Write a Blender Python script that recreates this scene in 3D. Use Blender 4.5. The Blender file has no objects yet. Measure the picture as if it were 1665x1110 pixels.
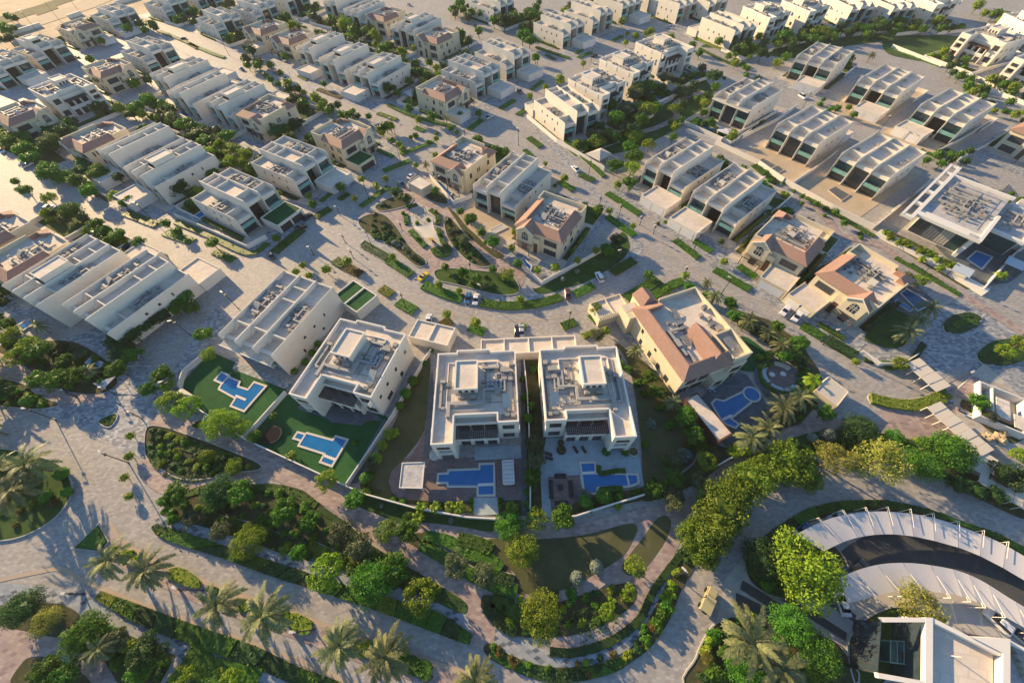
import bpy, bmesh, math, random
from mathutils import Vector, Matrix, noise
R=math.radians
SC=bpy.context.scene
COL=SC.collection
# ---------------------------------------------------------------- camera
CF,CP,CR,CH=617.0,0.595,0.035,100.0
_cp,_sp=math.cos(CP),math.sin(CP)
FW=Vector((0,_sp,-_cp)); RT=Vector((1,0,0)); UP=Vector((0,_cp,_sp))
_rx=RT*math.cos(CR)-UP*math.sin(CR); _ux=RT*math.sin(CR)+UP*math.cos(CR)
cam=bpy.data.cameras.new('camera'); camo=bpy.data.objects.new('camera',cam); COL.objects.link(camo)
cam.sensor_width=36; cam.lens=CF/1665*36; cam.clip_end=4000; cam.clip_start=1
M=Matrix.Identity(4)
for i in range(3):
    M[i][0]=_rx[i]; M[i][1]=_ux[i]; M[i][2]=-FW[i]
M[2][3]=CH
camo.matrix_world=M; SC.camera=camo
# ---------------------------------------------------------------- world and sun
SUN_EL=R(16.5); SUN_AZ=R(138)
w=bpy.data.worlds.new('World'); SC.world=w; w.use_nodes=True
nt=w.node_tree; bg=nt.nodes['Background']
sky=nt.nodes.new('ShaderNodeTexSky'); sky.sky_type='NISHITA'; sky.sun_disc=False
sky.sun_elevation=SUN_EL; sky.sun_rotation=math.pi/2-SUN_AZ; sky.air_density=1.2; sky.dust_density=0.3; sky.ozone_density=4.0
nt.links.new(sky.outputs[0],bg.inputs[0]); bg.inputs[1].default_value=0.10
sl=bpy.data.lights.new('sun','SUN'); sl.energy=5.0; sl.angle=R(0.5); sl.color=(1.0,0.71,0.38)
so=bpy.data.objects.new('sun',sl); COL.objects.link(so)
sd=Vector((math.cos(SUN_AZ)*math.cos(SUN_EL),math.sin(SUN_AZ)*math.cos(SUN_EL),math.sin(SUN_EL)))
so.rotation_euler=sd.to_track_quat('Z','Y').to_euler()
SC.view_settings.view_transform='Standard'; SC.view_settings.look='None'
SC.view_settings.exposure=1.2; SC.view_settings.gamma=1
SC.cycles.max_bounces=4; SC.cycles.diffuse_bounces=2; SC.cycles.glossy_bounces=2; SC.cycles.transmission_bounces=2
SC.cycles.transparent_max_bounces=4; SC.cycles.use_denoising=True
# ---------------------------------------------------------------- photo pixel -> place on the ground (or on height h)
def at(u,v,h=0.0):
    a=(u-832.5)/CF; b=-(v-555)/CF
    a,b=a*math.cos(CR)+b*math.sin(CR),-a*math.sin(CR)+b*math.cos(CR)
    dx,dy,dz=a,b*_cp+_sp,b*_sp-_cp
    t=(h-CH)/dz
    return Vector((dx*t,dy*t,h))
def topx(p):
    v=Vector(p)-Vector((0,0,CH)); c=v.dot(FW)
    return (832.5+CF*v.dot(_rx)/c, 555-CF*v.dot(_ux)/c)
# ---------------------------------------------------------------- materials
MATS={}
def nodes(name):
    m=bpy.data.materials.new(name); m.use_nodes=True; MATS[name]=m
    t=m.node_tree; return m,t,t.nodes['Principled BSDF']
def N(t,typ,**k):
    n=t.nodes.new(typ)
    for a,b in k.items(): setattr(n,a,b)
    return n
def ramp(t,fac,stops):
    r=N(t,'ShaderNodeValToRGB'); e=r.color_ramp.elements
    while len(e)<len(stops): e.new(0.5)
    for el,(p,c) in zip(e,stops): el.position=p; el.color=(*c,1)
    t.links.new(fac,r.inputs[0]); return r.outputs[0]
def noise_n(t,scale,detail=3,coord='Position',rough=.6):
    g=N(t,'ShaderNodeNewGeometry') if coord=='Position' else N(t,'ShaderNodeTexCoord')
    n=N(t,'ShaderNodeTexNoise'); n.inputs['Scale'].default_value=scale; n.inputs['Detail'].default_value=detail; n.inputs['Roughness'].default_value=rough
    t.links.new(g.outputs['Position' if coord=='Position' else 'Object'],n.inputs['Vector']); return n
def mix(t,a,b,f,mode='MIX'):
    m=N(t,'ShaderNodeMix',data_type='RGBA',blend_type=mode)
    for s,v in ((6,a),(7,b),(0,f)):
        if hasattr(v,'links'): t.links.new(v,m.inputs[s])
        elif isinstance(v,(int,float)): m.inputs[s].default_value=v
        else: m.inputs[s].default_value=(*v,1)
    return m.outputs[2]
def sc3(c,k): return tuple(x*k for x in c)
def plain(name,c,rough=.7,var=.18,scale=.6,metal=0.0,spec=None):
    m,t,p=nodes(name)
    n=noise_n(t,scale,4); n2=noise_n(t,scale*9,2)
    a=mix(t,sc3(c,1-var),sc3(c,1+var*.6),n.outputs['Fac'])
    col=mix(t,a,mix(t,(.78,.78,.78),(1.12,1.12,1.12),n2.outputs['Fac']),.6,'MULTIPLY')
    t.links.new(col,p.inputs['Base Color']); p.inputs['Roughness'].default_value=rough; p.inputs['Metallic'].default_value=metal
    if spec is not None: p.inputs['Specular IOR Level'].default_value=spec
    return m
def paver(name,stops,size=1.0,rot=0.6,joint=.82,rough=.75,big=(.8,1.15)):
    m,t,p=nodes(name)
    g=N(t,'ShaderNodeNewGeometry'); mp=N(t,'ShaderNodeMapping'); mp.inputs['Rotation'].default_value=(0,0,rot)
    mp.inputs['Scale'].default_value=(1/size,1.9/size,1); t.links.new(g.outputs['Position'],mp.inputs['Vector'])
    br=N(t,'ShaderNodeTexBrick'); br.offset=.5
    for k,v in (('Scale',1.0),('Mortar Size',.06),('Mortar Smooth',.4),('Bias',0.0),('Brick Width',1.0),('Row Height',1.0)): br.inputs[k].default_value=v
    br.inputs['Color1'].default_value=(0,0,0,1); br.inputs['Color2'].default_value=(1,1,1,1); br.inputs['Mortar'].default_value=(.5,.5,.5,1)
    t.links.new(mp.outputs[0],br.inputs['Vector'])
    col=ramp(t,br.outputs['Color'],stops)
    n=noise_n(t,.09,4); n2=noise_n(t,.7,5)
    col=mix(t,col,mix(t,(big[0],)*3,(big[1],)*3,n.outputs['Fac']),1,'MULTIPLY')
    col=mix(t,col,mix(t,(.80,.80,.81),(1.18,1.17,1.15),n2.outputs['Fac']),.8,'MULTIPLY')
    col=mix(t,col,mix(t,(1,1,1),(joint,)*3,br.outputs['Fac']),1,'MULTIPLY')
    t.links.new(col,p.inputs['Base Color']); p.inputs['Roughness'].default_value=rough
    return m
def leafy(name,c1,c2,scale=1.2,rough=.6,hv=.25,trans=.25):
    m,t,p=nodes(name)
    oi=N(t,'ShaderNodeObjectInfo'); n=noise_n(t,scale,3); n2=noise_n(t,scale*.25,2)
    col=mix(t,c1,c2,ramp(t,n.outputs['Fac'],[(.35,(0,0,0)),(.65,(1,1,1))]))
    hs=N(t,'ShaderNodeHueSaturation'); mr=N(t,'ShaderNodeMapRange'); t.links.new(oi.outputs['Random'],mr.inputs[0])
    mr.inputs[3].default_value=1-hv; mr.inputs[4].default_value=1+hv*1.3; t.links.new(mr.outputs[0],hs.inputs['Value'])
    mh=N(t,'ShaderNodeMapRange'); t.links.new(oi.outputs['Random'],mh.inputs[0]); mh.inputs[3].default_value=.485; mh.inputs[4].default_value=.515; t.links.new(mh.outputs[0],hs.inputs['Hue'])
    t.links.new(col,hs.inputs['Color'])
    col=mix(t,hs.outputs[0],mix(t,(.75,.75,.75),(1.2,1.2,1.2),n2.outputs['Fac']),.7,'MULTIPLY')
    t.links.new(col,p.inputs['Base Color']); p.inputs['Roughness'].default_value=rough; p.inputs['Specular IOR Level'].default_value=.25
    if trans:
        tr=N(t,'ShaderNodeBsdfTranslucent'); t.links.new(mix(t,col,(1.6,1.9,.7),1,'MULTIPLY'),tr.inputs[0])
        ms=N(t,'ShaderNodeMixShader'); ms.inputs[0].default_value=trans
        t.links.new(p.outputs[0],ms.inputs[1]); t.links.new(tr.outputs[0],ms.inputs[2]); t.links.new(ms.outputs[0],t.nodes['Material Output'].inputs[0])
    return m
def ground(name,cols,scale=.35,rough=.9,fine=3.0):
    m,t,p=nodes(name)
    n=noise_n(t,scale,5,rough=.7); n2=noise_n(t,fine,4)
    col=ramp(t,n.outputs['Fac'],[(.3+.4*i/(len(cols)-1),c) for i,c in enumerate(cols)])
    col=mix(t,col,mix(t,(.6,.6,.6),(1.4,1.4,1.35),n2.outputs['Fac']),.8,'MULTIPLY')
    t.links.new(col,p.inputs['Base Color']); p.inputs['Roughness'].default_value=rough; p.inputs['Specular IOR Level'].default_value=.2
    return m
plain('render_white',(.72,.67,.58),.85,.16,.35)
plain('render_cream',(.64,.56,.40),.85,.16,.35)
plain('trim_white',(.74,.70,.63),.8,.06)
paver('roof_screed',[(0,(.60,.52,.43)),(.5,(.65,.57,.475)),(1,(.69,.61,.515))],3.2,.4,.9,.9)
ground('roof_grey',[(.30,.30,.32),(.42,.41,.41),(.52,.49,.46)],.5,.9,2)
def tiles(name,c):
    m,t,p=nodes(name)
    g=N(t,'ShaderNodeNewGeometry'); wv=N(t,'ShaderNodeTexWave'); wv.wave_type='BANDS'; wv.bands_direction='X'
    tc=N(t,'ShaderNodeTexCoord'); t.links.new(tc.outputs['UV'],wv.inputs['Vector']); wv.inputs['Scale'].default_value=.9; wv.inputs['Distortion'].default_value=.6; wv.inputs['Detail'].default_value=1
    n=noise_n(t,1.6,4); n2=noise_n(t,.25,2)
    col=mix(t,sc3(c,.72),sc3(c,1.3),n.outputs['Fac'])
    col=mix(t,col,mix(t,(.62,.58,.55),(1.15,1.12,1.1),wv.outputs['Fac']),1,'MULTIPLY')
    t.links.new(mix(t,col,mix(t,(.8,.8,.85),(1.15,1.1,1.05),n2.outputs['Fac']),1,'MULTIPLY'),p.inputs['Base Color']); p.inputs['Roughness'].default_value=.8
    bp=N(t,'ShaderNodeBump'); bp.inputs['Strength'].default_value=.6; bp.inputs['Distance'].default_value=.12; t.links.new(wv.outputs['Fac'],bp.inputs['Height']); t.links.new(bp.outputs[0],p.inputs['Normal'])
tiles('clay_tile',(.37,.235,.185))
def glassy(name,c,rough=.08,spec=.6):
    m,t,p=nodes(name); n=noise_n(t,.5,2)
    t.links.new(mix(t,sc3(c,.6),sc3(c,1.5),n.outputs['Fac']),p.inputs['Base Color']); p.inputs['Roughness'].default_value=rough; p.inputs['Specular IOR Level'].default_value=spec
glassy('window_glass',(.03,.045,.055)); glassy('teal_glass',(.035,.085,.09)); glassy('balcony_glass',(.16,.34,.30),.15,.5); glassy('car_glass',(.015,.02,.03),.06)
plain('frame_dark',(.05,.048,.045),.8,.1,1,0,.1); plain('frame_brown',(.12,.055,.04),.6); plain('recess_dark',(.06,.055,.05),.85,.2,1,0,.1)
plain('steel_grey',(.20,.22,.24),.75,.35,1.5,0,.15); plain('unit_beige',(.36,.34,.30),.8,.3,1.5,0,.15); plain('duct_metal',(.38,.37,.35),.7,.3,2.,0,.2)
plain('panel_white',(.50,.48,.42),.85,.15,1,0,.1); plain('pergola_wood',(.075,.055,.06),.7,.3,2); plain('pale_wood',(.55,.50,.42),.7,.2,2)
plain('door_white',(.70,.70,.70),.5,.05); plain('door_wood',(.10,.05,.03),.6)
paver('road_paver',[(0,(.265,.25,.235)),(.4,(.32,.30,.278)),(.75,(.355,.335,.308)),(1,(.41,.385,.35))],1.0,.55,.88)
paver('side_paver',[(0,(.14,.155,.175)),(.3,(.22,.235,.255)),(.7,(.32,.33,.34)),(1,(.46,.46,.45))],1.1,.3,.9)
paver('dotted_paver',[(0,(.07,.085,.11)),(.2,(.10,.12,.15)),(.3,(.24,.27,.30)),(1,(.34,.36,.37))],1.3,.9,.9)
paver('pink_paver',[(0,(.24,.18,.165)),(.4,(.33,.25,.225)),(.7,(.37,.29,.25)),(1,(.42,.34,.29))],1.3,.5,.88)
paver('yard_paver',[(0,(.38,.34,.29)),(.5,(.44,.40,.34)),(1,(.50,.455,.39))],1.6,.9,.9)
paver('blue_tile',[(0,(.29,.36,.39)),(.5,(.33,.41,.44)),(1,(.36,.44,.47))],1.2,0.03,.85)
paver('slate_tile',[(0,(.075,.09,.105)),(.5,(.10,.115,.13)),(1,(.13,.145,.16))],1.6,.03,.8)
paver('deck_wood',[(0,(.17,.12,.11)),(.5,(.20,.145,.13)),(1,(.235,.17,.15))],1.2,.02,.7)
ground('asphalt_ground',[(.05,.055,.06),(.075,.078,.08)],.2)
ground('sand_ground',[(.36,.27,.17),(.50,.39,.26),(.58,.47,.33)],.08,.95,.5)
ground('yard_sand',[(.42,.33,.23),(.50,.41,.30)],.15,.95,2)
ground('lawn_ground',[(.025,.055,.014),(.04,.085,.018),(.07,.11,.03)],.18,.95,4)
ground('dry_lawn',[(.055,.06,.03),(.085,.09,.04),(.12,.11,.06)],.12,.95,4)
ground('turf_ground',[(.014,.07,.022),(.022,.095,.03),(.035,.115,.035)],.25,.95,6)
ground('soil_ground',[(.035,.05,.018),(.06,.065,.028),(.12,.095,.055)],.5,.95,4)
plain('kerb_tan',(.42,.33,.24),.8)
plain('coping',(.58,.54,.47),.7,.15,1)
plain('kerb_stone',(.38,.37,.35),.8,.15,1)
def water(name,c):
    m,t,p=nodes(name); n=noise_n(t,.35,3); p.inputs['Roughness'].default_value=.06
    t.links.new(mix(t,sc3(c,.75),sc3(c,1.3),n.outputs['Fac']),p.inputs['Base Color'])
    n2=noise_n(t,2.5,3); bp=N(t,'ShaderNodeBump'); bp.inputs['Strength'].default_value=.15; bp.inputs['Distance'].default_value=.1; t.links.new(n2.outputs['Fac'],bp.inputs['Height']); t.links.new(bp.outputs[0],p.inputs['Normal'])
water('pool_water',(.018,.15,.36)); water('dark_water',(.01,.07,.16)); water('teal_water',(.03,.26,.34))
leafy('leaf_green',(.035,.11,.010),(.09,.21,.016)); leafy('leaf_dark',(.018,.06,.018),(.045,.11,.025)); leafy('leaf_lime',(.11,.19,.012),(.23,.30,.02))
leafy('leaf_olive',(.055,.075,.035),(.12,.14,.065)); leafy('leaf_gold',(.15,.17,.03),(.30,.28,.06)); leafy('leaf_grey',(.11,.15,.13),(.2,.24,.2)); leafy('leaf_red',(.12,.05,.015),(.13,.15,.03))
leafy('palm_leaf',(.09,.12,.045),(.20,.205,.09),2.,.6,.15,.15); leafy('hedge_leaf',(.035,.105,.012),(.09,.18,.02),2.2); leafy('hedge_lime',(.11,.16,.015),(.22,.26,.03),2.2); leafy('hedge_dark',(.02,.06,.016),(.05,.10,.025),2.2)
plain('bark',(.16,.12,.085),.9,.3,3); plain('palm_bark',(.22,.17,.12),.9,.3,3); plain('lamp_black',(.03,.03,.035),.5); plain('lamp_pale',(.62,.58,.50),.5)
plain('fabric_white',(.60,.57,.55),.85,.06,.4); plain('fabric_cream',(.62,.55,.44),.85,.06,.4); plain('rubber',(.02,.02,.02),.9,.1,1,0,.05); plain('cushion_dark',(.03,.03,.035),.8); plain('concrete',(.42,.40,.37),.85); plain('fabric_blue',(.45,.52,.58),.8,.1,.6)
def carpaint(name,c):
    m,t,p=nodes(name); n=noise_n(t,1,2); t.links.new(mix(t,sc3(c,.9),sc3(c,1.05),n.outputs['Fac']),p.inputs['Base Color']); p.inputs['Roughness'].default_value=.3; p.inputs['Coat Weight'].default_value=.6
for k,c in dict(yellow=(.75,.50,.01),blue=(.03,.16,.33),white=(.72,.72,.72),black=(.02,.02,.025),silver=(.40,.41,.42),maroon=(.10,.03,.03),khaki=(.42,.37,.20),grey=(.14,.15,.16),navy=(.02,.05,.12)).items(): carpaint('paint_'+k,c)
# ---------------------------------------------------------------- geometry helpers
class Part:
    def __init__(s,T,name,mat,parent=None,label=None): s.T=T; s.name=name; s.mat=mat; s.parent=parent; s.label=label; s.v=[]; s.f=[]; s.uv={}
    def add(s,vs,fs):
        if s.T.mir: vs=[(s.T.W-x,y,z) for x,y,z in vs]
        b=len(s.v); s.v+=vs; s.f+=[tuple(b+i for i in f) for f in fs]; return s
    def box(s,x0,x1,y0,y1,z0,z1):
        return s.add([(x0,y0,z0),(x1,y0,z0),(x1,y1,z0),(x0,y1,z0),(x0,y0,z1),(x1,y0,z1),(x1,y1,z1),(x0,y1,z1)],[(0,3,2,1),(4,5,6,7),(0,1,5,4),(1,2,6,5),(2,3,7,6),(3,0,4,7)])
    def prism(s,prof,a,b,axis='x'):
        n=len(prof)
        mk={'x':lambda t,p:(t,p[0],p[1]),'y':lambda t,p:(p[0],t,p[1]),'z':lambda t,p:(p[0],p[1],t)}[axis]
        vs=[mk(a,p) for p in prof]+[mk(b,p) for p in prof]
        return s.add(vs,[tuple(range(n)),tuple(range(2*n-1,n-1,-1))]+[(i,(i+1)%n,n+(i+1)%n,n+i) for i in range(n)])
    def poly(s,vs): return s.add(list(vs),[tuple(range(len(vs)))])
    def frustum(s,x,y,z0,z1,r0,r1,n=8):
        vs=[];
        for z,r in ((z0,r0),(z1,r1)): vs+=[(x+r*math.cos(2*math.pi*i/n),y+r*math.sin(2*math.pi*i/n),z) for i in range(n)]
        return s.add(vs,[tuple(range(n-1,-1,-1)),tuple(range(n,2*n))]+[(i,(i+1)%n,n+(i+1)%n,n+i) for i in range(n)])
    def tube(s,p,q,r0,r1=None,n=6):
        r1=r0 if r1 is None else r1; p=Vector(p); q=Vector(q); d=(q-p).normalized(); a=d.orthogonal().normalized(); b=d.cross(a)
        vs=[]
        for c,r in ((p,r0),(q,r1)): vs+=[tuple(c+(a*math.cos(2*math.pi*i/n)+b*math.sin(2*math.pi*i/n))*r) for i in range(n)]
        return s.add(vs,[tuple(range(n-1,-1,-1)),tuple(range(n,2*n))]+[(i,(i+1)%n,n+(i+1)%n,n+i) for i in range(n)])
    def mesh(s,nrm=True):
        me=bpy.data.meshes.new(s.name); me.from_pydata(s.v,[],s.f)
        if nrm and len(s.f)<4000:
            bm=bmesh.new(); bm.from_mesh(me); bmesh.ops.recalc_face_normals(bm,faces=bm.faces)
            if s.mat=='clay_tile':
                ul=bm.loops.layers.uv.new('uv')
                for f in bm.faces:
                    n=f.normal; u=Vector((-n.y,n.x,0)); u=u.normalized() if u.length>.05 else Vector((1,0,0))
                    for l in f.loops: l[ul].uv=(l.vert.co.dot(u),l.vert.co.z)
            bm.to_mesh(me); bm.free()
        me.materials.append(MATS[s.mat]); return me
class T:
    def __init__(s,W=0,mir=False): s.W=W; s.mir=mir; s.parts=[]; s.built=None
    def part(s,name,mat,parent=None,label=None):
        p=Part(s,name,mat,parent,label); s.parts.append(p); return p
    def put(s,name,loc,rz=0,scale=1,label=None,cat=None,group=None):
        if s.built is None: s.parts=[p for p in s.parts if p.v]; s.built=[p.mesh() for p in s.parts]
        e=bpy.data.objects.new(name,None); COL.objects.link(e); e.location=loc; e.rotation_euler=(0,0,rz)
        e.scale=(scale,)*3 if isinstance(scale,(int,float)) else scale; e.empty_display_size=.5
        if label: e['label']=label
        if cat: e['category']=cat
        if group: e['group']=group
        d={}
        for p,me in zip(s.parts,s.built):
            o=bpy.data.objects.new(p.name,me); COL.objects.link(o); o.parent=d.get(id(p.parent),e) if p.parent else e
            if p.label: o['label']=p.label
            d[id(p)]=o
        return e
def tag(o,label=None,cat=None,group=None,kind=None):
    for k,v in (('label',label),('category',cat),('group',group),('kind',kind)):
        if v: o[k]=v
    return o
AUTO=[]   # things whose label is completed at the end from what stands nearest
def auto(o,what,cat,group,pos): AUTO.append((o,what,cat,group,Vector(pos))); return o
LAND=[]   # landmarks: (phrase, position)
# ---------------------------------------------------------------- villas
def clutter(t,x0,x1,y0,y1,z,rnd,ducts=1,panel=True,n=5):
    """air conditioning plant on a flat roof, each machine a part"""
    cs=1.75; nx=max(1,int((x1-x0)/cs)); ny=max(1,int((y1-y0)/cs)); cells=[(i,j) for i in range(nx) for j in range(ny)]; rnd.shuffle(cells); cells.sort(key=lambda c:abs(c[1]-ny*.45)+rnd.uniform(0,ny*.5))
    for (ci,cj) in cells[:n]:
        a=t.part('air_conditioner',rnd.choice(['unit_beige','steel_grey','unit_beige'])); w=rnd.choice([.8,1.0,1.35]); d=rnd.choice([.6,.8,1.1]); h=rnd.choice([.45,.6,.95])
        x=x0+ci*cs+.15; y=y0+cj*cs+.2; a.box(x,x+w,y,y+d,z+.12,z+.12+h)
        if d>.7: a.frustum(x+w/2,y+d/2,z+.12+h,z+.18+h,.28,.28,8)
    if x1-x0>4:
        f=t.part('duct','duct_metal'); q=x0+(x1-x0)*.45; yy=y0+(y1-y0)*.35; W_=min(2.6,x1-q-.3); H_=min(5,(y1-yy)*.6)
        f.box(q,q+W_,yy,yy+.4,z+.5,z+.9); f.box(q,q+W_,yy+H_,yy+H_+.4,z+.5,z+.9); f.box(q,q+.4,yy+.4,yy+H_,z+.5,z+.9); f.box(q+W_-.4,q+W_,yy+.4,yy+H_,z+.5,z+.9)
    for i in range(ducts):
        d=t.part('duct','duct_metal'); yy=rnd.uniform(y0+.5,y1-1.5); xx=rnd.uniform(x0+.2,x0+1.2); L=(x1-x0)*rnd.uniform(.55,.85); r=.32
        d.box(xx,xx+L*.6,yy,yy+.65,z+.35,z+.95); d.box(xx+L*.6,xx+L*.75,yy-.15,yy+.8,z+.25,z+1.1); d.box(xx+L*.75,xx+L,yy,yy+.5,z+.4,z+.9); d.box(xx-.05,xx+.55,yy+.66,min(y1,yy+rnd.uniform(2,4)),z+.35,z+.9)
    for i in range(3):
        p=t.part('pipe','steel_grey'); yy=rnd.uniform(y0,y1); p.box(x0+.2,x1-.3,yy,yy+.09,z+.12,z+.22)
        xx=rnd.uniform(x0,x1); p.box(xx,xx+.09,y0+.2,y1-.3,z+.24,z+.33)
    if panel:
        p=t.part('solar_water_panel','panel_white'); x=rnd.uniform(x0+.2,max(x0+.3,x1-2.6)); y=y0+(y1-y0)*rnd.uniform(.1,.3)
        p.prism([(y,z+.25),(y+2.0,z+1.5),(y+1.95,z+1.6),(y-.05,z+.35)],x,x+2.2,'x'); p.box(x+.2,x+.3,y+1.75,y+1.85,z,z+1.3); p.box(x+1.9,x+2.0,y+1.75,y+1.85,z,z+1.3)
        k=t.part('water_tank','unit_beige'); k.tube((x,y+2.1,z+1.35),(x+2.2,y+2.1,z+1.35),.28,None,10)
def window(t,x0,x1,z0,z1,y,glass='window_glass',nm=2,fr='frame_dark',rows=1,out=-1,name='window'):
    w=t.part(name,glass); a,b=(y-.03,y+.0) if out<0 else (y,y+.03); w.box(x0,x1,a,b,z0,z1)
    f=t.part('window_frame',fr,w); c,d=(y-.10,y-.001) if out<0 else (y+.001,y+.10); e=.09
    f.box(x0-e,x1+e,c,d,z1,z1+e); f.box(x0-e,x1+e,c,d,z0-e,z0); f.box(x0-e,x0,c,d,z0,z1); f.box(x1,x1+e,c,d,z0,z1)
    for i in range(1,nm): q=x0+(x1-x0)*i/nm; f.box(q-.04,q+.04,c+.02,d,z0,z1)
    for i in range(1,rows): q=z0+(z1-z0)*i/rows; f.box(x0,x1,c+.03,d,q-.04,q+.04)
    return w
def side_windows(t,x,lst,out):
    for y,z,w,h in lst:
        p=t.part('window','window_glass'); a,b=(x-.04,x+.002) if out<0 else (x-.002,x+.04); p.box(a,b,y,y+w,z,z+h)
        f=t.part('window_frame','frame_dark',p); a,b=(x-.07,x+.001) if out<0 else (x-.001,x+.07); f.box(a,b,y-.07,y,z-.07,z+h+.07); f.box(a,b,y+w,y+w+.07,z-.07,z+h+.07); f.box(a,b,y,y+w,z+h,z+h+.07)
CACHE={}
def make_M(low='',side='G',box=False,gar='',turf=False,seed=1,bare=False,slat=False):
    """modern three bay villa: white fins front to back, glazed bays, roof recesses between the fins"""
    W,L=20.0,28.0; t=T(W); rnd=random.Random(seed); xs=[0,6.7,13.3,20.0]
    tops=[11.0,11.2,11.0]
    if seed%2==0 and not bare: tops=[10.6,12.0,10.9]
    if 'L' in low: tops[0]=8.4
    if 'R' in low: tops[2]=8.4
    wl=t.part('wall','render_white'); rf=t.part('roof_terrace','roof_screed'); yf=2.0; yt=6.2; e=.16
    for i,x in enumerate(xs):
        h=tops[0]+.25 if i==0 else tops[2]+.25 if i==3 else max(tops[i-1],tops[i])+.3
        dy=.015*i
        wl.prism([(dy,0),(dy,h-.3),(.5+dy,h),(L,h),(L,0)],x-e if i else 0,x+e if i<3 else W,'x')
    for b in range(3):
        x0=xs[b]+e if b else .22; x1=xs[b+1]-e if b<2 else W-.22; x0+=.0; top=tops[b]; rz=top-1.3; tz=top-2.5
        y0=yf
        if b==1 and side=='S': y0=yf+3.6; wl.box(x0,x1,yf+.1,y0,tz-.3,tz)
        wl.box(x0,x1,y0,yt,0,tz); wl.box(x0,x1,yt,L-.4,0,rz); wl.box(x0,x1,L-.4,L-.02,0,top-.2)
        wl.box(x0,x1,yt,yt+.35,rz,top-.1)                       # cross parapet
        wl.box(x0,x1,.9,yf-.0,tz-.55,tz+.75)                     # front beam
        wl.prism([(yt-2.3,tz),(yt,rz+1.0),(yt,tz)],x0,x0+.5,'x') # sloping rib
        rf.box(x0,x1,yf,yt,tz,tz+.03); rf.box(x0,x1,yt+.35,L-.4,rz,rz+.03)
        if b==1:
            for q in (18.2,23.4): wl.box(x0,x1,q,q+.35,rz+.03,top-.1)
            if box:
                k=t.part('stair_house','render_white'); k.box(x0+.1,x1-.4,7.2,16.4,rz+.03,top+1.9); k.box(x0+.1,x1-.4,7.2,7.5,top+1.9,top+2.25); k.box(x0+.1,x1-.4,16.1,16.4,top+1.9,top+2.25); k.box(x0+.1,x0+.4,7.5,16.1,top+1.9,top+2.25); k.box(x1-.7,x1-.4,7.5,16.1,top+1.9,top+2.25)
                kr=t.part('roof_terrace','roof_screed',k); kr.box(x0+.4,x1-.7,7.5,16.1,top+1.9,top+1.94)
                window(t,x0+.8,x1-1.2,rz+.5,top+.9,7.2,'recess_dark',2)
        g='teal_glass'
        if b!=1:
            window(t,x0+.25,x1-.25,4.5,tz-.75,yf,g,3); window(t,x0+.25,x1-.25,.15,3.2,yf,'window_glass',3,name='patio_door')
            s=t.part('balcony','render_white'); s.box(x0,x1,.25,yf-.101,3.6,3.9)
            gl=t.part('glass_balustrade','balcony_glass',s); gl.box(x0,x1,.18,.245,3.5,4.95)
        elif side=='G': window(t,x0+.25,x1-.25,.15,tz-.75,yf,'window_glass',4,rows=5,name='curtain_wall')
        else:
            window(t,x0+.3,x1-.3,.3,tz-.7,y0,'recess_dark',3,rows=3,name='entrance_screen'); d=t.part('front_door','door_wood'); d.box(x0+2,x0+3.4,y0-.2,y0-.11,0,2.6)
        # far facade
        w2=window(t,x0+.3,x1-.3,4.6,tz-.6,L-.02,g,3,out=1); w3=window(t,x0+.3,x1-.3,.2,3.1,L-.02,'window_glass',3,out=1)
    for b in (0,2):
        if not bare and seed%3: q=14.5+2*(seed%4); wl.box(xs[b]+(e if b else .22),xs[b+1]-(e if b<2 else .22),q,q+.3,tops[b]-1.27,tops[b]-.15)
    if slat:
        p=t.part('slatted_canopy','render_white')
        for i in range(26): p.box(.5+i*.74,.5+i*.74+.3,-1.6,.75,tops[1]-2.9,tops[1]-2.65)
        p.box(.2,W-.2,-1.9,-1.6,tops[1]-3.0,tops[1]-2.55)
    sw=[(6,5.4,.35,1.3),(10.5,5.6,.7,.8),(15,5.6,.7,.8),(20,5.5,.35,1.2),(8,1.6,.5,1.4),(17,1.8,.7,.9)]
    side_windows(t,0,sw[:6],-1); side_windows(t,W,sw[1:],1)
    for a in ((0,),(W-.02,)): pass
    if not bare:
        lo=0 if 'L' in low else 2; hi=2-lo
        clutter(t,xs[lo]+.6,xs[lo+1]-.6,9,20,tops[lo]-1.25,rnd,2,False,9); clutter(t,xs[hi]+.6,xs[hi+1]-.6,8,24,tops[hi]-1.25,rnd,3,True,16)
    else:
        for b in (0,2):
            for i in range(2):
                a=t.part('air_conditioner','unit_beige'); x=xs[b]+rnd.uniform(1,4.5); y=rnd.uniform(9,20); a.box(x,x+1.3,y,y+.9,tops[b]-1.27,tops[b]-.6)
    if side=='G' and not slat:
        gx0,gx1=(8.2,20.5) if seed%2 else (-.5,11.8); g=t.part('garage','render_white'); g.box(gx0,gx1,L+.05,L+8.6,0,3.45)
        for a in ((gx0,gx1,L+8.3,L+8.6),(gx0,gx0+.3,L+.1,L+8.3),(gx1-.3,gx1,L+.1,L+8.3)): g.box(*a,3.45,3.85)
        r=t.part('roof_terrace','roof_screed',g); r.box(gx0+.3,gx1-.3,L+.1,L+8.3,3.45,3.5); dd=t.part('garage_doorway','door_white',g); dd.box(gx0+1,gx1-1,L+8.6,L+8.65,.05,2.8)
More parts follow.
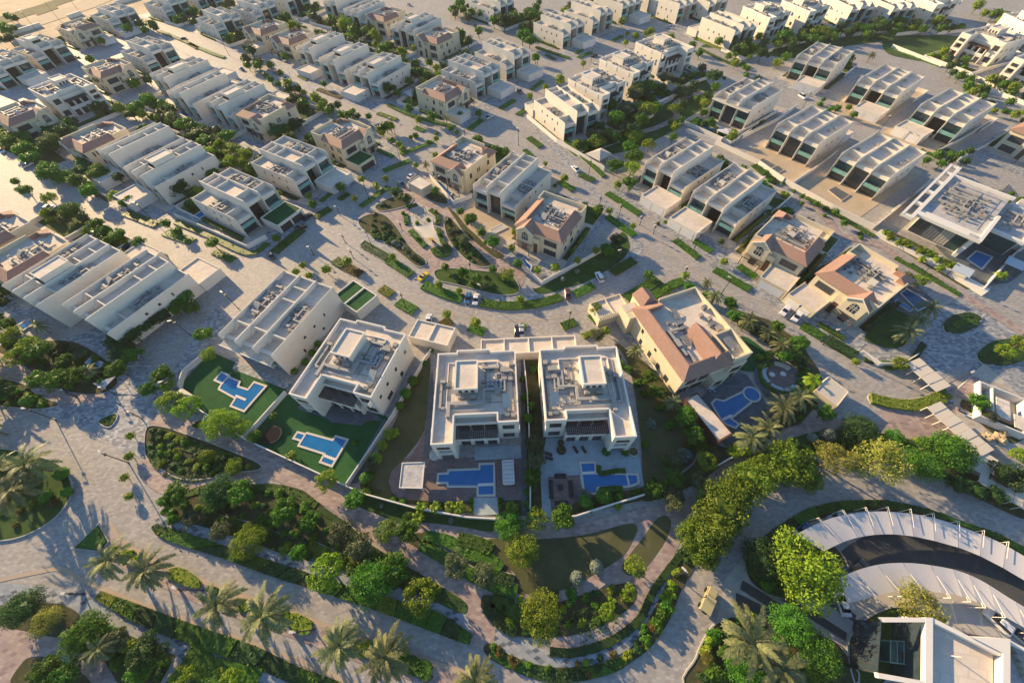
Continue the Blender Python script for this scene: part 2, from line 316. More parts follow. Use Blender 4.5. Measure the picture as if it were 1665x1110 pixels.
    if gar:
        x0,x1=(8.2,20.6) if 'R' in gar else (-.6,11.8)
        g=t.part('garage','render_white'); y0=-10.2; g.box(x0,x1,y0,-.05,0,3.45)
        for a in ((x0,x1,y0,y0+.3),(x0,x1,-.35,-.05),(x0,x0+.3,y0+.3,-.35),(x1-.3,x1,y0+.3,-.35)): g.box(*a,3.45,3.85)
        r=t.part('roof_terrace','turf_ground' if turf else 'roof_screed',g); r.box(x0+.3,x1-.3,y0+.3,-.35,3.45,3.5)
        for i in range(2):
            xx=x0+.7+i*(x1-x0-1)/2; d=t.part('garage_doorway','recess_dark' if turf else 'door_white',g); d.box(xx,xx+(x1-x0-2.4)/2,y0-.05,y0,.05,2.8)  # turf garages: dark panel paints the shade inside an open carport
    return t
def make_C(mir=False,seed=2,perg='pergola_wood',bg=True):
    """white villa with long roof wing, stair block, pergola balcony and plant on the roof"""
    W=21.5; t=T(W,mir); rnd=random.Random(seed); H=11.6; rz=H-1.15
    wl=t.part('wall','render_white'); rf=t.part('roof_terrace','roof_screed')
    wy=5.4 # wing width
    # wing above an open portico
    wl.box(0,wy,2.2,25.4,0,rz-.0); wl.box(.0,wy,0,2.2,6.9,rz); wl.box(0,1.0,0,2.2,0,6.9); wl.box(wy-1.0,wy,0,2.2,0,6.9); wl.box(1,wy-1,0,.9,3.4,4.6)
    wl.box(wy,16.2,7.4,25.4,0,rz-.002); wl.box(16.2,W,4.9,25.4,0,rz+.002); wl.box(5.2,14.6,25.4,26.6,0,rz)
    wl.box(wy,16.2,6.0,7.4,0,8.7)       # terrace strip behind pergola
    wl.box(wy,16.2,3.6,6.0,0,3.9)       # ground storey bay
    pr=t.part('parapet','trim_white'); q=.38
    for a in ((0,wy,0,q),(0,q,q,25.4),(wy-q,wy,q,7.3),(wy,16.4,7.3,7.3+q),(16.2,W,4.9,4.9+q),(16.0,16.4,5.3,7.3),(W-q,W,5.3,25.4),(0,5.2+q,25.4,25.4+q),(5.2,5.2+q,25.4+q,26.6),(5.2+q,14.6,26.6-q,26.6),(14.6-q,14.6,25.4+q,26.6-q),(14.6,W,25.4-.0,25.4+q)):
        pr.box(a[0],a[1],a[2],a[3],rz-.0,H)
    pr.box(wy,16.2,5.75,6.0,8.7,9.5)
    for a in ((3,),(12,),(20,)):
        pr.box(-.12,0,a[0],a[0]+1.2,H-2.2,H-.3); pr.box(W,W+.12,a[0],a[0]+1.2,H-2.2,H-.3)
    for a in ((q,wy-q,q,25.4),(wy,16.2,7.3+q,25.4),(16.2,W-q,5.3,25.4),(5.2+q,14.6-q,25.4,26.6-q)): rf.box(*a,rz+.004,rz+.035+.001*a[0])
    rf.box(wy,16.2,6.0,7.3,8.7,8.74)
    if bg:
        g=t.part('garage','render_white'); g.box(3,16,26.65,34,0,3.5)
        for a in ((3,16,33.7,34),(3,3.3,26.7,33.7),(15.7,16,26.7,33.7),(9.4,9.7,26.7,33.7)): g.box(*a,3.5,3.9)
        r=t.part('roof_terrace','roof_screed',g); r.box(3.3,9.4,26.7,33.7,3.5,3.54); r.box(9.7,15.7,26.7,33.7,3.5,3.54); dd=t.part('garage_doorway','door_white',g); dd.box(4,15,34,34.05,.05,2.8)
    # low kerbs dividing the roof
    kb=t.part('roof_kerb','trim_white'); kb.box(3.0,3.2,9,23,rz+.05,rz+.45); kb.box(3.2,16.5,22.8,23,rz+.05,rz+.4); kb.box(16.4,16.6,15.5,22.8,rz+.05,rz+.5); kb.box(3.2,13,8.9,9.1,rz+.05,rz+.4)
    # stair block
    k=t.part('stair_house','render_white'); k.box(5.6,11.2,13.4,21.6,rz+.03,rz+3.1); 
    for a in ((5.4,11.4,13.2,13.6),(5.4,11.4,21.4,21.8),(5.4,5.8,13.6,21.4),(11.0,11.4,13.6,21.4)): k.box(*a,rz+3.1,rz+3.5)
    kr=t.part('roof_terrace','roof_screed',k); kr.box(5.8,11.0,13.6,21.4,rz+3.1,rz+3.14)
    for i in range(3): d=t.part('vent_louvre','recess_dark',k); d.box(6.3+i*1.6,7.2+i*1.6,13.36,13.4,rz+1.2,rz+2.3)
    for i in range(2):
        a=t.part('air_conditioner','unit_beige'); x=6.2+i*3; a.box(x,x+1.7,11.7,12.7,rz+.2,rz+1.35); a.frustum(x+.5,12.2,rz+1.35,rz+1.42,.36,.36,10); a.frustum(x+1.2,12.2,rz+1.35,rz+1.42,.36,.36,10)
    d=t.part('duct','duct_metal'); d.box(5.0,8.6,10.0,11.0,rz+.4,rz+1.25); d.box(8.6,12.4,10.15,10.85,rz+.45,rz+1.15); d.box(12.4,13.1,10.2,14.6,rz+.45,rz+1.1); d.box(3.3,4.2,7.6,11.2,rz+.35,rz+1.0); d.box(4.2,5.0,10.2,10.8,rz+.4,rz+1.1); d.prism([(3.0,rz+.2),(4.5,rz+.2),(4.2,rz+1.1),(3.3,rz+1.1)],7.0,7.6,'y'); d.prism([(8.6,rz+.4),(9.3,rz+.5),(9.3,rz+1.1),(8.6,rz+1.25)],10.0,11.0,'y')
    d=t.part('duct','duct_metal'); d.box(1.3,1.9,9.5,16.5,rz+.3,rz+.8); d.box(1.9,2.8,9.2,9.8,rz+.3,rz+.8); d.box(1.3,2.6,16.5,17.3,rz+.25,rz+1.3)
    d=t.part('duct','duct_metal'); d.box(13.1,17.5,14.0,14.6,rz+.4,rz+1.0); d.box(16.9,17.5,14.6,17.0,rz+.4,rz+1.0)
    p=t.part('solar_water_panel','panel_white'); z=rz+.03
    p.prism([(8.8,z+.3),(12.2,z+1.9),(12.2,z+2.0),(8.8,z+.4)],17.6,19.6,'x'); p.box(17.7,17.8,12.0,12.1,z,z+1.9); p.box(19.4,19.5,12.0,12.1,z,z+1.9)
    for (x,y,w,dp,h) in ((17.2,19,2.4,1.3,1.3),(17.4,16.8,1.4,1,1),(19.2,16.6,1.2,.9,1.1),(18.0,6.6,1.3,.9,1.0),(19.6,6.4,1.1,.9,.9),(18.6,7.9,1.0,.8,.8),(14.0,20,1.3,.9,.5),(12.2,14.8,1.0,1.0,.9),(13.6,11.6,.9,.9,.6),(19.6,21.0,1.2,1.2,1.3)):
        a=t.part('air_conditioner',rnd.choice(['unit_beige','steel_grey'])); a.box(x,x+w,y,y+dp,z+.12,z+h)
    pp=t.part('pipe','steel_grey')
    for i in range(5): y=5.8+i*.35; pp.box(17,21,y,y+.08,z+.1,z+.2)
    pp=t.part('pipe','steel_grey')
    for i in range(3): x=20.3+i*.2; pp.box(x,x+.08,8,20,z+.1+i*.03,z+.2+i*.03)
    pp=t.part('pipe','steel_grey')
    for i in range(2): pp.box(13+i*.3,13.1+i*.3,15,23,z+.1,z+.2)
    clutter(t,12,20.5,9,22,rz+.03,rnd,1,False,9); clutter(t,1,4.6,10,23,rz+.03,rnd,0,False,3)
    # openings
    window(t,1.2,4.2,8.0,9.2,0,'window_glass',3,'frame_brown'); window(t,1.2,4.2,4.9,6.6,2.2,'recess_dark',2,'frame_brown'); window(t,1.3,4.1,.1,3.0,2.2,'recess_dark',2,'frame_brown',name='patio_door')
    window(t,17.4,20.2,7.2,9.4,4.9,'window_glass',2,'frame_brown'); window(t,17.4,20.2,1.6,3.9,4.9,'window_glass',2,'frame_brown')
    for i in range(3): window(t,wy+.9+i*3.5,wy+3.1+i*3.5,.3,3.0,3.6,'window_glass',2,'frame_brown',name='patio_door')
    for i in range(3): window(t,wy+.6+i*3.5,wy+3.2+i*3.5,4.3,7.6,6.0,'recess_dark',2,'frame_brown',name='balcony_door')
    b=t.part('balcony','trim_white'); b.box(wy,16.2,3.3,3.6,3.7,4.75)
    for i in range(4): x=wy+.2+i*3.35; b.box(x,x+.5,3.15,3.65,3.7,7.4)
    g=t.part('pergola',perg)
    for i in range(22): x=wy+.05+i*.49; g.box(x,x+.2,2.6,5.75,7.72,7.86)
    for i in range(9): y=2.7+i*.36; g.box(wy,16.2,y,y+.12,7.58,7.7)
    g.box(wy,16.2,2.6,2.85,7.3,7.57)
    side_windows(t,W,[(7,6.6,.8,1.1),(11,6.6,.8,1.1),(16,6.2,.8,1.4),(9,1.6,2.4,1.8),(17,1.4,1.2,1.8),(22,6.2,.8,1.3)],1); side_windows(t,0,[(6,6.4,.9,1.3),(12,6.4,.9,1.3),(18,6.2,.9,1.4),(10,1.6,1.6,1.7)],-1)
    for i in range(4): window(t,2+i*5,3.6+i*5,5.2,7.4,25.4 if not 5.2<3+i*5<14.6 else 26.6,'window_glass',2,'frame_brown',out=1)
    return t
def strip(rp,pts,W0,z0,z1,d,ov=.6):
    """clay roof strip round an L or U of outer edge points: slope up over d, drop to the flat roof; hips at the corners"""
    n=len(pts); nr=[]
    for i in range(n-1):
        a=Vector(pts[i]); b=Vector(pts[i+1]); e=(b-a).normalized(); nr.append(Vector((-e.y,e.x)))
    off=[]
    for i in range(n):
        if i==0: v=nr[0]
        elif i==n-1: v=nr[-1]
        else:
            v=nr[i-1]+nr[i]; v=v/(v.dot(nr[i]))
        off.append(v)
    P=[Vector(p) for p in pts]
    o=[p-v*ov for p,v in zip(P,off)]; r=[p+v*d for p,v in zip(P,off)]; q=[p+v*(d+.3) for p,v in zip(P,off)]
    vs=[];fs=[]
    for i in range(n):
        vs+= [(o[i].x,o[i].y,z0),(o[i].x,o[i].y,z0-.22),(r[i].x,r[i].y,z1),(q[i].x,q[i].y,z1),(q[i].x,q[i].y,z0-.3),(P[i].x,P[i].y,z0-.3)]
    for i in range(n-1):
        a=6*i;b=a+6
        fs+=[(a,b,b+2,a+2),(a,a+1,b+1,b),(a+2,b+2,b+3,a+3),(a+3,b+3,b+4,a+4),(a+1,a+5,b+5,b+1)]
    fs+=[(0,2,3,4,5,1),(6*n-6,6*n-5,6*n-1,6*n-2,6*n-3,6*n-4)]
    rp.add(vs,fs)
def make_S(mir=False,gar=False,turf=False,seed=3,W=18.5,L=21.0,full=False,tower=True,perg=True):
    """cream villa with clay tiled roof strips round a sunken flat roof, gable with arched window"""
    t=T(W,mir); rnd=random.Random(seed); zE=8.6; zR=10.5; zf=8.7
    wl=t.part('wall','render_cream'); rf=t.part('roof_terrace','roof_screed'); tl=t.part('tiled_roof','clay_tile')
    wl.box(0,W,0,L,0,zE-.32); rf.box(2.8,W-2.8 if full else W-.4,2.8,L-.4,zE-.32,zf)
    bk=t.part('parapet','render_cream')
    if full:
        strip(tl,[(0,L-5),(0,0),(W,0),(W,L-5)],W,zE,zR,2.5)
        bk.box(.02,W-.02,L-.4,L-.01,zE-.32,zR-.2); bk.box(.02,2.8,L-5,L-4.65,zE-.32,zR-.1); bk.box(W-2.8,W-.02,L-5,L-4.65,zE-.32,zR-.1); bk.box(.01,.4,L-4.65,L-.4,zE-.32,zR-.3); bk.box(W-.4,W-.01,L-4.65,L-.4,zE-.32,zR-.3)
    else:
        strip(tl,[(0,L-7),(0,0),(W-4.5,0)],W,zE,zR,2.5)
        strip(tl,[(W-5,L),(W,L),(W,L-5.5)][::-1],W,zE,zR,2.5)
        bk.box(.02,W-5.6,L-.4,L-.01,zE-.32,zR-.2); bk.box(.01,.4,L-7+.35,L-.4,zE-.32,zR-.25); bk.box(.02,2.8,L-7,L-6.65,zE-.32,zR-.1); bk=t.part('parapet','render_cream'); bk.box(W-.4,W-.01,0.4,L-5.5,zE-.32,zR-.25); bk.box(W-4.5,W-.01,.01,.4,zE-.32,zR-.25)
        bk.box(W-4.5-.0,W-4.1,.4,2.8,zE-.32,zR-.1)
    # gable over the arched window
    gx0,gx1,gy=(W-7.4,W-1.2,-1.6) if not full else (W-7.8,W-1.6,-1.6)
    gm=(gx0+gx1)/2; wl.box(gx0,gx1,gy,.0,0,zE-.4); wl.prism([(gx0,zE-.4),(gx1,zE-.4),(gm,zR+.2)],gy,gy+.3,'y')
    gr=t.part('tiled_roof','clay_tile'); y1=3.4
    gr.prism([(gx0-.55,zE-.42),(gx0-.55,zE-.24),(gm,zR+.55),(gx1+.55,zE-.24),(gx1+.55,zE-.42),(gm,zR+.35)],gy-.25,y1,'y')
    tr=t.part('gable_trim','trim_white',gr); tr.prism([(gx0-.7,zE-.62),(gx0-.7,zE-.3),(gm,zR+.5),(gx1+.7,zE-.3),(gx1+.7,zE-.62),(gm,zR+.1)],gy-.42,gy-.26,'y')
    aw=t.part('arched_window','window_glass'); n=9; c=[(gm-1.25,4.8),(gm+1.25,4.8)]+[(gm+1.25*math.cos(math.pi*i/n),7.0+1.25*math.sin(math.pi*i/n)) for i in range(n+1)]
    aw.prism(c,gy-.05,gy,'y'); af=t.part('window_frame','trim_white',aw)
    for x in (-.45,.45): af.box(gm+x-.05,gm+x+.05,gy-.1,gy-.051,4.8,8.0)
    af.box(gm-1.25,gm+1.25,gy-.09,gy-.052,6.3,6.4); af.box(gm-1.25,gm+1.25,gy-.09,gy-.052,7.0,7.1); af.box(gm-1.5,gm+1.5,gy-.12,gy,4.6,4.75)
    window(t,gm-1.1,gm+1.1,.5,2.9,gy,'window_glass',3,'frame_brown')
    if perg:
        pg=t.part('pergola','pergola_wood')
        for i in range(12): x=gx0-.2+i*.58; pg.box(x,x+.16,gy-2.6,gy-.0,3.5,3.65)
        pg.box(gx0-.3,gx1+.4,gy-2.5,gy-2.3,3.28,3.48)
        for x in (gx0-.1,gx1+.1): pg.box(x-.12,x+.12,gy-2.5,gy-2.3,0,3.28)
    # entrance portal
    ex=gx0-2.6; wl.box(ex,gx0,-1.2,-.0,0,6.6); d=t.part('entrance_door','door_wood'); d.box(ex+.5,gx0-.5,-1.28,-1.2,.05,4.6)
    window(t,1.6,ex-1.6,4.7,6.9,0,'window_glass',4,'frame_brown')
    if gar:
        g=t.part('garage','render_cream'); a,b=-1.2,ex-.05; g.box(a,b,-9.4,-.0,0,3.5)
        for q in ((a,b,-9.4,-9.1),(a,a+.3,-9.1,-.05),(b-.3,b,-9.1,-1.25)): g.box(*q,3.5,3.9)
        r=t.part('roof_terrace','turf_ground' if turf else 'roof_screed',g); r.box(a+.3,b-.3,-9.1,-.05,3.5,3.55); dd=t.part('garage_doorway','recess_dark' if turf else 'door_white',g); dd.box(a+1,b-1,-9.46,-9.4,.05,2.7)  # with turf, dark panel is the painted shade of a carport opening
    else: window(t,1.6,ex-1.6,.6,2.9,0,'window_glass',4,'frame_brown')
    side_windows(t,0,[(2.5,5.4,.5,1.8),(4,5.4,.5,1.8),(8,5.0,1.2,1.9),(13,5.6,.6,.9),(4,1.2,1.2,1.8),(9,1.0,1.8,2.0),(15,1.4,.8,1.2)],-1); side_windows(t,W,[(3,5.0,1.1,2.1),(8,5.4,.5,1.8),(9.2,5.4,.5,1.8),(15,5.2,1.2,1.9),(6,1.2,1.4,1.9),(14,1.2,1.4,1.9)],1)
    for i in range(4): window(t,2+i*4.2,3.5+i*4.2,5,7,L,'window_glass',2,'frame_brown',out=1)
    clutter(t,3.2,W-3.4,4.5,L-3,zf,rnd,3,True,22)
    return t
def make_R():
    """large cream villa with tiled roof on two sides, a tiled hip across the middle and flat roofs with plant"""
    W,L=21.5,26.0; t=T(W); zE=9.3; zR=11.2; rnd=random.Random(11)
    wl=t.part('wall','render_cream'); wl.box(0,W,0,L,0,zE-.32); wl.box(10,15,-2.0,0,0,5.5); wl.box(15,20,-1.0,0,0,zE-.5)
    rf=t.part('roof_terrace','roof_screed'); rf.box(2.8,W-.4,2.8,L-.4,zE-.32,zE-.1)
    tl=t.part('tiled_roof','clay_tile'); strip(tl,[(8,L),(0,L),(0,0),(15.4,0)],W,zE,zR,2.6)
    hp=t.part('tiled_roof','clay_tile'); hp.add([(8.6,1.0,zE-.2),(15.6,-.9,zE-.2),(15.6,13,zE-.2),(8.6,13,zE-.2),(12.1,2.4,zR+1.2),(12.1,13.6,zR+1.2)],[(0,1,4),(1,2,5,4),(2,3,5),(3,0,4,5),(0,3,2,1)])
    h2=t.part('tiled_roof','clay_tile'); h2.add([(2.6,L-.5,zE),(8.6,L-.5,zE),(8.6,L+5.5,zE),(2.6,L+5.5,zE),(5.6,L+1,zR+.3),(5.6,L+5.5,zR+.3)],[(0,1,4),(1,2,5,4),(2,3,5),(3,0,4,5),(0,3,2,1)]); wl.box(2.9,8.3,L,L+5.2,0,zE-.01)
    bk=t.part('parapet','render_cream')
    for a in ((W-.4,W,0,L),(8.4,W-.4,L-.4,L),(15.7,W-.4,0,.4),(15.4,15.8,.4,9),(15.8,W-.4,8.6,9.0)): bk.box(a[0],a[1]+.001,a[2],a[3],zE-.32,zR-.4)
    wl.box(-2,2.6,L-2,L+3.5,0,7.9); rf.box(-1.6,2.2,L+.7,L+3.1,7.9,7.95)
    g=t.part('garage','render_cream'); g.box(-8.6,2.5,L+3.6,L+10.6,0,3.8)
    for q in ((-8.6,2.5,L+10.2,L+10.6),(-8.6,-8.2,L+3.6,L+10.2),(2.1,2.5,L+3.6,L+10.2),(-8.2,2.1,L+3.6,L+4.0),(-3.4,-3.0,L+4,L+10.2)): g.box(*q,3.8,4.3)
    r=t.part('roof_terrace','roof_screed',g); r.box(-8.2,-3.4,L+4,L+10.2,3.8,3.84); r.box(-3,2.1,L+4,L+10.2,3.8,3.84)
    pg=t.part('pergola','pale_wood')
    for i in range(16): x=-8.8+i*.7; pg.box(x,x+.18,L+2.6,L+4.6,4.4,4.55)
    side_windows(t,0,[(4,1.0,1.6,2.2),(8.5,1.0,1.2,2.4),(13,1.0,1.2,2.4),(12,5.8,.8,.9),(18,1,1,2.2),(19,5.6,.8,1.6)],-1); side_windows(t,W,[(4,5,1.6,2),(10,5,1.6,2),(16,5,1.6,2),(6,1,2,2.2)],1)
    for a in ((1,4,.6,3),(5,8.6,.6,3),(16,19,.6,3)): window(t,*a,0 if a[0]<15 else -1.0,'window_glass',3,'frame_brown',name='patio_door')
    window(t,2,5,5,7.2,0,'window_glass',3,'frame_brown'); window(t,6,9,5,7.2,0,'window_glass',3,'frame_brown'); window(t,16,19,5,7,-1.0,'window_glass',3,'frame_brown'); window(t,11.5,13.5,1.5,3.5,-2.0,'window_glass',2,'frame_brown')
    z=zE-.1; d=t.part('duct','duct_metal'); d.box(4,5,6,15,z+.3,z+1.2); d.box(3.8,5.3,9,11.5,z+.25,z+1.5); d.box(5,8,14.2,15,z+.3,z+1.1); d.box(5.4,6.1,3.5,8,z+.2,z+.9)
    for (x,y,w,dp,h) in ((8,15.5,2.2,1.3,1.4),(8.4,13.8,1.6,1.2,1.2),(17,12,1.8,1.2,1),(18,14,1.2,1,1.2),(16.4,16,1.3,1,.9),(19,18,1.4,1.1,1.3),(18,10,2,1.4,.9),(16.8,2.5,1,1,.6),(6,17,1.2,1,1)):
        a=t.part('air_conditioner',rnd.choice(['unit_beige','steel_grey'])); a.box(x,x+w,y,y+dp,z+.1,z+h)
    for x0,y0,dx in ((6.6,8.5,1.9),(17.2,3.6,2.4),(9.5,18,1.7)):
        p=t.part('solar_water_panel','unit_beige'); p.prism([(y0,z+.4),(y0+3.4,z+1.1),(y0+3.4,z+1.2),(y0,z+.5)],x0,x0+dx,'x'); p.box(x0+.1,x0+.2,y0+3.2,y0+3.3,z,z+1.1); p.box(x0+dx-.2,x0+dx-.1,y0+3.2,y0+3.3,z,z+1.1)
    return t
def make_mansion():
    W,L=33,30; t=T(W); rnd=random.Random(5); H=9.4
    wl=t.part('wall','trim_white'); wl.box(3,23,2.5,L-4,0,8.4); wl.box(23,35,11,L-3,0,6.6); wl.box(27,39,L-14,L+4,0,5.0); wl.box(21.5,23,.6,2.5,0,8.4)
    fr=t.part('roof_frame','trim_white')
    for a in ((-.0,1.4,-4,L+2),(-3.2,-2.2,-4,L+2)): fr.box(*a,8.3,H)
    for y in (-4,4,12,19,26,L+1): fr.box(-2.2,0,y,y+1.1,8.4,H-.1)
    fr.box(1.4,24.2,-1.2,.6,8.4,H); fr.box(1.4,24.2,.6,2.5,8.4,8.9); fr.box(23,24.2,.6,14,8.4,H-.01); fr.box(1.4,24.2,L-4,L-3.2,8.4,H-.02)
    fr.box(23,36,9.2,10.2,6.6,7.5); fr.box(35,36,10.2,L-3,6.6,7.5); fr.box(24.2,35,L-3.6,L-3,6.6,7.49); fr.box(38.4,39.2,L-14,L+4,5.0,5.9); fr.box(27,38.4,L+3.4,L+4,5.0,5.89)
    rf=t.part('roof_terrace','roof_grey'); rf.box(1.4,23,2.5,L-4,8.4,8.46); rf.box(23.0,35,10.2,L-3.6,6.6,6.66); rf.box(27,38.4,L-2.9,L+3.4,5.0,5.06); rf.box(35.1,38.4,L-14,L-3,5.0,5.06)
    sl=t.part('louvre_panel','roof_grey'); sl.box(19.5,22.6,-.9,.4,H+.01,H+.05)
    for i in range(4): window(t,3.4+i*4.6,7.8+i*4.6,.6,7.6,2.5,['window_glass','steel_grey','pale_wood','teal_glass'][i],4,name='curtain_wall')
    window(t,23.6,34.6,.4,5.8,11,'teal_glass',5,name='curtain_wall')
    cn=t.part('pool_canopy','fabric_blue'); cn.box(24,30,-9,-5,2.8,2.95); cn2=t.part('pool_canopy','fabric_blue'); cn2.box(36,42,4,8,2.8,2.95)
    for x,y in ((24.2,-8.8),(29.6,-8.8),(24.2,-5.4),(29.6,-5.4),(36.2,4.2),(41.6,4.2),(36.2,7.6),(41.6,7.6)): t.part('post','frame_dark').box(x,x+.2,y,y+.2,0,2.8)
    clutter(t,3,22,4,24,8.46,rnd,4,False,48); clutter(t,24.5,34,12,25,6.66,rnd,1,False,12)
    side_windows(t,23,[(4,1,3,6)],1); side_windows(t,3,[(6,2,3,3),(14,2,3,3)],-1); side_windows(t,35,[(13,1,3,4),(18,1,3,4)],1)
    return t
def put_clubhouse():
    O=at(1505,1004,8.4); t=T()
    def pr(part,P,z0,z1,h=8.4): part.prism([((at(*p,h)-O).x,(at(*p,h)-O).y) for p in P],z0,z1,'z')
    w=t.part('wall','trim_white'); pr(w,[(1432.7,1003),(1504.9,1004),(1504.9,1011),(1439,1011)],7.5,8.4); pr(w,[(1505,1003.5),(1517,1003.5),(1516.5,1120),(1504.5,1120)],7.4,8.42); g0=t.part('side_glass','window_glass'); pr(g0,[(1508,1006),(1516,1006),(1515.5,1118),(1507.5,1118)],0,7.39); pr(w,[(1427,1093),(1504.4,1107),(1504.4,1115),(1429,1102)],7.5,8.38)
    pr(w,[(1517.2,1003.6),(1629,1060),(1627,1066),(1517.2,1011)],0,8.3); pr(w,[(1578,1034.5),(1641,1038),(1641,1120),(1628.5,1120),(1629.2,1060.5)],0,8.6); pr(w,[(1641.2,1038),(1690,1062),(1690,1068),(1641.2,1044)],0,7.8)
    hall=t.part('hall','trim_white'); pr(hall,[(1517.2,1011.4),(1626.6,1066.4),(1626.6,1120),(1517.2,1120)],0,7.1); rf=t.part('roof_terrace','roof_screed',hall); pr(rf,[(1517.4,1012),(1626.2,1066.8),(1626.2,1120),(1517.4,1120)],7.11,7.16)
    r2=t.part('wing','trim_white'); pr(r2,[(1641.2,1044.4),(1690,1068.4),(1690,1120),(1641.2,1120)],0,6.4); q=t.part('roof_terrace','roof_grey',r2); pr(q,[(1641.4,1045),(1690,1069),(1690,1120),(1641.4,1120)],6.41,6.46)
    fl=t.part('court_floor','slate_tile'); pr(fl,[(1441,1012),(1504.8,1012),(1504.4,1106),(1434,1094)],.05,.12)
    g=t.part('curtain_wall','window_glass'); pr(g,[(1439,1010),(1440,1010),(1434,1096),(1433,1096)],.1,7.49); f=t.part('window_frame','frame_dark',g)
    for k in range(7): y=1010+k*14; x=1438.6-(y-1010)*.07; pr(f,[(x,y),(x+1.6,y),(x+1.6,y+1.4),(x,y+1.4)],.1,7.5)
    p=t.part('pavilion','teal_glass'); pr(p,[(1447,1043),(1504,1046),(1504,1082),(1446,1075)],.12,3.6,3.6); pf=t.part('window_frame','balcony_glass',p)
    for k in range(6): x=1447+k*11; pr(pf,[(x,1041.6),(x+2,1041.8),(x+2,1043.4),(x,1043.2)],.12,3.7,3.6); pr(pf,[(x,1044),(x+1.2,1044),(x+1.2,1076+k*1.2),(x,1076+k*1.2)],3.601,3.7,3.6)
    pr(pf,[(1446,1075),(1504,1082),(1504,1084),(1446,1077)],.12,3.75,3.6)
    e=t.part('entrance','recess_dark'); pr(e,[(1462,1060),(1478,1058),(1480,1071),(1464,1071)],3.601,3.68,3.6)
    m=t.part('aerial','trim_white'); c=at(1546,1066,7.2)-O; m.box(c.x,c.x+.12,c.y,c.y+.12,7.16,9.2); m.box(c.x-.4,c.x+.5,c.y,c.y+.1,9.0,9.1)
    for k in range(5):
        a=t.part('air_conditioner','unit_beige'); c=at(1650+k*5,1062+k*12,7)-O; a.box(c.x,c.x+1.5,c.y,c.y+1.0,6.47,7.5)
    t.put('clubhouse',(O.x,O.y,0),0,1,'white clubhouse with glazed court in the bottom right corner','clubhouse')
def tmpl(key,fn):
    if key not in CACHE: CACHE[key]=fn()
    return CACHE[key]
def place(T_,mode,p1,p2,H,name,label,cat='villa',group=None,yaw=None,L=28,dyaw=0):
    a=at(*p1,H); b=at(*p2,H); W=T_.W; d=(b-a); d.z=0; ang=math.atan2(d.y,d.x)
    if mode=='F': x=(a+b)/2; rz=ang
    elif mode=='R': rz=ang-math.pi/2
    elif mode=='Q': rz=ang-math.pi/2   # far right corner known
    elif mode=='L': rz=ang-math.pi/2
    if yaw is not None: rz=R(yaw)
    ex=Vector((math.cos(rz),math.sin(rz),0)); ey=Vector((-math.sin(rz),math.cos(rz),0))
    if mode=='F': o=x-ex*(W/2)
    elif mode=='R': o=a-ex*W
    elif mode=='Q': o=b-ex*W-ey*L
    elif mode=='L': o=a
    o.z=0
    e=T_.put(name,o,rz,1,label,cat,group); return e,o,rz
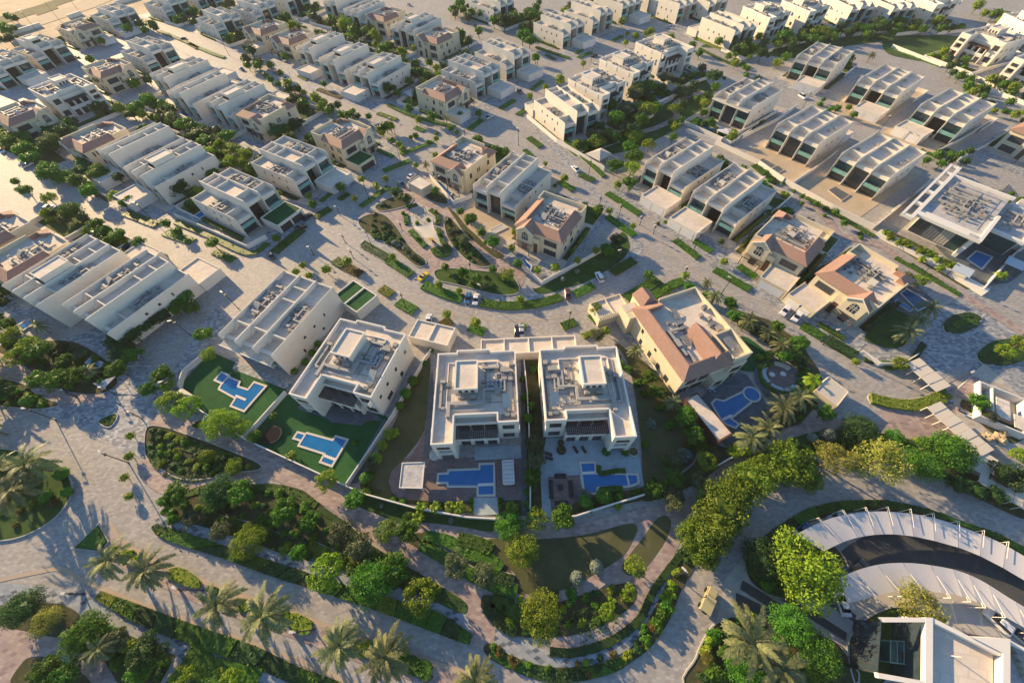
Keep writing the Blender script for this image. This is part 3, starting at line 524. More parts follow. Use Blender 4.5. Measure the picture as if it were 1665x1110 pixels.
# kind, mode, near corner, other corner (photo pixels on the roof line), options, label
G_M='white modern villas with glazed bays'; G_C='white flat-roofed villas with pergola balconies'; G_S='cream villas with clay tiled roofs'
def Mk(**k): return tmpl(('M',)+tuple(sorted(k.items())),lambda:make_M(**k))
def Ck(**k): return tmpl(('C',)+tuple(sorted(k.items())),lambda:make_C(**k))
def Sk(**k): return tmpl(('S',)+tuple(sorted(k.items())),lambda:make_S(**k))
M_,C_,S_='M','C','S'
V=[
(M_,'F',(171.5,27.4),(218,13.7),dict(low='L',side='S',gar='L',seed=1),'white modern villa nearest the long white desert wall, with a garage in front'),
(S_,'F',(119,55),(157,42),dict(mir=True,gar=True,seed=1),'cream villa with red tiled roofs standing against the sandy waste ground'),
(M_,'F',(53,85),(93,65),dict(low='L',side='S',box=True,seed=2),'white modern villa with a sunlit stair roof, left of the desert-side tiled villa'),
(M_,'F',(-10,112),(28.8,92),dict(low='L',side='S',gar='R',seed=1),'white modern villa cut by the left frame edge near the sandy ground'),
(S_,'F',(165.8,126.8),(216,108),dict(mir=False,seed=2),'cream villa with red tiled roof strips and a row of three front windows'),
(C_,'F',(90.8,157.3),(142,140),dict(mir=True,seed=2),'flat white villa with dark square windows between two red-roofed villas at left'),
(M_,'F',(228.8,89.4),(277.8,72),dict(low='L',side='S',seed=2),'white modern villa at the top left street corner with three dark glazed bays'),
(S_,'F',(15.9,204.8),(80.7,179),dict(mir=False,seed=1),'cream villa with red tiled roof at the left edge above the tree-lined street'),
(M_,'F',(260.5,7.2),(301,-5),dict(low='L',side='G',seed=1),'white modern villa at the top edge behind a small street-corner garden'),
(M_,'F',(341,37.5),(394.6,21.6),dict(low='L',side='G',seed=2),'white modern villa with curved garden wall beside the upper left street'),
(M_,'F',(409,16),(448,2),dict(low='L',side='G',seed=1),'white modern villa at the top edge behind the first tiled pair'),
(M_,'F',(462,-2),(500,-16),dict(side='G',seed=3),'white modern villa cut by the top edge with a tall dark glass bay'),
(M_,'R',(277.8,132.6),(341,104),dict(low='R',side='G',box=True,seed=1),'white modern villa, left one of the three with long blank walls by the upper park'),
(M_,'R',(307,161),(397,120),dict(low='R',side='G',seed=2),'white modern villa, middle one of the three with long blank walls by the upper park'),
(M_,'R',(370,178),(438,138),dict(low='R',side='G',box=True,seed=3),'white modern villa, right one of the three with long blank walls by the upper park'),
(S_,'R',(426,200.5),(487,165),dict(mir=False,seed=3),'cream tiled villa at the foot of the three long-walled white villas'),
(M_,'F',(378.6,348.8),(443,302),dict(low='L',side='S',gar='R',turf=True,seed=4),'white modern villa with bright green turf on its garage roof'),
(M_,'F',(474.4,283.2),(530.6,247.2),dict(low='L',side='S',gar='R',seed=5),'white modern villa between the two green-topped garages on the junction'),
(S_,'F',(554.2,239.5),(607.6,213.5),dict(mir=False,gar=True,turf=True,seed=4),'cream tiled villa with dark green turf on its garage roof'),
(S_,'R',(135.5,248),(229,196),dict(mir=True,seed=2),'cream tiled villa at the upper end of the left row along the tree-lined street'),
(M_,'R',(193.1,262.5),(285,222),dict(low='R',side='S',gar='L',seed=4),'white modern villa in the left row with blue plant in its shaded roof trough'),
(M_,'R',(243,296),(327,251),dict(low='R',side='S',box=True,gar='L',seed=5),'white modern villa with sunlit stair roof at the lower end of the left row'),
(S_,'R',(424.5,57.7),(482,36),dict(mir=True,gar=True,seed=3),'cream tiled villa, upper of the tiled pair by the upper left street'),
(S_,'R',(470.6,73.5),(522.5,50.5),dict(mir=True,seed=5),'cream tiled villa, lower of the tiled pair by the upper left street'),
(M_,'R',(515.3,86.5),(565.8,63.4),dict(low='R',side='S',box=True,gar='R',seed=6),'white modern villa, left one of the row of three facing the upper street'),
(M_,'R',(555.7,106.7),(611.9,80.7),dict(low='R',side='S',box=True,seed=6),'white modern villa, middle one of the row of three facing the upper street'),
(M_,'R',(610.4,125.4),(663.4,95.1),dict(low='R',side='S',box=True,gar='L',seed=7),'white modern villa, right one of the row of three facing the upper street'),
(M_,'R',(555,8),(598,-9),dict(low='R',side='G',seed=8),'white modern villa at the top edge left of the tiled villa with tall windows'),
(M_,'R',(591.7,24.5),(637.8,4.3),dict(low='R',side='G',seed=1),'white modern villa with teal balconies directly behind the upper tiled villa'),
(S_,'R',(624.5,36),(672,21.6),dict(mir=True,seed=6,perg=False),'cream tiled villa, left of the two with orange-red roofs near the top centre'),
(M_,'R',(670.6,50.4),(718.2,28.8),dict(side='G',box=True,seed=2),'white modern villa between the two orange-roofed villas near the top centre'),
(S_,'R',(711,72),(758.6,53.3),dict(mir=True,seed=7,perg=False),'cream tiled villa, right of the two with orange-red roofs near the top centre'),
(S_,'F',(724,166),(762,142),dict(mir=False,gar=True,seed=8,full=True),'cream tiled villa on the corner above the central junction with a grey parasol'),
(M_,'F',(774.4,126),(812,107),dict(low='L',side='S',gar='R',seed=7),'white modern villa on the corner right of the central tiled villa'),
(M_,'F',(824,95),(862,84),dict(low='L',side='S',gar='R',seed=8),'white modern villa behind the corner villa, above the central junction'),
(M_,'F',(795,11),(843,-3),dict(low='L',side='G',seed=3),'white modern villa at the top edge above the trees of the upper centre'),
(M_,'F',(918,47),(951,33),dict(low='L',side='S',gar='R',seed=5),'white modern villa with curved boundary wall on the top centre street corner'),
(M_,'F',(964.3,26),(1000,14),dict(low='L',side='S',seed=6),'white modern villa next above the curved-wall corner villa'),
(M_,'F',(1012,8),(1046,-3),dict(low='',side='S',gar='R',seed=7),'white modern villa at the top edge with a big cream garage'),
(M_,'F',(1052,-6),(1092,-18),dict(side='S',seed=8),'white modern villa cut by the top edge right of the cream garage'),
(M_,'F',(916.3,188.5),(979.7,177.7),dict(low='L',side='G',seed=6),'white modern villa with teal balconies and a dark pool beside the right street'),
(C_,'F',(984,160),(1025,133),dict(mir=False,seed=4),'flat white villa, lowest of the three with pergola balconies near the leafy gardens'),
(C_,'F',(1034.6,124),(1070.6,99.5),dict(mir=False,seed=5),'flat white villa, middle of the three with pergola balconies near the leafy gardens'),
(C_,'F',(1079,89.4),(1137,78.6),dict(mir=True,seed=5),'flat white villa, uppermost of the three with pergola balconies near the leafy gardens'),
(M_,'F',(1191.7,50.5),(1238,37),dict(low='',side='G',seed=6),'white modern villa with one blank sunlit wall beside the narrow upper right lane'),
(C_,'F',(1256,31.7),(1293,20),dict(mir=False,seed=6),'flat white villa, left of the two with blue-grey fronts at the top right'),
(C_,'F',(1319.6,21.6),(1358.6,9.5),dict(mir=False,seed=4),'flat white villa, right of the two with blue-grey fronts at the top right'),
(M_,'F',(1384.5,12),(1433.5,6),dict(side='G',seed=4),'white modern villa, left of the teal-glazed pair at the top right edge'),
(M_,'F',(1453.8,12),(1498.5,7),dict(side='G',seed=5),'white modern villa, right of the teal-glazed pair at the top right edge'),
(C_,'F',(1515,8),(1581.4,3),dict(mir=False,seed=2),'flat white villa with dark loggia right of the teal-glazed pair'),
(M_,'F',(1292.3,90.8),(1360,108),dict(low='',side='S',gar='R',seed=7),'white modern villa with two shaded garage doors under the upper right lawn'),
(C_,'F',(1566.3,50.5),(1626.8,75),dict(mir=False,seed=6,perg='door_wood'),'flat white villa with brown timber pergola beside the upper right lawn'),
(C_,'F',(1658,92),(1718,118),dict(mir=False,seed=5),'flat white villa cut by the right edge above the empty sand plot'),
(M_,'F',(1160.7,151.3),(1226,176),dict(side='G',slat=True,seed=8),'white modern villa with stone terrace, parasols and a narrow blue pool'),
(M_,'F',(1264,202),(1334.3,231.2),dict(side='G',bare=True,seed=1),'new unplanted white villa, left one of the two on bare sandy plots'),
(M_,'F',(1368.6,248.3),(1451.4,286.1),dict(side='G',bare=True,seed=2),'new unplanted white villa, right one of the two on bare sandy plots'),
(M_,'F',(1393.8,128.7),(1467.7,151.3),dict(side='S',gar='R',bare=True,seed=3),'new white villa with dark tall recess behind the left pair of garage doors'),
(M_,'F',(1498.3,169.3),(1574,198),dict(side='S',gar='L',bare=True,seed=4),'new white villa with dark tall recess behind the right pair of garage doors'),
(M_,'F',(1051.4,263),(1115.3,293.7),dict(low='R',side='S',gar='R',seed=2),'white modern villa with deep blue plant trough on its roof and white garage door'),
(M_,'F',(1132.4,312.6),(1200,349),dict(low='R',side='S',gar='L',seed=3),'white modern villa with striped awning over the balcony and a white garage door'),
(S_,'F',(1225,391),(1308,427),dict(mir=True,gar=True,seed=4),'cream tiled villa with arched window and white garage door on the right street'),
(S_,'F',(1337.8,446),(1414.4,503.8),dict(mir=False,gar=True,seed=5,L=22),'cream tiled villa with two white cars parked before its garage'),
(M_,'F',(350.8,543.5),(443.6,581.4),dict(side='G',slat=True,seed=9),'large white villa with slatted canopy and green turf garden at left centre'),
(M_,'R',(160.4,535),(256,466.5),dict(low='R',side='G',seed=9),'white modern villa with a long shaded wall above the left turf gardens'),
(M_,'R',(57.7,499),(171,425),dict(side='G',box=True,seed=3),'white modern villa with sunlit stair roof beside the long shaded wall'),
(S_,'Q',(3,440),(119,398),dict(mir=True,seed=5),'cream tiled villa, lower of the two at the left edge below the tree-lined street'),
(S_,'Q',(4,387),(57,366),dict(mir=True,seed=6),'cream tiled villa, upper of the two at the left edge below the tree-lined street'),
(M_,'F',(770.3,300.9),(835,326),dict(low='R',side='G',seed=4),'white modern villa with bare sandy garden beside the park with the shade sail'),
(S_,'R',(755.9,284),(839.6,254),dict(mir=False,seed=7),'cream tiled villa with slim blue pool above the park with the shade sail'),
(S_,'F',(846.8,369.4),(903.6,389.2),dict(mir=True,seed=8,full=True),'cream tiled villa in the sharp street bend right of the park'),
(S_,'F',(1648,205),(1725,248),dict(mir=False,gar=False,seed=2),'cream tiled villa cut by the right edge beside the walled lane'),
(M_,'F',(1104,8),(1140,-3),dict(side='S',seed=3),'white modern villa half cut by the top edge behind the corner trees'),
(M_,'F',(1152,6),(1190,-8),dict(side='S',gar='L',seed=4),'white modern villa with grey garage at the top edge left of the blue fronts'),
(M_,'F',(318,-6),(354,-17),dict(side='G',seed=5),'white modern villa with teal windows just showing at the top left edge'),
(C_,'F',(1680,38),(1750,52),dict(mir=False,seed=4),'flat white villa with big sunlit wall in the top right corner'),
]
VP=[]
YAW={0:56,1:57,2:60,3:60,4:56,5:56,6:56,7:57,8:56,9:50,10:56,11:57,12:-31,13:-31,14:-31,15:-31,16:58,17:58,18:54,19:-33,20:-33,21:-33,22:-34,23:-34,24:-34,25:-34,26:-34,27:-34,28:-33,29:-36,30:-36,31:-38,32:52,33:48,34:42,35:42,36:40,37:38,38:37,39:35,40:28,41:35,42:35,43:32,44:28,45:19,46:18,47:12,48:11,49:8,50:-48,51:-68,52:-68,53:-52,54:-55,55:-57,56:-54,57:-58,58:-51,59:-51,60:-48,61:-58,65:-30,66:-30,67:-35,68:-37,69:-33,70:-62,71:32,72:32,73:56,74:-2}
for i,(ty,mode,p1,p2,o,lab) in enumerate(V):
    t=Mk(**o) if ty=='M' else Ck(**o) if ty=='C' else Sk(**o)
    H={'M':11.0,'C':11.6,'S':8.6}[ty]
    e,org,rz=place(t,mode,p1,p2,H,{'M':'modern_villa','C':'flat_roofed_villa','S':'tiled_villa'}[ty],lab,'villa',{'M':G_M,'C':G_C,'S':G_S}[ty],L=28 if ty=='M' else 21,yaw=YAW.get(i))
    VP.append((ty,o,org,rz,t.W)); 
# the four villas of the lower row and the big ones
Cl=tmpl('CL',lambda:make_C(False,2,bg=False)); Cr=tmpl('CR',lambda:make_C(True,3,bg=False))
CENT=[]
for t,o,rz,lab,ph in ((Cl,(-20.4,30.95),.01,'flat white villa on the purple deck, left one of the central pair','the left central villa'),
    (Cr,(7.6,31.1),.005,'flat white villa on the pale blue terrace, right one of the central pair','the right central villa'),
    (Cl,(-58.8,45.9),-.315,'flat white villa standing on green turf between the slatted villa and the central pair','the turf garden villa')):
    e=t.put('flat_roofed_villa',(o[0],o[1],0),rz,1,lab,'villa',G_C); CENT.append(e)
a=at(1112.6,617.8,9.3); b=at(1184,591,9.3)
rz=math.atan2((b-a).y,(b-a).x)
RV=tmpl('RV',make_R); RV.put('tiled_villa',(a.x,a.y,0),rz,1,'large cream villa with long clay roof and sunlit side wall beside the dark pool terrace','villa',G_S)
# garage block joining the central pair
t=T(30); g=t.part('wall','render_white'); g.box(0,29,0,5.6,0,3.6); pr=t.part('parapet','trim_white')
for q in ((0,29,0,.3),(0,29,5.3,5.6),(0,.3,.3,5.3),(28.7,29,.3,5.3),(14.4,14.8,.3,5.3),(7,7.3,.3,5.3),(21.6,21.9,.3,5.3)): pr.box(*q,3.6,4.15)
r=t.part('roof_terrace','roof_screed')
for q in ((.3,7),(7.3,14.4),(14.8,21.6),(21.9,28.7)): r.box(q[0],q[1],.3,5.3,3.6,3.64)
for i in range(4): d=t.part('garage_doorway','door_white'); d.box(1+i*7.1,6+i*7.1,5.6,5.66,.05,2.9)
a=at(778,590,3.9); t.put('garage_block',(-9.5,60.5,0),.012,1,'long flat cream garage block joining the backs of the central pair','garage')
t=T(13); g=t.part('wall','render_white'); g.box(0,13,0,7,0,3.6); pr=t.part('parapet','trim_white')
for q in ((0,13,0,.3),(0,13,6.7,7),(0,.3,.3,6.7),(12.7,13,.3,6.7),(6.4,6.7,.3,6.7)): pr.box(*q,3.6,4.1)
r=t.part('roof_terrace','roof_screed'); r.box(.3,6.4,.3,6.7,3.6,3.64); r.box(6.7,12.7,.3,6.7,3.6,3.64)
a=at(664,547,3.9); t.put('garage_block',(a.x,a.y,0),-.315,1,'flat cream garage behind the turf garden villa beside the white car','garage')
# green roofed garage of the slatted villa
t=T(12); g=t.part('wall','render_white'); g.box(0,12,0,9,0,3.7); pr=t.part('parapet','trim_white')
for q in ((0,12,0,.3),(0,12,8.7,9),(0,.3,.3,8.7),(11.7,12,.3,8.7),(5.6,6.0,.3,8.7)): pr.box(*q,3.7,4.2)
r=t.part('roof_turf','turf_ground'); r.box(.3,5.6,.3,8.7,3.7,3.75); r.box(6,11.7,.3,8.7,3.7,3.75)
a=at(541,482,4); t.put('garage_block',(a.x,a.y,0),math.atan2((at(572,503,4)-a).y,(at(572,503,4)-a).x),1,'white garage with two dark green turf panels on its roof','garage')
MN=tmpl('MN',make_mansion)
a=at(1492,349,8.9); b=at(1582,391,8.9); rz=math.atan2((b-a).y,(b-a).x)+R(3); o=a-Vector((math.cos(rz),math.sin(rz),0))*1.4-Vector((-math.sin(rz),math.cos(rz),0))*-1.2
MN.put('modern_mansion',(o.x,o.y,0),rz,(.86,1.32,1),'wide modern mansion with grey roof full of machines, palms before it','villa')
put_clubhouse()
# ---------------------------------------------------------------- ground sheets
def smooth(P,closed=False,k=5):
    P=[Vector(p[:2]) for p in P]; n=len(P); out=[]
    rng=range(n if closed else n-1)
    for i in rng:
        p0=P[(i-1)%n] if closed or i>0 else P[0]; p1=P[i]; p2=P[(i+1)%n]; p3=P[(i+2)%n] if closed or i+2<n else P[-1]
        for j in range(k):
            t=j/k; out.append(.5*((2*p1)+(p2-p0)*t+(2*p0-5*p1+4*p2-p3)*t*t+(3*p1-p0-3*p2+p3)*t**3))
    if not closed: out.append(P[-1])
    return out
def stroke(P,w):
    """outline of a band of width w along P"""
    L=[];Rr=[]
    for i,p in enumerate(P):
        d=(P[min(i+1,len(P)-1)]-P[max(i-1,0)]).normalized(); n=Vector((-d.y,d.x)); L.append(p+n*w/2); Rr.append(p-n*w/2)
    return L,Rr
LV={}
def zz(l): LV[l]=LV.get(l,0)+1; return .03*l+.0008*(LV[l]%36)
def finish(me,name,mat,kind):
    me.materials.append(MATS[mat]); o=bpy.data.objects.new(name,me); COL.objects.link(o)
    if kind: o['kind']=kind
    return o
def sheet(name,mat,pts,z,kind='structure',edge=0):
    me=bpy.data.meshes.new(name); me.from_pydata([(p[0],p[1],z) for p in pts],[],[tuple(range(len(pts)))]); bm=bmesh.new(); bm.from_mesh(me)
    bmesh.ops.triangulate(bm,faces=bm.faces)
    for f in bm.faces:
        if f.normal.z<0: f.normal_flip()
    bm.to_mesh(me); bm.free(); return finish(me,name,mat,kind)
def W2(P): return [at(*p).xy for p in P]
def area(name,mat,P,l,curve=False,kerb=None):
    w=W2(P); w=smooth(w,True) if curve else w
    o=sheet(name,mat,w,zz(l))
    if kerb: band('kerb',kerb,w+[w[0]],.28,l+1,world=True,raised=.12)
    return o
def band(name,mat,P,w,l,curve=True,world=False,raised=0):
    c=P if world else W2(P); c=smooth(c) if curve and not world else [Vector(p[:2]) for p in c]
    L,Rr=stroke(c,w); z=zz(l); n=len(L)
    if raised: z=.03*l+raised
    vs=[(p.x,p.y,z) for p in L]+[(p.x,p.y,z) for p in Rr]; fs=[(i,n+i,n+i+1,i+1) for i in range(n-1)]
    if raised:
        vs+=[(p.x,p.y,0) for p in L]+[(p.x,p.y,0) for p in Rr]; fs+=[(2*n+i,i,i+1,2*n+i+1) for i in range(n-1)]+[(n+i,3*n+i,3*n+i+1,n+i+1) for i in range(n-1)]
    me=bpy.data.meshes.new(name); me.from_pydata(vs,[],fs); return finish(me,name,mat,'structure')
sheet('ground','sand_ground',[(-1500,-600),(1500,-600),(1500,1800),(-1500,1800)],-.03)
sheet('road','road_paver',[(-240,-80),(220,-80),(560,250),(560,460),(-60,460),(-220,398),(-300,372),(-390,300),(-330,150)],0)
area('road','side_paver',[(-20,-20),(60,-20),(250,-10),(120,28),(0,60)],1) if 0 else None
# plots of the villas
def rect(o,rz,x0,x1,y0,y1):
    ex=Vector((math.cos(rz),math.sin(rz))); ey=Vector((-math.sin(rz),math.cos(rz))); o=Vector(o[:2])
    return [o+ex*a+ey*b for a,b in ((x0,y0),(x1,y0),(x1,y1),(x0,y1))]
def loc(o,rz,x,y): return Vector(o[:2])+Vector((math.cos(rz),math.sin(rz)))*x+Vector((-math.sin(rz),math.cos(rz)))*y
LW,LP_,SO_='lawn_ground','yard_paver','soil_ground'
SANDY={54,55,56,57,67}
NOPLOT={62,63,64}
for i,(ty,o,org,rz,W) in enumerate(VP):
    if i in NOPLOT: continue
    L=28 if ty=='M' else 26 if ty=='C' else 21
    near_garden = (ty=='C') or (ty=='M' and o.get('side')=='G')
    x0,x1=-3.2,W+3.2
    if i not in SANDY: sheet('pavement','side_paver',rect(org,rz,x0-2.4,x1+2.4,-16.5 if near_garden else -13,L+ (13 if near_garden else 16)),zz(1))
    sheet('yard','yard_sand' if i in SANDY else LP_,rect(org,rz,x0,x1,-15 if near_garden or i in SANDY else -4,L+ (9.5 if near_garden else 14)),zz(2))
    if i not in SANDY:
        g=rect(org,rz,x0+.5,x1-.5,-14.4,-4.5) if near_garden else rect(org,rz,x0+.5,x1-.5,L+3,L+13.4)
        sheet('lawn',LW,g,zz(3))
        for a,b in ((x0+.4,-.6),(W+.6,x1-.4)): sheet('garden_strip',SO_,rect(org,rz,a,b,1,L+1),zz(3))
# ---- left and lower streets
area('pavement','side_paver',[(0,572),(60,560),(120,548),(180,520),(215,560),(250,600),(230,640),(250,690),(235,720),(235,745),(200,735),(150,700),(60,665),(0,660)],1)
area('pavement','side_paver',[(258,700),(300,640),(345,560),(372,520),(350,500),(330,530),(290,590),(245,650),(225,700)],1)
PK='pink_paver'
area('path',PK,[(0,565),(28,590),(48,602),(75,600),(88,625),(120,640),(165,642),(150,652),(100,660),(84,648),(60,628),(38,618),(0,612)],3,True)
area('path',PK,[(0,1003),(50,1018),(95,1038),(135,1062),(168,1075),(196,1118),(150,1112),(112,1075),(70,1066),(38,1075),(20,1118),(-20,1112)],3,True)
band('path',PK,[(250,683),(335,712),(420,745),(480,775),(540,805),(590,840),(640,876),(700,915),(750,948),(775,985),(785,1020),(775,1050)],5.4,4)
band('path',PK,[(236,745),(250,775),(285,792),(335,785),(385,776),(430,764),(450,757)],4.2,3)
band('path',PK,[(655,862),(700,862),(751,867),(820,874),(868,869),(948,862),(1016,845),(1060,834),(1103,838),(1138,810),(1165,778),(1190,752),(1225,722),(1262,702),(1300,695),(1350,690),(1420,688)],3.4,4)
band('path',PK,[(1075,834),(1050,855),(1035,880),(1016,905),(973,937),(935,959),(868,972),(800,961),(765,945)],3.9,5)
band('path',PK,[(1097,842),(1086,877),(1059,929),(1042,959),(1024,999),(989,1023),(935,1040),(894,1043)],4.9,5)
area('path',PK,[(975,938),(1011,918),(1030,930),(1062,925),(1043,955),(1035,962),(1026,946),(989,951)],4)
band('path',PK,[(560,797),(585,790),(600,800),(612,812)],5,3)
SP='dotted_paver'
band('pavement',SP,[(1290,742),(1240,752),(1190,785),(1143,826),(1111,869),(1078,929),(1057,983),(1030,1026),(989,1053),(935,1070),(881,1071),(840,1053),(800,1029),(740,1004),(697,983),(643,964),(562,940),(481,915),(413,893),(338,870),(284,850),(262,836)],3.3,3)
band('pavement',SP,[(-10,965),(60,972),(120,980),(160,992),(200,1013),(260,1040),(330,1063),(420,1090),(490,1116)],4.2,2)
area('pavement',SP,[(760,985),(800,1010),(840,1040),(835,1055),(790,1035),(765,1048),(745,1030)],2)
band('median',PK,[(165,880),(240,920),(330,962),(450,1005),(560,1045),(680,1085),(770,1118)],4.2,2)
KT='kerb_tan'
band('kerb',KT,[(-20,947),(60,930),(100,925),(135,943),(216,977),(300,1006),(420,1050),(500,1080),(590,1118)],.9,2)
band('kerb',KT,[(190,905),(235,940),(330,975),(450,1020),(560,1060),(650,1095),(700,1118)],.5,2) if 0 else None
band('kerb',KT,[(178,848),(200,880),(250,910),(340,948),(460,992),(570,1030),(690,1072),(800,1108)],.8,2)
SK='kerb_stone'
SO,DL,TG='soil_ground','dry_lawn','turf_ground'
area('flower_bed',SO,[(240,696),(267,694),(303,706),(335,717),(373,732),(420,752),(421,764),(378,769),(340,778),(298,779),(272,768),(252,755),(237,737)],6,True,SK)
area('flower_bed',LW,[(161,686),(177,676),(191,673),(190,683),(178,695)],6,True,SK)
area('flower_bed',LW,[(-60,738),(0,729),(60,741),(97,755),(114,776),(118,800),(105,826),(80,850),(40,871),(0,879),(-60,880)],6,True,SK)
area('flower_bed',SO,[(-40,612),(30,621),(50,633),(66,643),(84,651),(97,658),(76,664),(38,664),(-40,650)],6,True,SK)
area('garden_bed',SO,[(-10,566),(30,560),(60,556),(120,556),(175,588),(190,612),(187,628),(160,640),(110,636),(70,622),(50,602),(25,585)],5,True)
area('garden_bed',SO,[(262,832),(300,800),(345,786),(390,790),(440,786),(490,796),(520,818),(556,846),(597,882),(640,908),(700,944),(752,975),(760,990),(750,996),(700,973),(640,952),(562,928),(481,903),(413,880),(338,858),(280,842)],5,True)
area('garden_bed',LW,[(525,825),(560,850),(600,885),(640,910),(700,944),(752,974),(760,990),(748,996),(700,974),(650,955),(640,930),(580,890),(540,860)],6,True)
area('garden_bed',LW,[(575,818),(620,838),(655,850),(700,850),(760,858),(800,864),(806,848),(740,836),(680,825),(625,806),(590,800)],5,True)
area('garden_bed',SO,[(680,866),(750,873),(785,880),(832,930),(858,965),(800,956),(770,944),(720,913),(660,878)],5,True)
area('lawn',DL,[(787,879),(881,876),(951,869),(1021,851),(1036,859),(1030,876),(1011,905),(965,934),(916,958),(862,968),(835,930)],6,True)
area('flower_bed',DL,[(1081,838),(1091,849),(1083,876),(1054,918),(1032,935),(1014,930),(1014,914),(1043,877),(1065,846)],6,True)
area('flower_bed',SO,[(789,966),(820,975),(854,982),(903,979),(960,962),(1000,950),(1028,949),(1035,960),(1029,982),(989,1012),(940,1030),(881,1036),(827,1030),(795,1005),(782,982)],6,True)
area('garden_bed',SO,[(800,1046),(835,1067),(903,1084),(989,1076),(1024,1055),(1060,995),(1086,945),(1113,897),(1132,912),(1107,961),(1088,1007),(1061,1048),(1030,1073),(989,1096),(903,1110),(835,1090),(795,1068),(786,1052)],4,True)
area('garden_bed',SO,[(246,859),(254,851),(324,873),(405,900),(478,923),(558,949),(635,972),(711,994),(768,1031),(763,1048),(697,1024),(630,998),(541,968),(454,940),(373,911),(270,876)],4)
area('garden_bed',SO,[(155,972),(165,960),(235,985),(300,1009),(420,1051),(483,1082),(570,1114),(484,1114),(400,1079),(300,1044),(225,1013)],4)
area('flower_bed',SO,[(122,891),(162,851),(178,880),(166,897)],6,False,SK)
area('garden_bed',SO,[(-20,988),(55,981),(100,982),(131,1000),(126,1025),(100,1036),(50,1027),(-20,1010)],4,True)
area('garden_bed',SO,[(150,1003),(200,1027),(250,1049),(286,1065),(258,1116),(196,1116),(168,1070),(110,1055),(100,1040),(128,1020)],4)
area('garden_bed',SO,[(24,1118),(36,1078),(62,1068),(104,1075),(148,1116)],4,True)
area('garden_bed',LW,[(302,1069),(340,1084),(420,1107),(440,1120),(262,1120)],4)
# gardens of the lower villas
area('lawn',TG,[(300,618),(345,572),(402,598),(474,626),(404,714),(366,690),(320,662),(298,640)],5)
area('lawn',TG,[(468,636),(402,714),(564,789),(632,682),(606,650)],5)
area('terrace','slate_tile',[(484,664),(540,684),(536,686),(588,692),(596,684),(622,684),(608,668),(500,640)],6); area('terrace','slate_tile',[(623,683),(632,683),(582,786),(566,784)],6)
area('terrace','slate_tile',[(352,640),(378,655),(392,662),(470,692),(478,682),(410,655),(372,630)],4) if 0 else None
area('terrace','side_paver',[(378,600),(384,588),(474,623),(468,634)],6)
area('lawn',DL,[(700,585),(697,640),(690,700),(652,752),(633,778),(640,812),(600,800),(588,780),(640,690),(668,620),(690,590)],4,True)
area('terrace','deck_wood',[(692,682),(690,702),(680,724),(668,740),(650,753),(637,766),(632,782),(638,800),(650,812),(700,814),(850,810),(850,742),(714,745)],6)
area('terrace','slate_tile',[(703,600),(712,744),(688,746),(697,640)],7)
area('terrace','blue_tile',[(772,726),(846,724),(848,745),(772,748)],7)
area('terrace','slate_tile',[(847,585),(852,585),(858,838),(848,838)],7)
area('terrace','blue_tile',[(770,809),(809,808),(811,836),(770,838)],7)
area('garden_bed',SO,[(853,585),(880,585),(888,700),(888,840),(858,840)],4)
area('terrace','blue_tile',[(888,712),(985,715),(1020,722),(1038,738),(1047,790),(944,790),(942,772),(893,775),(897,842),(882,838),(878,762)],6)
area('terrace','deck_wood',[(891,775),(942,773),(946,806),(938,812),(930,822),(896,826)],7)
area('lawn',DL,[(1003,560),(1024,600),(1040,700),(1048,792),(1075,785),(1110,765),(1132,740),(1122,700),(1085,650),(1050,600),(1020,570)],5,True)
area('garden_bed',SO,[(1000,560),(1050,590),(1095,640),(1130,690),(1165,722),(1190,735),(1150,775),(1100,800),(1050,815),(1040,795),(1100,775),(1134,742),(1122,700),(1085,650),(1040,600)],4,True)
area('garden_bed',SO,[(600,803),(640,815),(720,828),(800,838),(850,838),(850,812),(700,816),(640,803),(590,785)],4)
area('garden_bed',SO,[(898,828),(960,808),(1045,792),(1100,790),(1080,806),(1010,820),(930,838),(898,842)],4)
area('terrace','slate_tile',[(1132,652),(1165,625),(1192,600),(1215,610),(1262,680),(1228,742),(1180,725),(1110,662)],5)
area('lawn',TG,[(1194,555),(1212,548),(1245,572),(1250,590),(1228,604),(1196,600),(1190,590)],6,True)
area('terrace','deck_wood',[(1243,597),(1262,592),(1285,603),(1292,618),(1288,630),(1268,636),(1248,628),(1240,612)],8,True)
area('terrace','slate_tile',[(1232,592),(1262,584),(1292,598),(1302,620),(1294,640),(1268,648),(1240,638),(1226,614)],7,True)
area('garden_bed',SO,[(1185,500),(1250,520),(1300,555),(1330,600),(1345,640),(1300,690),(1262,700),(1225,720),(1200,745),(1180,735),(1230,745),(1262,682),(1300,640),(1295,600),(1250,560),(1200,530)],4)
area('terrace','side_paver',[(1095,600),(1130,640),(1060,600),(1010,545),(1020,535)],4)
# park with the shade sail
area('path',PK,[(585,352),(612,340),(640,314),(682,304),(722,328),(748,356),(800,398),(850,440),(846,468),(820,478),(780,472),(718,452),(690,440),(650,402),(612,368)],2,True)
G='garden_bed'
area(G,SO,[(583,363),(589,354),(607,348),(625,350),(643,367),(661,394),(675,410),(690,421),(693,429),(686,434),(675,432),(654,415),(628,396),(596,379)],5,True,SK)
area(G,LW,[(585,399),(594,391),(640,417),(674,444),(666,453),(623,425)],5,False,SK)
area(G,SO,[(610,338),(619,330),(641,320),(663,315),(672,325),(661,335),(641,341),(620,344)],5,True,SK)
area(G,SO,[(722,363),(732,356),(750,374),(765,395),(785,415),(798,430),(785,435),(765,428),(745,410),(730,390)],5,True,SK)
area(G,SO,[(726,334),(742,348),(758,368),(776,384),(794,402),(819,415),(807,420),(785,404),(758,381),(740,356)],5,True)
area(G,SO,[(692,317),(704,312),(722,316),(728,332),(713,331),(697,325)],5,True,SK)
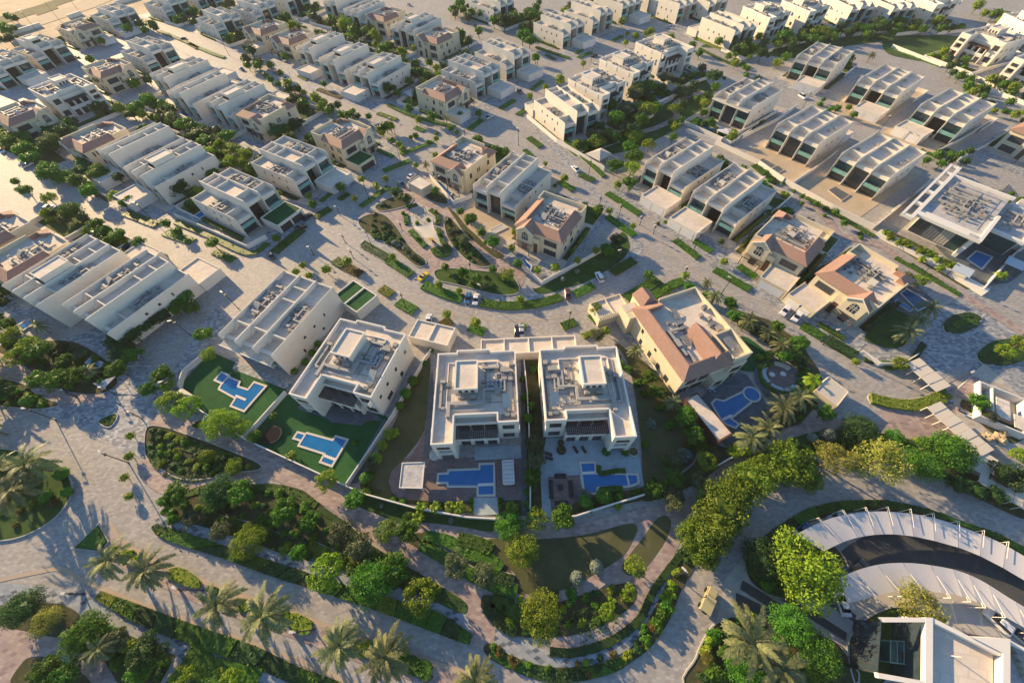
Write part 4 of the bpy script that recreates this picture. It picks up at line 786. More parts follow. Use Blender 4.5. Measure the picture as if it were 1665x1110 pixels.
area(G,LW,[(706,443),(716,438),(740,437),(794,442),(830,448),(844,466),(840,478),(812,480),(776,472),(737,462),(713,456)],5,True,SK)
area(G,LW,[(686,464),(694,458),(722,472),(754,482),(752,491),(717,483)],5,False,SK)
area('playground','yard_paver',[(668,340),(672,330),(690,335),(705,345),(712,360),(720,385),(722,400),(700,400),(680,380),(668,358)],4,True)
area(G,LW,[(866,468),(882,478),(930,466),(960,455),(1006,427),(1022,407),(1020,387),(1011,378),(976,410),(884,464)],4,True)
band('pavement','side_paver',[(575,350),(600,385),(660,440),(700,462),(760,490),(800,489),(860,484),(915,470),(960,456),(1010,431),(1040,402)],3.6,1)
band('pavement','side_paver',[(1040,402),(1030,385),(985,330),(940,285),(900,240),(870,215)],3,1)
band('pavement','side_paver',[(1000,520),(1040,500),(1090,470),(1120,462)],4,1)
band('path',PK,[(1045,215),(1075,205),(1100,190),(1095,175),(1110,160),(1145,150)],3.4,4)
band('path',PK,[(860,225),(930,275),(1000,345),(1080,420),(1160,480),(1250,545)],1.6,1) if 0 else None
band('path',PK,[(1233,310),(1275,322),(1318,336),(1343,355),(1362,381),(1389,388),(1434,400),(1461,420),(1495,440),(1527,457),(1581,489),(1665,542)],3.6,4)
for P in ([(905,255),(940,285),(1010,340),(1080,400),(1150,455),(1220,505),(1290,560),(1400,640)],[(640,470),(690,492),(750,514),(830,522),(920,514),(1000,486)],[(560,170),(620,195),(680,215)],[(60,312),(150,362),(240,410),(330,455)]): band('drain_line','kerb_tan',P,.45,1)
area('road',PK,[(1420,720),(1440,655),(1520,665),(1530,640),(1570,620),(1600,700),(1640,760),(1580,745),(1530,715),(1480,715)],2)
area('road','side_paver',[(1400,575),(1480,560),(1530,500),(1580,470),(1680,560),(1680,640),(1600,625),(1560,590),(1530,620),(1480,592),(1440,605)],1)
area('pavement','pink_paver',[(880,10),(1000,60),(1080,110),(1120,130),(1200,190),(1190,200),(1090,130),(960,75),(850,30)],1) if 0 else None
area(G,LW,[(1412,643),(1425,642),(1437,649),(1493,650),(1529,629),(1539,643),(1516,660),(1485,669),(1446,663),(1416,654)],5,True,SK)
area(G,LW,[(1588,576),(1605,559),(1636,552),(1670,556),(1670,584),(1630,590),(1605,594),(1591,587)],5,True,SK)
area(G,LW,[(1433,592),(1452,592),(1478,594),(1446,601)],5,True,SK)
area(G,LW,[(1533,531),(1545,517),(1577,509),(1596,518),(1581,529),(1545,541),(1536,540)],5,True,SK)
area('lawn',LW,[(1451,490),(1484,506),(1480,548),(1455,567),(1414,557),(1406,546),(1426,517)],4,True)
area('terrace','slate_tile',[(1440,470),(1475,450),(1520,490),(1490,520),(1450,500)],4)
area('terrace','slate_tile',[(1520,400),(1640,300),(1720,400),(1640,460),(1600,465),(1560,440)],4)  # dark tile tone paints in the blue shade over the mansion yard
area('pavement','trim_white',[(1425,375),(1450,395),(1600,470),(1588,480),(1500,430),(1430,395)],4) if 0 else None
area(G,SO,[(1440,372),(1520,410),(1570,440),(1595,470),(1570,470),(1500,428),(1440,392)],4)
area('terrace','yard_paver',[(1545,640),(1600,590),(1665,650),(1665,740),(1600,720),(1560,690)],3)
area(G,SO,[(1560,660),(1580,672),(1600,695),(1640,720),(1665,712),(1665,700),(1620,680),(1590,650),(1572,642)],6,True)
# bank of tall trees, lower right
area(G,LW,[(1200,762),(1230,738),(1290,711),(1350,699),(1420,702),(1480,714),(1530,707),(1572,712),(1600,742),(1588,762),(1550,768),(1480,762),(1400,745),(1340,738),(1290,745),(1250,765),(1190,830),(1150,890),(1125,915),(1108,893),(1140,840)],5,True)
area(G,SO,[(1530,755),(1570,765),(1620,790),(1670,815),(1670,845),(1600,815),(1540,785)],5,True)
area('garden_bed',LW,[(1320,748),(1240,760),(1190,800),(1150,850),(1118,915),(1128,918),(1160,860),(1200,805),(1250,770),(1320,758)],6)
# car park with the curved canopies
area('car_park','asphalt_ground',[(1360,905),(1400,875),(1446,862),(1535,872),(1605,905),(1680,945),(1680,995),(1600,950),(1535,930),(1440,918),(1370,940)],3,True)
area('car_park','concrete',[(1370,940),(1440,918),(1535,930),(1600,950),(1680,1000),(1680,1110),(1600,1070),(1540,1030),(1500,1000),(1440,985),(1395,1005),(1370,1045),(1325,1028),(1200,985),(1225,960),(1290,985),(1340,975)],2)
area('road',LP_,[(1180,940),(1215,900),(1230,955),(1330,1020),(1390,1080),(1400,1116),(1130,1116),(1140,1040),(1165,1010)],1)
def bar(a,b,w): band('road_marking','asphalt_ground',[a,b],w,6,False)
bar((1205,950),(1300,1010),2.0); bar((1262,962),(1375,1035),1.7); bar((1315,955),(1390,1005),1.5); bar((1195,975),(1255,1005),3.0); bar((1232,950),(1268,968),1.6) if 0 else None
area('lawn',LW,[(1378,1048),(1396,1014),(1432,992),(1462,986),(1520,998),(1540,1012),(1500,1030),(1430,1116),(1392,1116)],5,True,SK)
area(G,SO,[(1213,930),(1213,902),(1228,880),(1260,862),(1300,868),(1352,884),(1380,925),(1372,950),(1330,967),(1290,975),(1250,966),(1224,950)],5,True,SK)
area(G,SO,[(1127,1118),(1132,1067),(1149,1030),(1165,1012),(1192,1002),(1256,1002),(1326,1028),(1368,1053),(1380,1118)],5,True,SK)
area(G,SO,[(1240,872),(1303,831),(1351,816),(1412,812),(1462,817),(1521,832),(1560,846),(1619,868),(1670,892),(1670,908),(1619,880),(1560,856),(1516,842),(1462,832),(1412,829),(1356,836),(1312,850),(1268,876)],5)
area('waste_ground','soil_ground',[(-60,45),(60,10),(150,-20),(150,-10),(60,22),(-60,60)],4); area('waste_ground','yard_sand',[(-80,70),(60,28),(180,-10),(215,-12),(150,14),(60,44),(-60,85)],4); area('waste_ground','dry_lawn',[(55,18),(90,8),(95,14),(60,26)],5)
area('road','side_paver',[(0,300),(60,330),(140,372),(220,412),(300,452),(350,480),(372,470),(420,440),(480,395),(560,330),(640,282),(700,246),(690,236),(640,262),(560,310),(470,375),(400,420),(330,435),(240,395),(150,352),(60,300),(0,270)],0) if 0 else None
# upper left street edges and the waste ground wall
area('waste_ground','sand_ground',[(-40,-60),(210,-60),(225,-8),(180,10),(90,38),(-20,95),(-60,100)],4) if 0 else None
area('park','lawn_ground',[(205,215),(300,205),(360,270),(330,300),(290,290),(255,240)],1,True)
area('garden_bed','soil_ground',[(0,190),(60,225),(110,262),(150,290),(190,320),(180,332),(120,300),(60,270),(0,240)],1)
area('park','lawn_ground',[(560,40),(600,62),(640,90),(700,130),(690,140),(630,110),(590,85)],1,True)
area('lawn','lawn_ground',[(1440,62),(1500,58),(1568,62),(1545,90),(1510,100),(1470,95),(1440,85)],4,True)
area('park','lawn_ground',[(1140,75),(1200,80),(1290,95),(1380,75),(1470,62),(1440,50),(1330,48),(1240,50)],1,True)
area('park','lawn_ground',[(930,230),(1000,250),(1100,210),(1160,160),(1130,120),(1080,170),(1010,200),(940,200)],1,True)
# ---------------------------------------------------------------- vegetation
def leaves(p,rnd,cx,cy,cz,r,n,s,flat=1.0,up=.35):
    for i in range(n):
        d=Vector((rnd.gauss(0,1),rnd.gauss(0,1),rnd.gauss(0,1)+up*.6)).normalized(); q=r*(.72+.34*rnd.random())
        c=Vector((cx+d.x*q,cy+d.y*q,cz+d.z*q*flat)); nn=(d+Vector((rnd.uniform(-.9,.9),rnd.uniform(-.9,.9),rnd.uniform(-.5,.9)))).normalized()
        a=nn.orthogonal().normalized(); b=nn.cross(a); t=rnd.uniform(0,6.28); a,b=a*math.cos(t)+b*math.sin(t),b*math.cos(t)-a*math.sin(t)
        k=s*rnd.uniform(.6,1.3); a*=k; b*=k*.62
        p.add([tuple(c-a),tuple(c-b*.9),tuple(c+a),tuple(c+b*.9)],[(0,1,2,3)])
def blob(p,rnd,cx,cy,cz,rx,rz,k=.15,seg=8,ring=5):
    vs=[];ph=rnd.uniform(0,9)
    for j in range(ring+1):
        th=math.pi*j/ring
        for i in range(seg):
            a=2*math.pi*i/seg; v=Vector((math.sin(th)*math.cos(a),math.sin(th)*math.sin(a),math.cos(th))); f=1+k*noise.noise(v*2+Vector((ph,0,0)))*2
            vs.append((cx+v.x*rx*f,cy+v.y*rx*f,cz+v.z*rz*f))
    p.add(vs,[(j*seg+i,j*seg+(i+1)%seg,(j+1)*seg+(i+1)%seg,(j+1)*seg+i) for j in range(ring) for i in range(seg)])
def make_tree(mat,seed,ncl=20,per=105,leaf=.235,rx=3.0,rz=2.1,h=5.6,airy=0.0,trunk=.16):
    t=T(); rnd=random.Random(seed); tk=t.part('trunk','bark'); cz=h-rz*.95
    tk.tube((0,0,0),(.1,.05,cz*.5),trunk*1.3,trunk*1.05,7); tk.tube((.1,.05,cz*.5),(0,.1,cz),trunk*1.05,trunk*.7,7)
    c=t.part('crown',mat)
    if airy<.5: blob(c,rnd,0,0,cz,rx*.62,rz*.62,.25)
    for i in range(ncl):
        a=2*math.pi*(i+rnd.uniform(-.3,.3))/ncl*2.6; e=rnd.uniform(-.35,1.0); q=math.sqrt(max(0,1-min(1,abs(e))**2))
        k=rnd.uniform(.55,.95); x=math.cos(a)*q*rx*k; y=math.sin(a)*q*rx*k; z=cz+e*rz*k*.85; r=rx*rnd.uniform(.2,.36)
        if i<7: tk.tube((0,.1,cz*.75),(x*.7,y*.7,z*.97),trunk*.5,trunk*.15,5)
        leaves(c,rnd,x,y,z,r,int(per*(r/(rx*.28))**1.6),leaf)
    return t
def make_palm(seed,n=27,L=4.6,h=6.2,mat='palm_leaf',droop=1.0):
    t=T(); rnd=random.Random(seed); tk=t.part('trunk','palm_bark'); k=7
    for i in range(k):
        z0=h*i/k; z1=h*(i+1)/k; tk.frustum(.03*i,.02*i,z0,z1,.30-.012*i,.26-.012*i,9)
    c=t.part('crown',mat); blob(c,rnd,.2,.15,h,.45,.6)
    for i in range(n):
        az=2.399*i+rnd.uniform(-.2,.2); el=R(66-92*(i/n)**.75+rnd.uniform(-6,6)); LL=L*rnd.uniform(.8,1.12)*(.8 if i<5 else 1)
        p=Vector((.2,.15,h+.15)); d=Vector((math.cos(az)*math.cos(el),math.sin(az)*math.cos(el),math.sin(el))); m=8; side=Vector((-math.sin(az),math.cos(az),0)); prev=p
        for j in range(m):
            s=LL/m; q=prev+d*s; w=.40*math.sin(math.pi*(j+1.0)/(m+1.2))+.08
            c.add([tuple(prev+side*.05),tuple(q+side*.04),tuple(q-side*.04),tuple(prev-side*.05)],[(0,1,2,3)])
            for sg in (-1,1):
                for u in (0,.25,.5,.75):
                    b=prev+(q-prev)*u; e=b+side*sg*w+d*.40+Vector((0,0,.10-.22*rnd.random())); f=d*.09
                    c.add([tuple(b-f),tuple(b+f),tuple(e+f*.5),tuple(e-f*.5)],[(0,1,2,3)])
            prev=q; d=(d+Vector((0,0,-.17*droop))).normalized()
    return t
def make_ball(mat,seed,rx=1.0,rz=.95,leaf=.13,n=520,lump=.12):
    t=T(); rnd=random.Random(seed); c=t.part('foliage',mat); blob(c,rnd,0,0,rz*.9,rx*.9,rz*.9,lump,12,7); leaves(c,rnd,0,0,rz*.92,rx*.93,n,leaf,rz/rx,.5); return t
def make_shrub(mat,seed,leaf=.17):
    t=T(); rnd=random.Random(seed); c=t.part('foliage',mat)
    for i in range(9):
        a=rnd.uniform(0,6.28); q=rnd.uniform(0,.75); r=rnd.uniform(.35,.55); x,y=math.cos(a)*q,math.sin(a)*q; z=r*rnd.uniform(.8,1.5); blob(c,rnd,x,y,z*.8,r*.75,r*.7,.2,7,4); leaves(c,rnd,x,y,z,r,70,leaf)
    return t
def make_cypress(seed):
    t=T(); rnd=random.Random(seed); c=t.part('foliage','leaf_lime'); blob(c,rnd,0,0,2.6,.8,2.5,.1); 
    for i in range(9): leaves(c,rnd,rnd.uniform(-.3,.3),rnd.uniform(-.3,.3),.8+i*.55,.75-.05*i,60,.2)
    return t
KIND={}
def kind(k,name,cat,desc,fns,rad): KIND[k]=(name,cat,desc,fns,rad)
kind('g','tree','tree','bushy green tree',[lambda s=s:make_tree('leaf_green',s) for s in (1,2,3,4)],3.0)
kind('d','tree','tree','dense dark green tree',[lambda s=s:make_tree('leaf_dark',s,22,110,.22) for s in (11,12,13)],3.0)
kind('l','tree','tree','yellow-green tree',[lambda s=s:make_tree('leaf_lime',s,22,85,.225,airy=.6) for s in (21,22,23)],3.0)
kind('o','tree','tree','grey-green tree',[lambda s=s:make_tree('leaf_olive',s,22,95,.20) for s in (31,32)],3.0)
kind('y','tree','tree','dry golden-green tree with feathery crown',[lambda s=s:make_tree('leaf_gold',s,34,110,.13,airy=.6,rz=2.0) for s in (41,42)],3.0)
kind('B','tree','tree','large tree with clumped bright green crown',[lambda s=s:make_tree('leaf_big',s,36,105,.16,rz=2.4,h=4.6,trunk=.2) for s in (51,52,53)],3.0)
kind('s','young_tree','tree','slim young tree',[lambda s=s:make_tree('leaf_lime',s,10,26,.26,rx=1.5,rz=1.5,h=4.2,airy=.7,trunk=.07) for s in (61,62,63)],1.5)
for K_,m_ in (('G','leaf_green'),('D','leaf_dark'),('L','leaf_lime')): kind(K_,'tree','tree',{'G':'large spreading green tree','D':'large dark green tree','L':'large yellow-green tree'}[K_],[lambda s=s,m_=m_:make_tree(m_,s,44,120,.13,rz=2.1,h=4.4,airy=.6 if m_=='leaf_lime' else 0) for s in (131,132)],3.0)
kind('p','palm_tree','palm','date palm',[lambda s=s:make_palm(s) for s in (71,72,73)],4.6)
kind('q','palm_tree','palm','small fan of yellow-green palm fronds',[lambda s=s:make_palm(s,24,2.6,2.6,'leaf_lime',1.3) for s in (81,82)],2.6)
kind('b','round_shrub','shrub','clipped round shrub',[lambda s=s:make_ball('leaf_green',s) for s in (91,92)],1.0)
kind('e','round_shrub','shrub','silvery round shrub',[lambda s=s:make_ball('leaf_grey',s) for s in (93,)],1.0)
kind('h','shrub','shrub','loose green shrub',[lambda s=s:make_shrub('leaf_green',s) for s in (101,102,103)],1.1)
kind('k','shrub','shrub','dark loose shrub',[lambda s=s:make_shrub('leaf_dark',s) for s in (104,105)],1.1)
kind('m','shrub','shrub','yellow-green loose shrub',[lambda s=s:make_shrub('leaf_lime',s) for s in (106,107)],1.1)
kind('r','shrub','shrub','reddish flowering shrub',[lambda s=s:make_shrub('leaf_red',s) for s in (108,)],1.1)
kind('a','spiky_plant','plant','silver-grey spiky plant',[lambda s=s:make_palm(s,22,1.6,.5,'leaf_grey',.6) for s in (111,)],1.6)
kind('c','cypress','tree','narrow pointed yellow-green tree',[lambda s=s:make_cypress(s) for s in (121,)],1.0)
leafy('leaf_big',(.06,.13,.01),(.16,.22,.015),.9,.6,.15)
prnd=random.Random(77)
def plant(k,x,y,r,flat=1.0,world=None,note=None):
    if k in 'gdl' and r>=4.2: k=k.upper()
    if KIND[k][1] in ('tree','young_tree'):
        w0=Vector((world[0],world[1],0)) if world else at(x,y,3); dd=(w0-Vector((0,0,CH))).dot(FW); r*=.88+.55*min(1,max(0,(dd-125)/150))
    name,cat,desc,fns,rad=KIND[k]; i=prnd.randrange(len(fns)); t=tmpl(('veg',k,i),fns[i]); s=r/rad; s*=prnd.uniform(.94,1.06)
    hc={'tree':3.6,'palm_tree':6.2,'young_tree':2.8}.get(name,.7)*s
    if k=='q': hc=2.6*s
    if k=='p': hc=6.0*min(s,1.25); 
    w=Vector((world[0],world[1],0)) if world else at(x,y,hc); w.z=0.02
    sc=(s,s,min(s,1.25) if k=='p' else s*flat)
    PL.append((r/max(20,(w-Vector((0,0,CH))).dot(FW)),k,t,name,w,prnd.uniform(0,6.28),sc,desc,cat))
PL=[]
def set_plants():
    for grp,lim in (('tree',292),('shrub',292),('palm',99),('plant',99)):
        l=sorted([p for p in PL if p[8]==grp and p[1] in KIND],key=lambda p:-p[0])
        for (_,k,t,name,w,rz,sc,desc,cat) in l[:lim]:
            e=t.put(name,w,rz,sc); auto(e,desc,cat,{'tree':'trees of the estate','palm':'palms of the estate','shrub':'shrubs of the beds','plant':'spiky plants of the beds'}[cat],w)
        rest=l[lim:]
        if rest:
            mats=sorted(set(p[2].parts[-1].mat for p in rest)); me=bpy.data.meshes.new('distant_greenery'); vs=[];fs=[];mi=[]
            lod={}
            for (_,k,t,name,w,rz,sc,desc,cat) in rest:
                m=t.parts[-1].mat; key=(m,grp)
                if key not in lod:
                    q=T(); rnd=random.Random(5); c=q.part('crown',m)
                    if grp=='tree':
                        blob(c,rnd,0,0,3.6,2.0,1.5,.3)
                        for i in range(11): a=i*2.4; z=3.5+rnd.uniform(-.8,1.4); rr=rnd.uniform(.6,1.9); leaves(c,rnd,math.cos(a)*rr,math.sin(a)*rr,z,1.05,26,.42)
                        c.frustum(0,0,0,2.6,.2,.15,6)
                    else:
                        blob(c,rnd,0,0,.6,.85,.6,.3); leaves(c,rnd,0,0,.65,.95,110,.2,.75)
                    lod[key]=c
                c=lod[key]; b=len(vs); co,si=math.cos(rz),math.sin(rz); ss=sc[0]*(1 if k in 'gdloB' or grp!='tree' else (.5 if k=='s' else 1))
                vs+=[(w.x+(x*co-y*si)*ss,w.y+(x*si+y*co)*ss,z*(sc[2] if grp!='tree' else ss)) for x,y,z in c.v]; fs+=[tuple(b+i for i in f) for f in c.f]; mi+=[mats.index(m)]*len(c.f)
            me.from_pydata(vs,[],fs)
            for m in mats: me.materials.append(MATS[m])
            me.polygons.foreach_set('material_index',mi); o=bpy.data.objects.new('distant_greenery' if grp=='tree' else 'ground_planting',me); COL.objects.link(o); o['kind']='stuff'
            o['label']='small far trees and garden greenery between the upper villas' if grp=='tree' else 'small far bushes filling the garden beds'; o['category']='greenery' 
def plants(k,l,note=None):
    for x,y,r in l: plant(k,x,y,r*(1.3 if k=='s' else 1))
plants('g',[(63,570,4),(106,588,3),(63,618,3.6),(93,618,3.8),(121,613,3.8),(214,578,3.4),(192,600,3.6),(265,608,3.5),(242,633,2.8),(285,805,3.6),(393,802,3.6),(127,1034,5.0),(230,1088,3.2),(78,1091,3.4),(108,1102,3.3),(276,815,2.8),
 (462,832,3.6),(503,848,2.6),(486,899,2.6),(600,945,5),(643,923,3.6),(662,859,3.6),(828,850,4.2),(916,842,3.4),(1293,1018,4.6),(1335,1062,5),(1222,1095,4.4),(1317,1096,4.2),(1507,752,5.2),(1557,730,6),(1516,724,3.6),(1449,713,3),(1340,671,2.8),(1591,652,2.8),(1303,557,2.8),
 (1187,493,2.8),(1195,515,2.8),(1265,531,2.4),(1274,580,2.6),(1292,578,2.6),(1295,556,2.4),(1056,614,2.6),(1068,637,2.6),(1115,676,3.4),(1128,704,3),(1095,779,2.8),(1062,792,2.8),(865,774,2.8),(577,812,2.8),(445,676,1.6),(413,711,2.2),
 (708,309,2.4),(749,343,2.2),(765,356,2.8),(783,377,2.6),(800,394,3.2),(724,433,2),(751,444,2.8),(776,451,2.4),(801,437,2.2),(841,428,2.4),(986,406,2.8),(1055,446,2.4),(1121,468,2.8),(1084,471,2.2),(1150,480,2.4),(1005,268,2.8),(1024,298,3.2),
 (554,303,2.6),(449,387,2.4),(508,332,2.4),(850,58,3.8),(861,66,3.4),(871,93,2.6),(992,171,3.6),(1002,192,4),(1042,197,3.6),(1024,240,3.6),(1032,255,4),(999,270,3.2),(1095,222,2.4),(1108,194,2),(1163,141,2.8),(1138,86,2.2),(1289,67,2.6),(1320,64,3),(1356,60,3),(1412,56,2.6),(1451,53,2.6),(1502,47,2.4),(1530,46,2.4),
 (1278,92,2.6),(1563,123,2.6),(1619,22,3),(1636,28,2.8),(1599,156,2.2),(1585,148,2),(1644,165,2.4),(1362,176,2),(1527,251,2.4),(1532,265,2.4),(1507,260,2),(164,66,2.4),(222,174,3.6),(242,164,3.2),(267,177,2.8),(277,192,2.8),(330,209,2.6),(346,227,2.8),(404,247,2.6),(38,242,4),(50,257,3.6),(76,272,3.4),(15,232,3.6),
 (506,24,2.6),(544,33,2.4),(574,50,3.2),(577,60,2.6),(657,83,2),(698,101,2.4),(665,131,2.4),(646,151,2.4),(526,136,2),(440,129,2),(452,136,2),(463,91,2.4),(534,179,2.6),(556,187,2.6),(599,189,2),(627,204,2.8),(703,189,2.8),(665,176,2.8),(748,187,2.2),(778,184,2.2),
 (738,15,2.8),(753,15,2.6),(766,20,2.6),(778,50,2.8),(803,33,2.8),(78,282,4),(40,309,2.8),(124,295,3.6),(146,311,3.6),(111,338,4.2),(157,363,3),(170,373,2.6),(192,382,3.2),(224,395,2.8),(200,330,2.4),(270,363,2.4),(289,376,2.4),(346,395,2.8),(300,484,3.2),(311,500,2.8),(286,503,2.8),(330,544,3.2),(195,414,2.6),(184,411,2.4),(11,528,2.8),(24,295,2)])
plants('d',[(192,568,4.2),(348,797,4.6),(8,636,2.8),(27,988,4.4),(238,1061,3.8),(1245,905,5),(1404,694,4.8),(1638,772,3.8),(643,313,2.8),(1005,392,3),(820,33,3.6),(860,28,2.8),(1042,141,5),(1163,124,3.6),(1239,87,3.2),(1546,107,2.4),(159,174,3),(76,227,4.6),(106,214,3.8),(450,214,3.6),(473,227,3.6),(680,119,2.8),(632,144,3.2),(761,66,2.8),(292,303,3.6),(278,314,2.6),(311,314,2.8),(243,519,3.2),(265,514,3.2),(216,544,3.4),(232,530,3),(189,552,3.4),(205,562,3),(1173,392,1.8),(1027,209,3),(1555,786,2.6),(1585,797,2.6),(1616,803,2.5),(240,129,2.6),(252,45,2.2)])
plants('l',[(30,578,4),(45,562,3.6),(272,628,2.5),(275,653,3.8),(303,663,4),(350,686,5),(388,696,3),(338,575,2.8),(335,742,2),(381,757,2.6),(285,732,1.1),(292,1107,2.8),(378,1105,2.4),(400,878,4.2),(530,929,4),(681,972,4.1),(628,861,2.8),(872,845,3.2),(850,891,4.4),(1034,921,2.6),(1024,961,1.8),(881,1002,4.8),(986,994,1.8),(1320,922,7.6),(1465,590,2.4),(1636,571,2.8),(1661,557,2.8),(1252,576,2.2),(1148,747,3),(531,780,3),(576,322,1.8),(612,304,1.8),(825,446,2.8),(984,537,2.2),(1178,425,2),(1027,273,3.6),(1005,300,2.2),(727,511,2.2),(627,290,1.8),(611,300,1.6),(676,268,1.8),(949,103,1.8),(1018,69,1.6),(1035,59,2),(911,129,3),(887,141,1.8),(862,156,2),(1055,177,4),(1055,235,3),(1264,101,2.8),(1591,8,3.2),(303,207,2.8),(358,235,3),(373,262,3.2),(396,252,3.2),(561,38,3.6),(617,212,2.2),(655,242,2),(681,194,2.2),(708,252,1.8),(78,322,3),(16,546,3.8),(1658,741,2.4),(672,78,2),(416,706,1.8)])
plants('o',[(311,845,2.4),(359,864,2.8),(186,1042,2.8),(554,867,3.3),(586,888,3.5),(740,918,3.3),(786,934,3.3),(1608,677,2),(1097,747,2.4),(870,722,2.9),(871,749,2.8),(603,755,2.2),(610,349,1.8),(622,372,1.3),(664,409,1.5),(674,417,1.4),(729,359,2.4),(735,377,2.6),(755,390,2.8),(792,464,1.5),(972,545,2.8),(353,212,2.8),(418,101,2.8),(1097,815,2.8),(1135,782,2.4),(1097,802,2.8)])
plants('y',[(76,1007,3.4),(1356,747,5.2),(1429,747,6),(1493,983,4.6),(1390,752,3.6)])
plants('B',[(1142,872,5.4),(1165,850,6),(1180,822,6),(1205,800,5.6),(1230,780,5.6),(1258,760,5.4),(1289,747,6.4),(1312,765,5),(1150,900,3.6)])
plants('s',[(207,706,1.2),(204,739,1.3),(197,774,1.1),(205,805,1.2),(636,413,1.5),(713,458,1.5),(746,469,1.2),(846,482,1.5),(1030,363,1.4),(992,338,1.4),(919,284,1.7),(887,263,1.1),(562,419,1.8),(489,427,1.4),(527,433,1.8),(478,438,1.4),(500,444,1.4),(773,519,1.8),(968,500,1.9),(524,161,1.5),(586,286,1.6),(451,311,1.3),(500,314,1.4),(1395,585,1.2),(939,419,1.5),(970,403,1.6),(647,229,1.6),(609,66,1.6)])
plants('p',[(48,755,6),(23,795,6),(5,762,5),(176,910,5),(238,929,5.4),(357,983,5.3),(427,1002,5.8),(554,1050,5.4),(630,1069,5.4),(773,1112,4.4),(1220,1042,7.0),(1274,1086,5.6),(1275,663,5),(1298,646,4.6),(1222,710,4.8),(1247,696,4.4),(162,1053,3.4),(1162,481,3),(1216,522,3.6),(1247,542,3.2),(1270,562,3.2),(1033,571,2.8),(1097,654,2.8),(1418,89,3),(62,530,3),(144,603,2.8),(725,192,2.4),(693,267,2.3),(1149,460,2.3),(1510,500,4.2),(1478,540,4.4),(1495,520,3.6)])
plants('q',[(1320,618,3.2),(1208,727,2.8),(1312,640,2.6),(473,739,1.6),(681,840,1.8),(686,822,1.8),(706,824,1.8),(730,825,1.8),(747,827,1.8),(831,824,1.8),(837,376,1.9),(832,403,2),(904,433,2.1),(873,438,1.9),(1115,446,1.9),(640,701,1.7),(630,705,1.8),(622,722,1.8),(612,745,2),
 (1450,385,2),(1465,392,2.1),(1480,398,2.1),(1497,406,2.2),(1512,412,2.2),(1528,420,2.2),(1543,428,2.2),(1556,436,2),(1440,378,1.8),(1500,420,1.8),(1532,435,1.8),(1628,446,2.2),(1195,735,2.2)])
plants('b',[(101,770,1.8),(76,807,1.6),(110,800,1.4),(655,346,1),(663,335,1),(708,344,1),(678,362,1),(696,357,1),(679,388,1),(715,381,1.1),(1082,360,.9),(858,681,1.6),(853,646,1.3),(863,661,1.4),(850,616,1.2),(986,734,1.2),(1017,735,1.2),(1050,721,1.2),(478,603,1.3),(496,588,1.3),(508,573,1.3),(516,558,1.3),(767,813,.7),(766,822,.7),(766,831,.7),(813,812,.7),(813,822,.7),(690,590,1.2),(700,570,1.1),(672,620,1.6),(660,640,1.6),(650,660,1.4),(595,777,1.6),(576,719,1),(981,807,2),(951,815,1.6),(48,653,2),(67,657,1.4)])
plants('e',[(938,940,1.7),(970,921,1.6),(641,394,1.3),(622,330,1.1),(1345,708,1.9),(938,441,1.2),(915,453,1.2),(620,822,.8),(733,846,.8),(1320,712,1.5)])
plants('a',[(951,806,2),(1115,739,2),(1060,690,1.4),(1250,640,1.2)])
plants('c',[(612,68,1.1)])
plants('r',[(1070,363,1),(90,762,.8)])
plants('h',[(1085,985,2),(1078,1000,1.8),(1068,1015,1.8),(1050,1040,1.6),(1087,749,1.8),(1120,722,1.6),(1038,800,1.6),(1075,797,1.7),(1007,807,1.8),(960,822,1.6),(920,826,1.4),(640,812,1.2),(655,815,1.2),(598,797,1.6),(604,770,1.5),(1250,950,2.2),(1232,935,2),(1280,965,2),(1180,1060,2.2),(1165,1090,2.2),(1190,1025,1.8),(1270,940,2.4),(280,845,1.6),(320,690,1.4),(860,800,1.5),(858,640,1.2),(868,600,1.4),(858,820,1.5),(1002,577,1.6),(1012,590,1.8),(1022,600,1.6),(1040,622,1.8),(1050,640,1.8),(1075,660,2),(1090,690,2),(1140,725,2),(1155,740,1.6)])
plants('m',[(1086,965,1.8),(1095,950,1.4),(1008,822,1.4),(990,812,1.2),(1225,1000,1.6),(1150,1060,1.5),(1155,1040,1.4),(1320,1040,2),(1245,590,1.6),(1236,580,1.4),(1238,596,1.3),(360,1090,1.4),(208,905,1.6),(222,915,1.8),(185,893,1.1),(655,1060,1.5)])
plants('p',[(-40,690,5.5),(-70,640,5.5),(-110,700,5.5),(-35,600,5)])
plants('g',[(-30,560,4),(-60,590,4),(-25,650,3.6),(-90,560,4.6),(-130,620,4.6)])
# fill of the planted beds: individual shrubs spread inside an outline
def inside(p,poly):
    c=False; n=len(poly); j=n-1
    for i in range(n):
        if (poly[i][1]>p[1])!=(poly[j][1]>p[1]) and p[0]<(poly[j][0]-poly[i][0])*(p[1]-poly[i][1])/(poly[j][1]-poly[i][1])+poly[i][0]: c=not c
        j=i
    return c
def fill(P,ks,n,r0,r1,seed=0,gap=.8):
    rnd=random.Random(seed+len(P)*7+n); w=W2(P); xs=[p.x for p in w]; ys=[p.y for p in w]; got=[]; tr=0
    while len(got)<n and tr<n*40:
        tr+=1; x=rnd.uniform(min(xs),max(xs)); y=rnd.uniform(min(ys),max(ys)); r=rnd.uniform(r0,r1)
        if inside((x,y),w) and all((x-a)**2+(y-b)**2>((r+c)*gap)**2 for a,b,c in got): got.append((x,y,r)); plant(rnd.choice(ks),0,0,r,rnd.uniform(.6,.95),world=(x,y))
fill([(250,700),(300,712),(380,745),(410,760),(340,772),(280,765),(245,735)],'hkkmh',34,.9,1.8,1)
fill([(275,835),(345,792),(440,792),(515,825),(600,890),(740,978),(700,970),(480,900),(340,856)],'hkkhmh',64,.9,1.9,2)
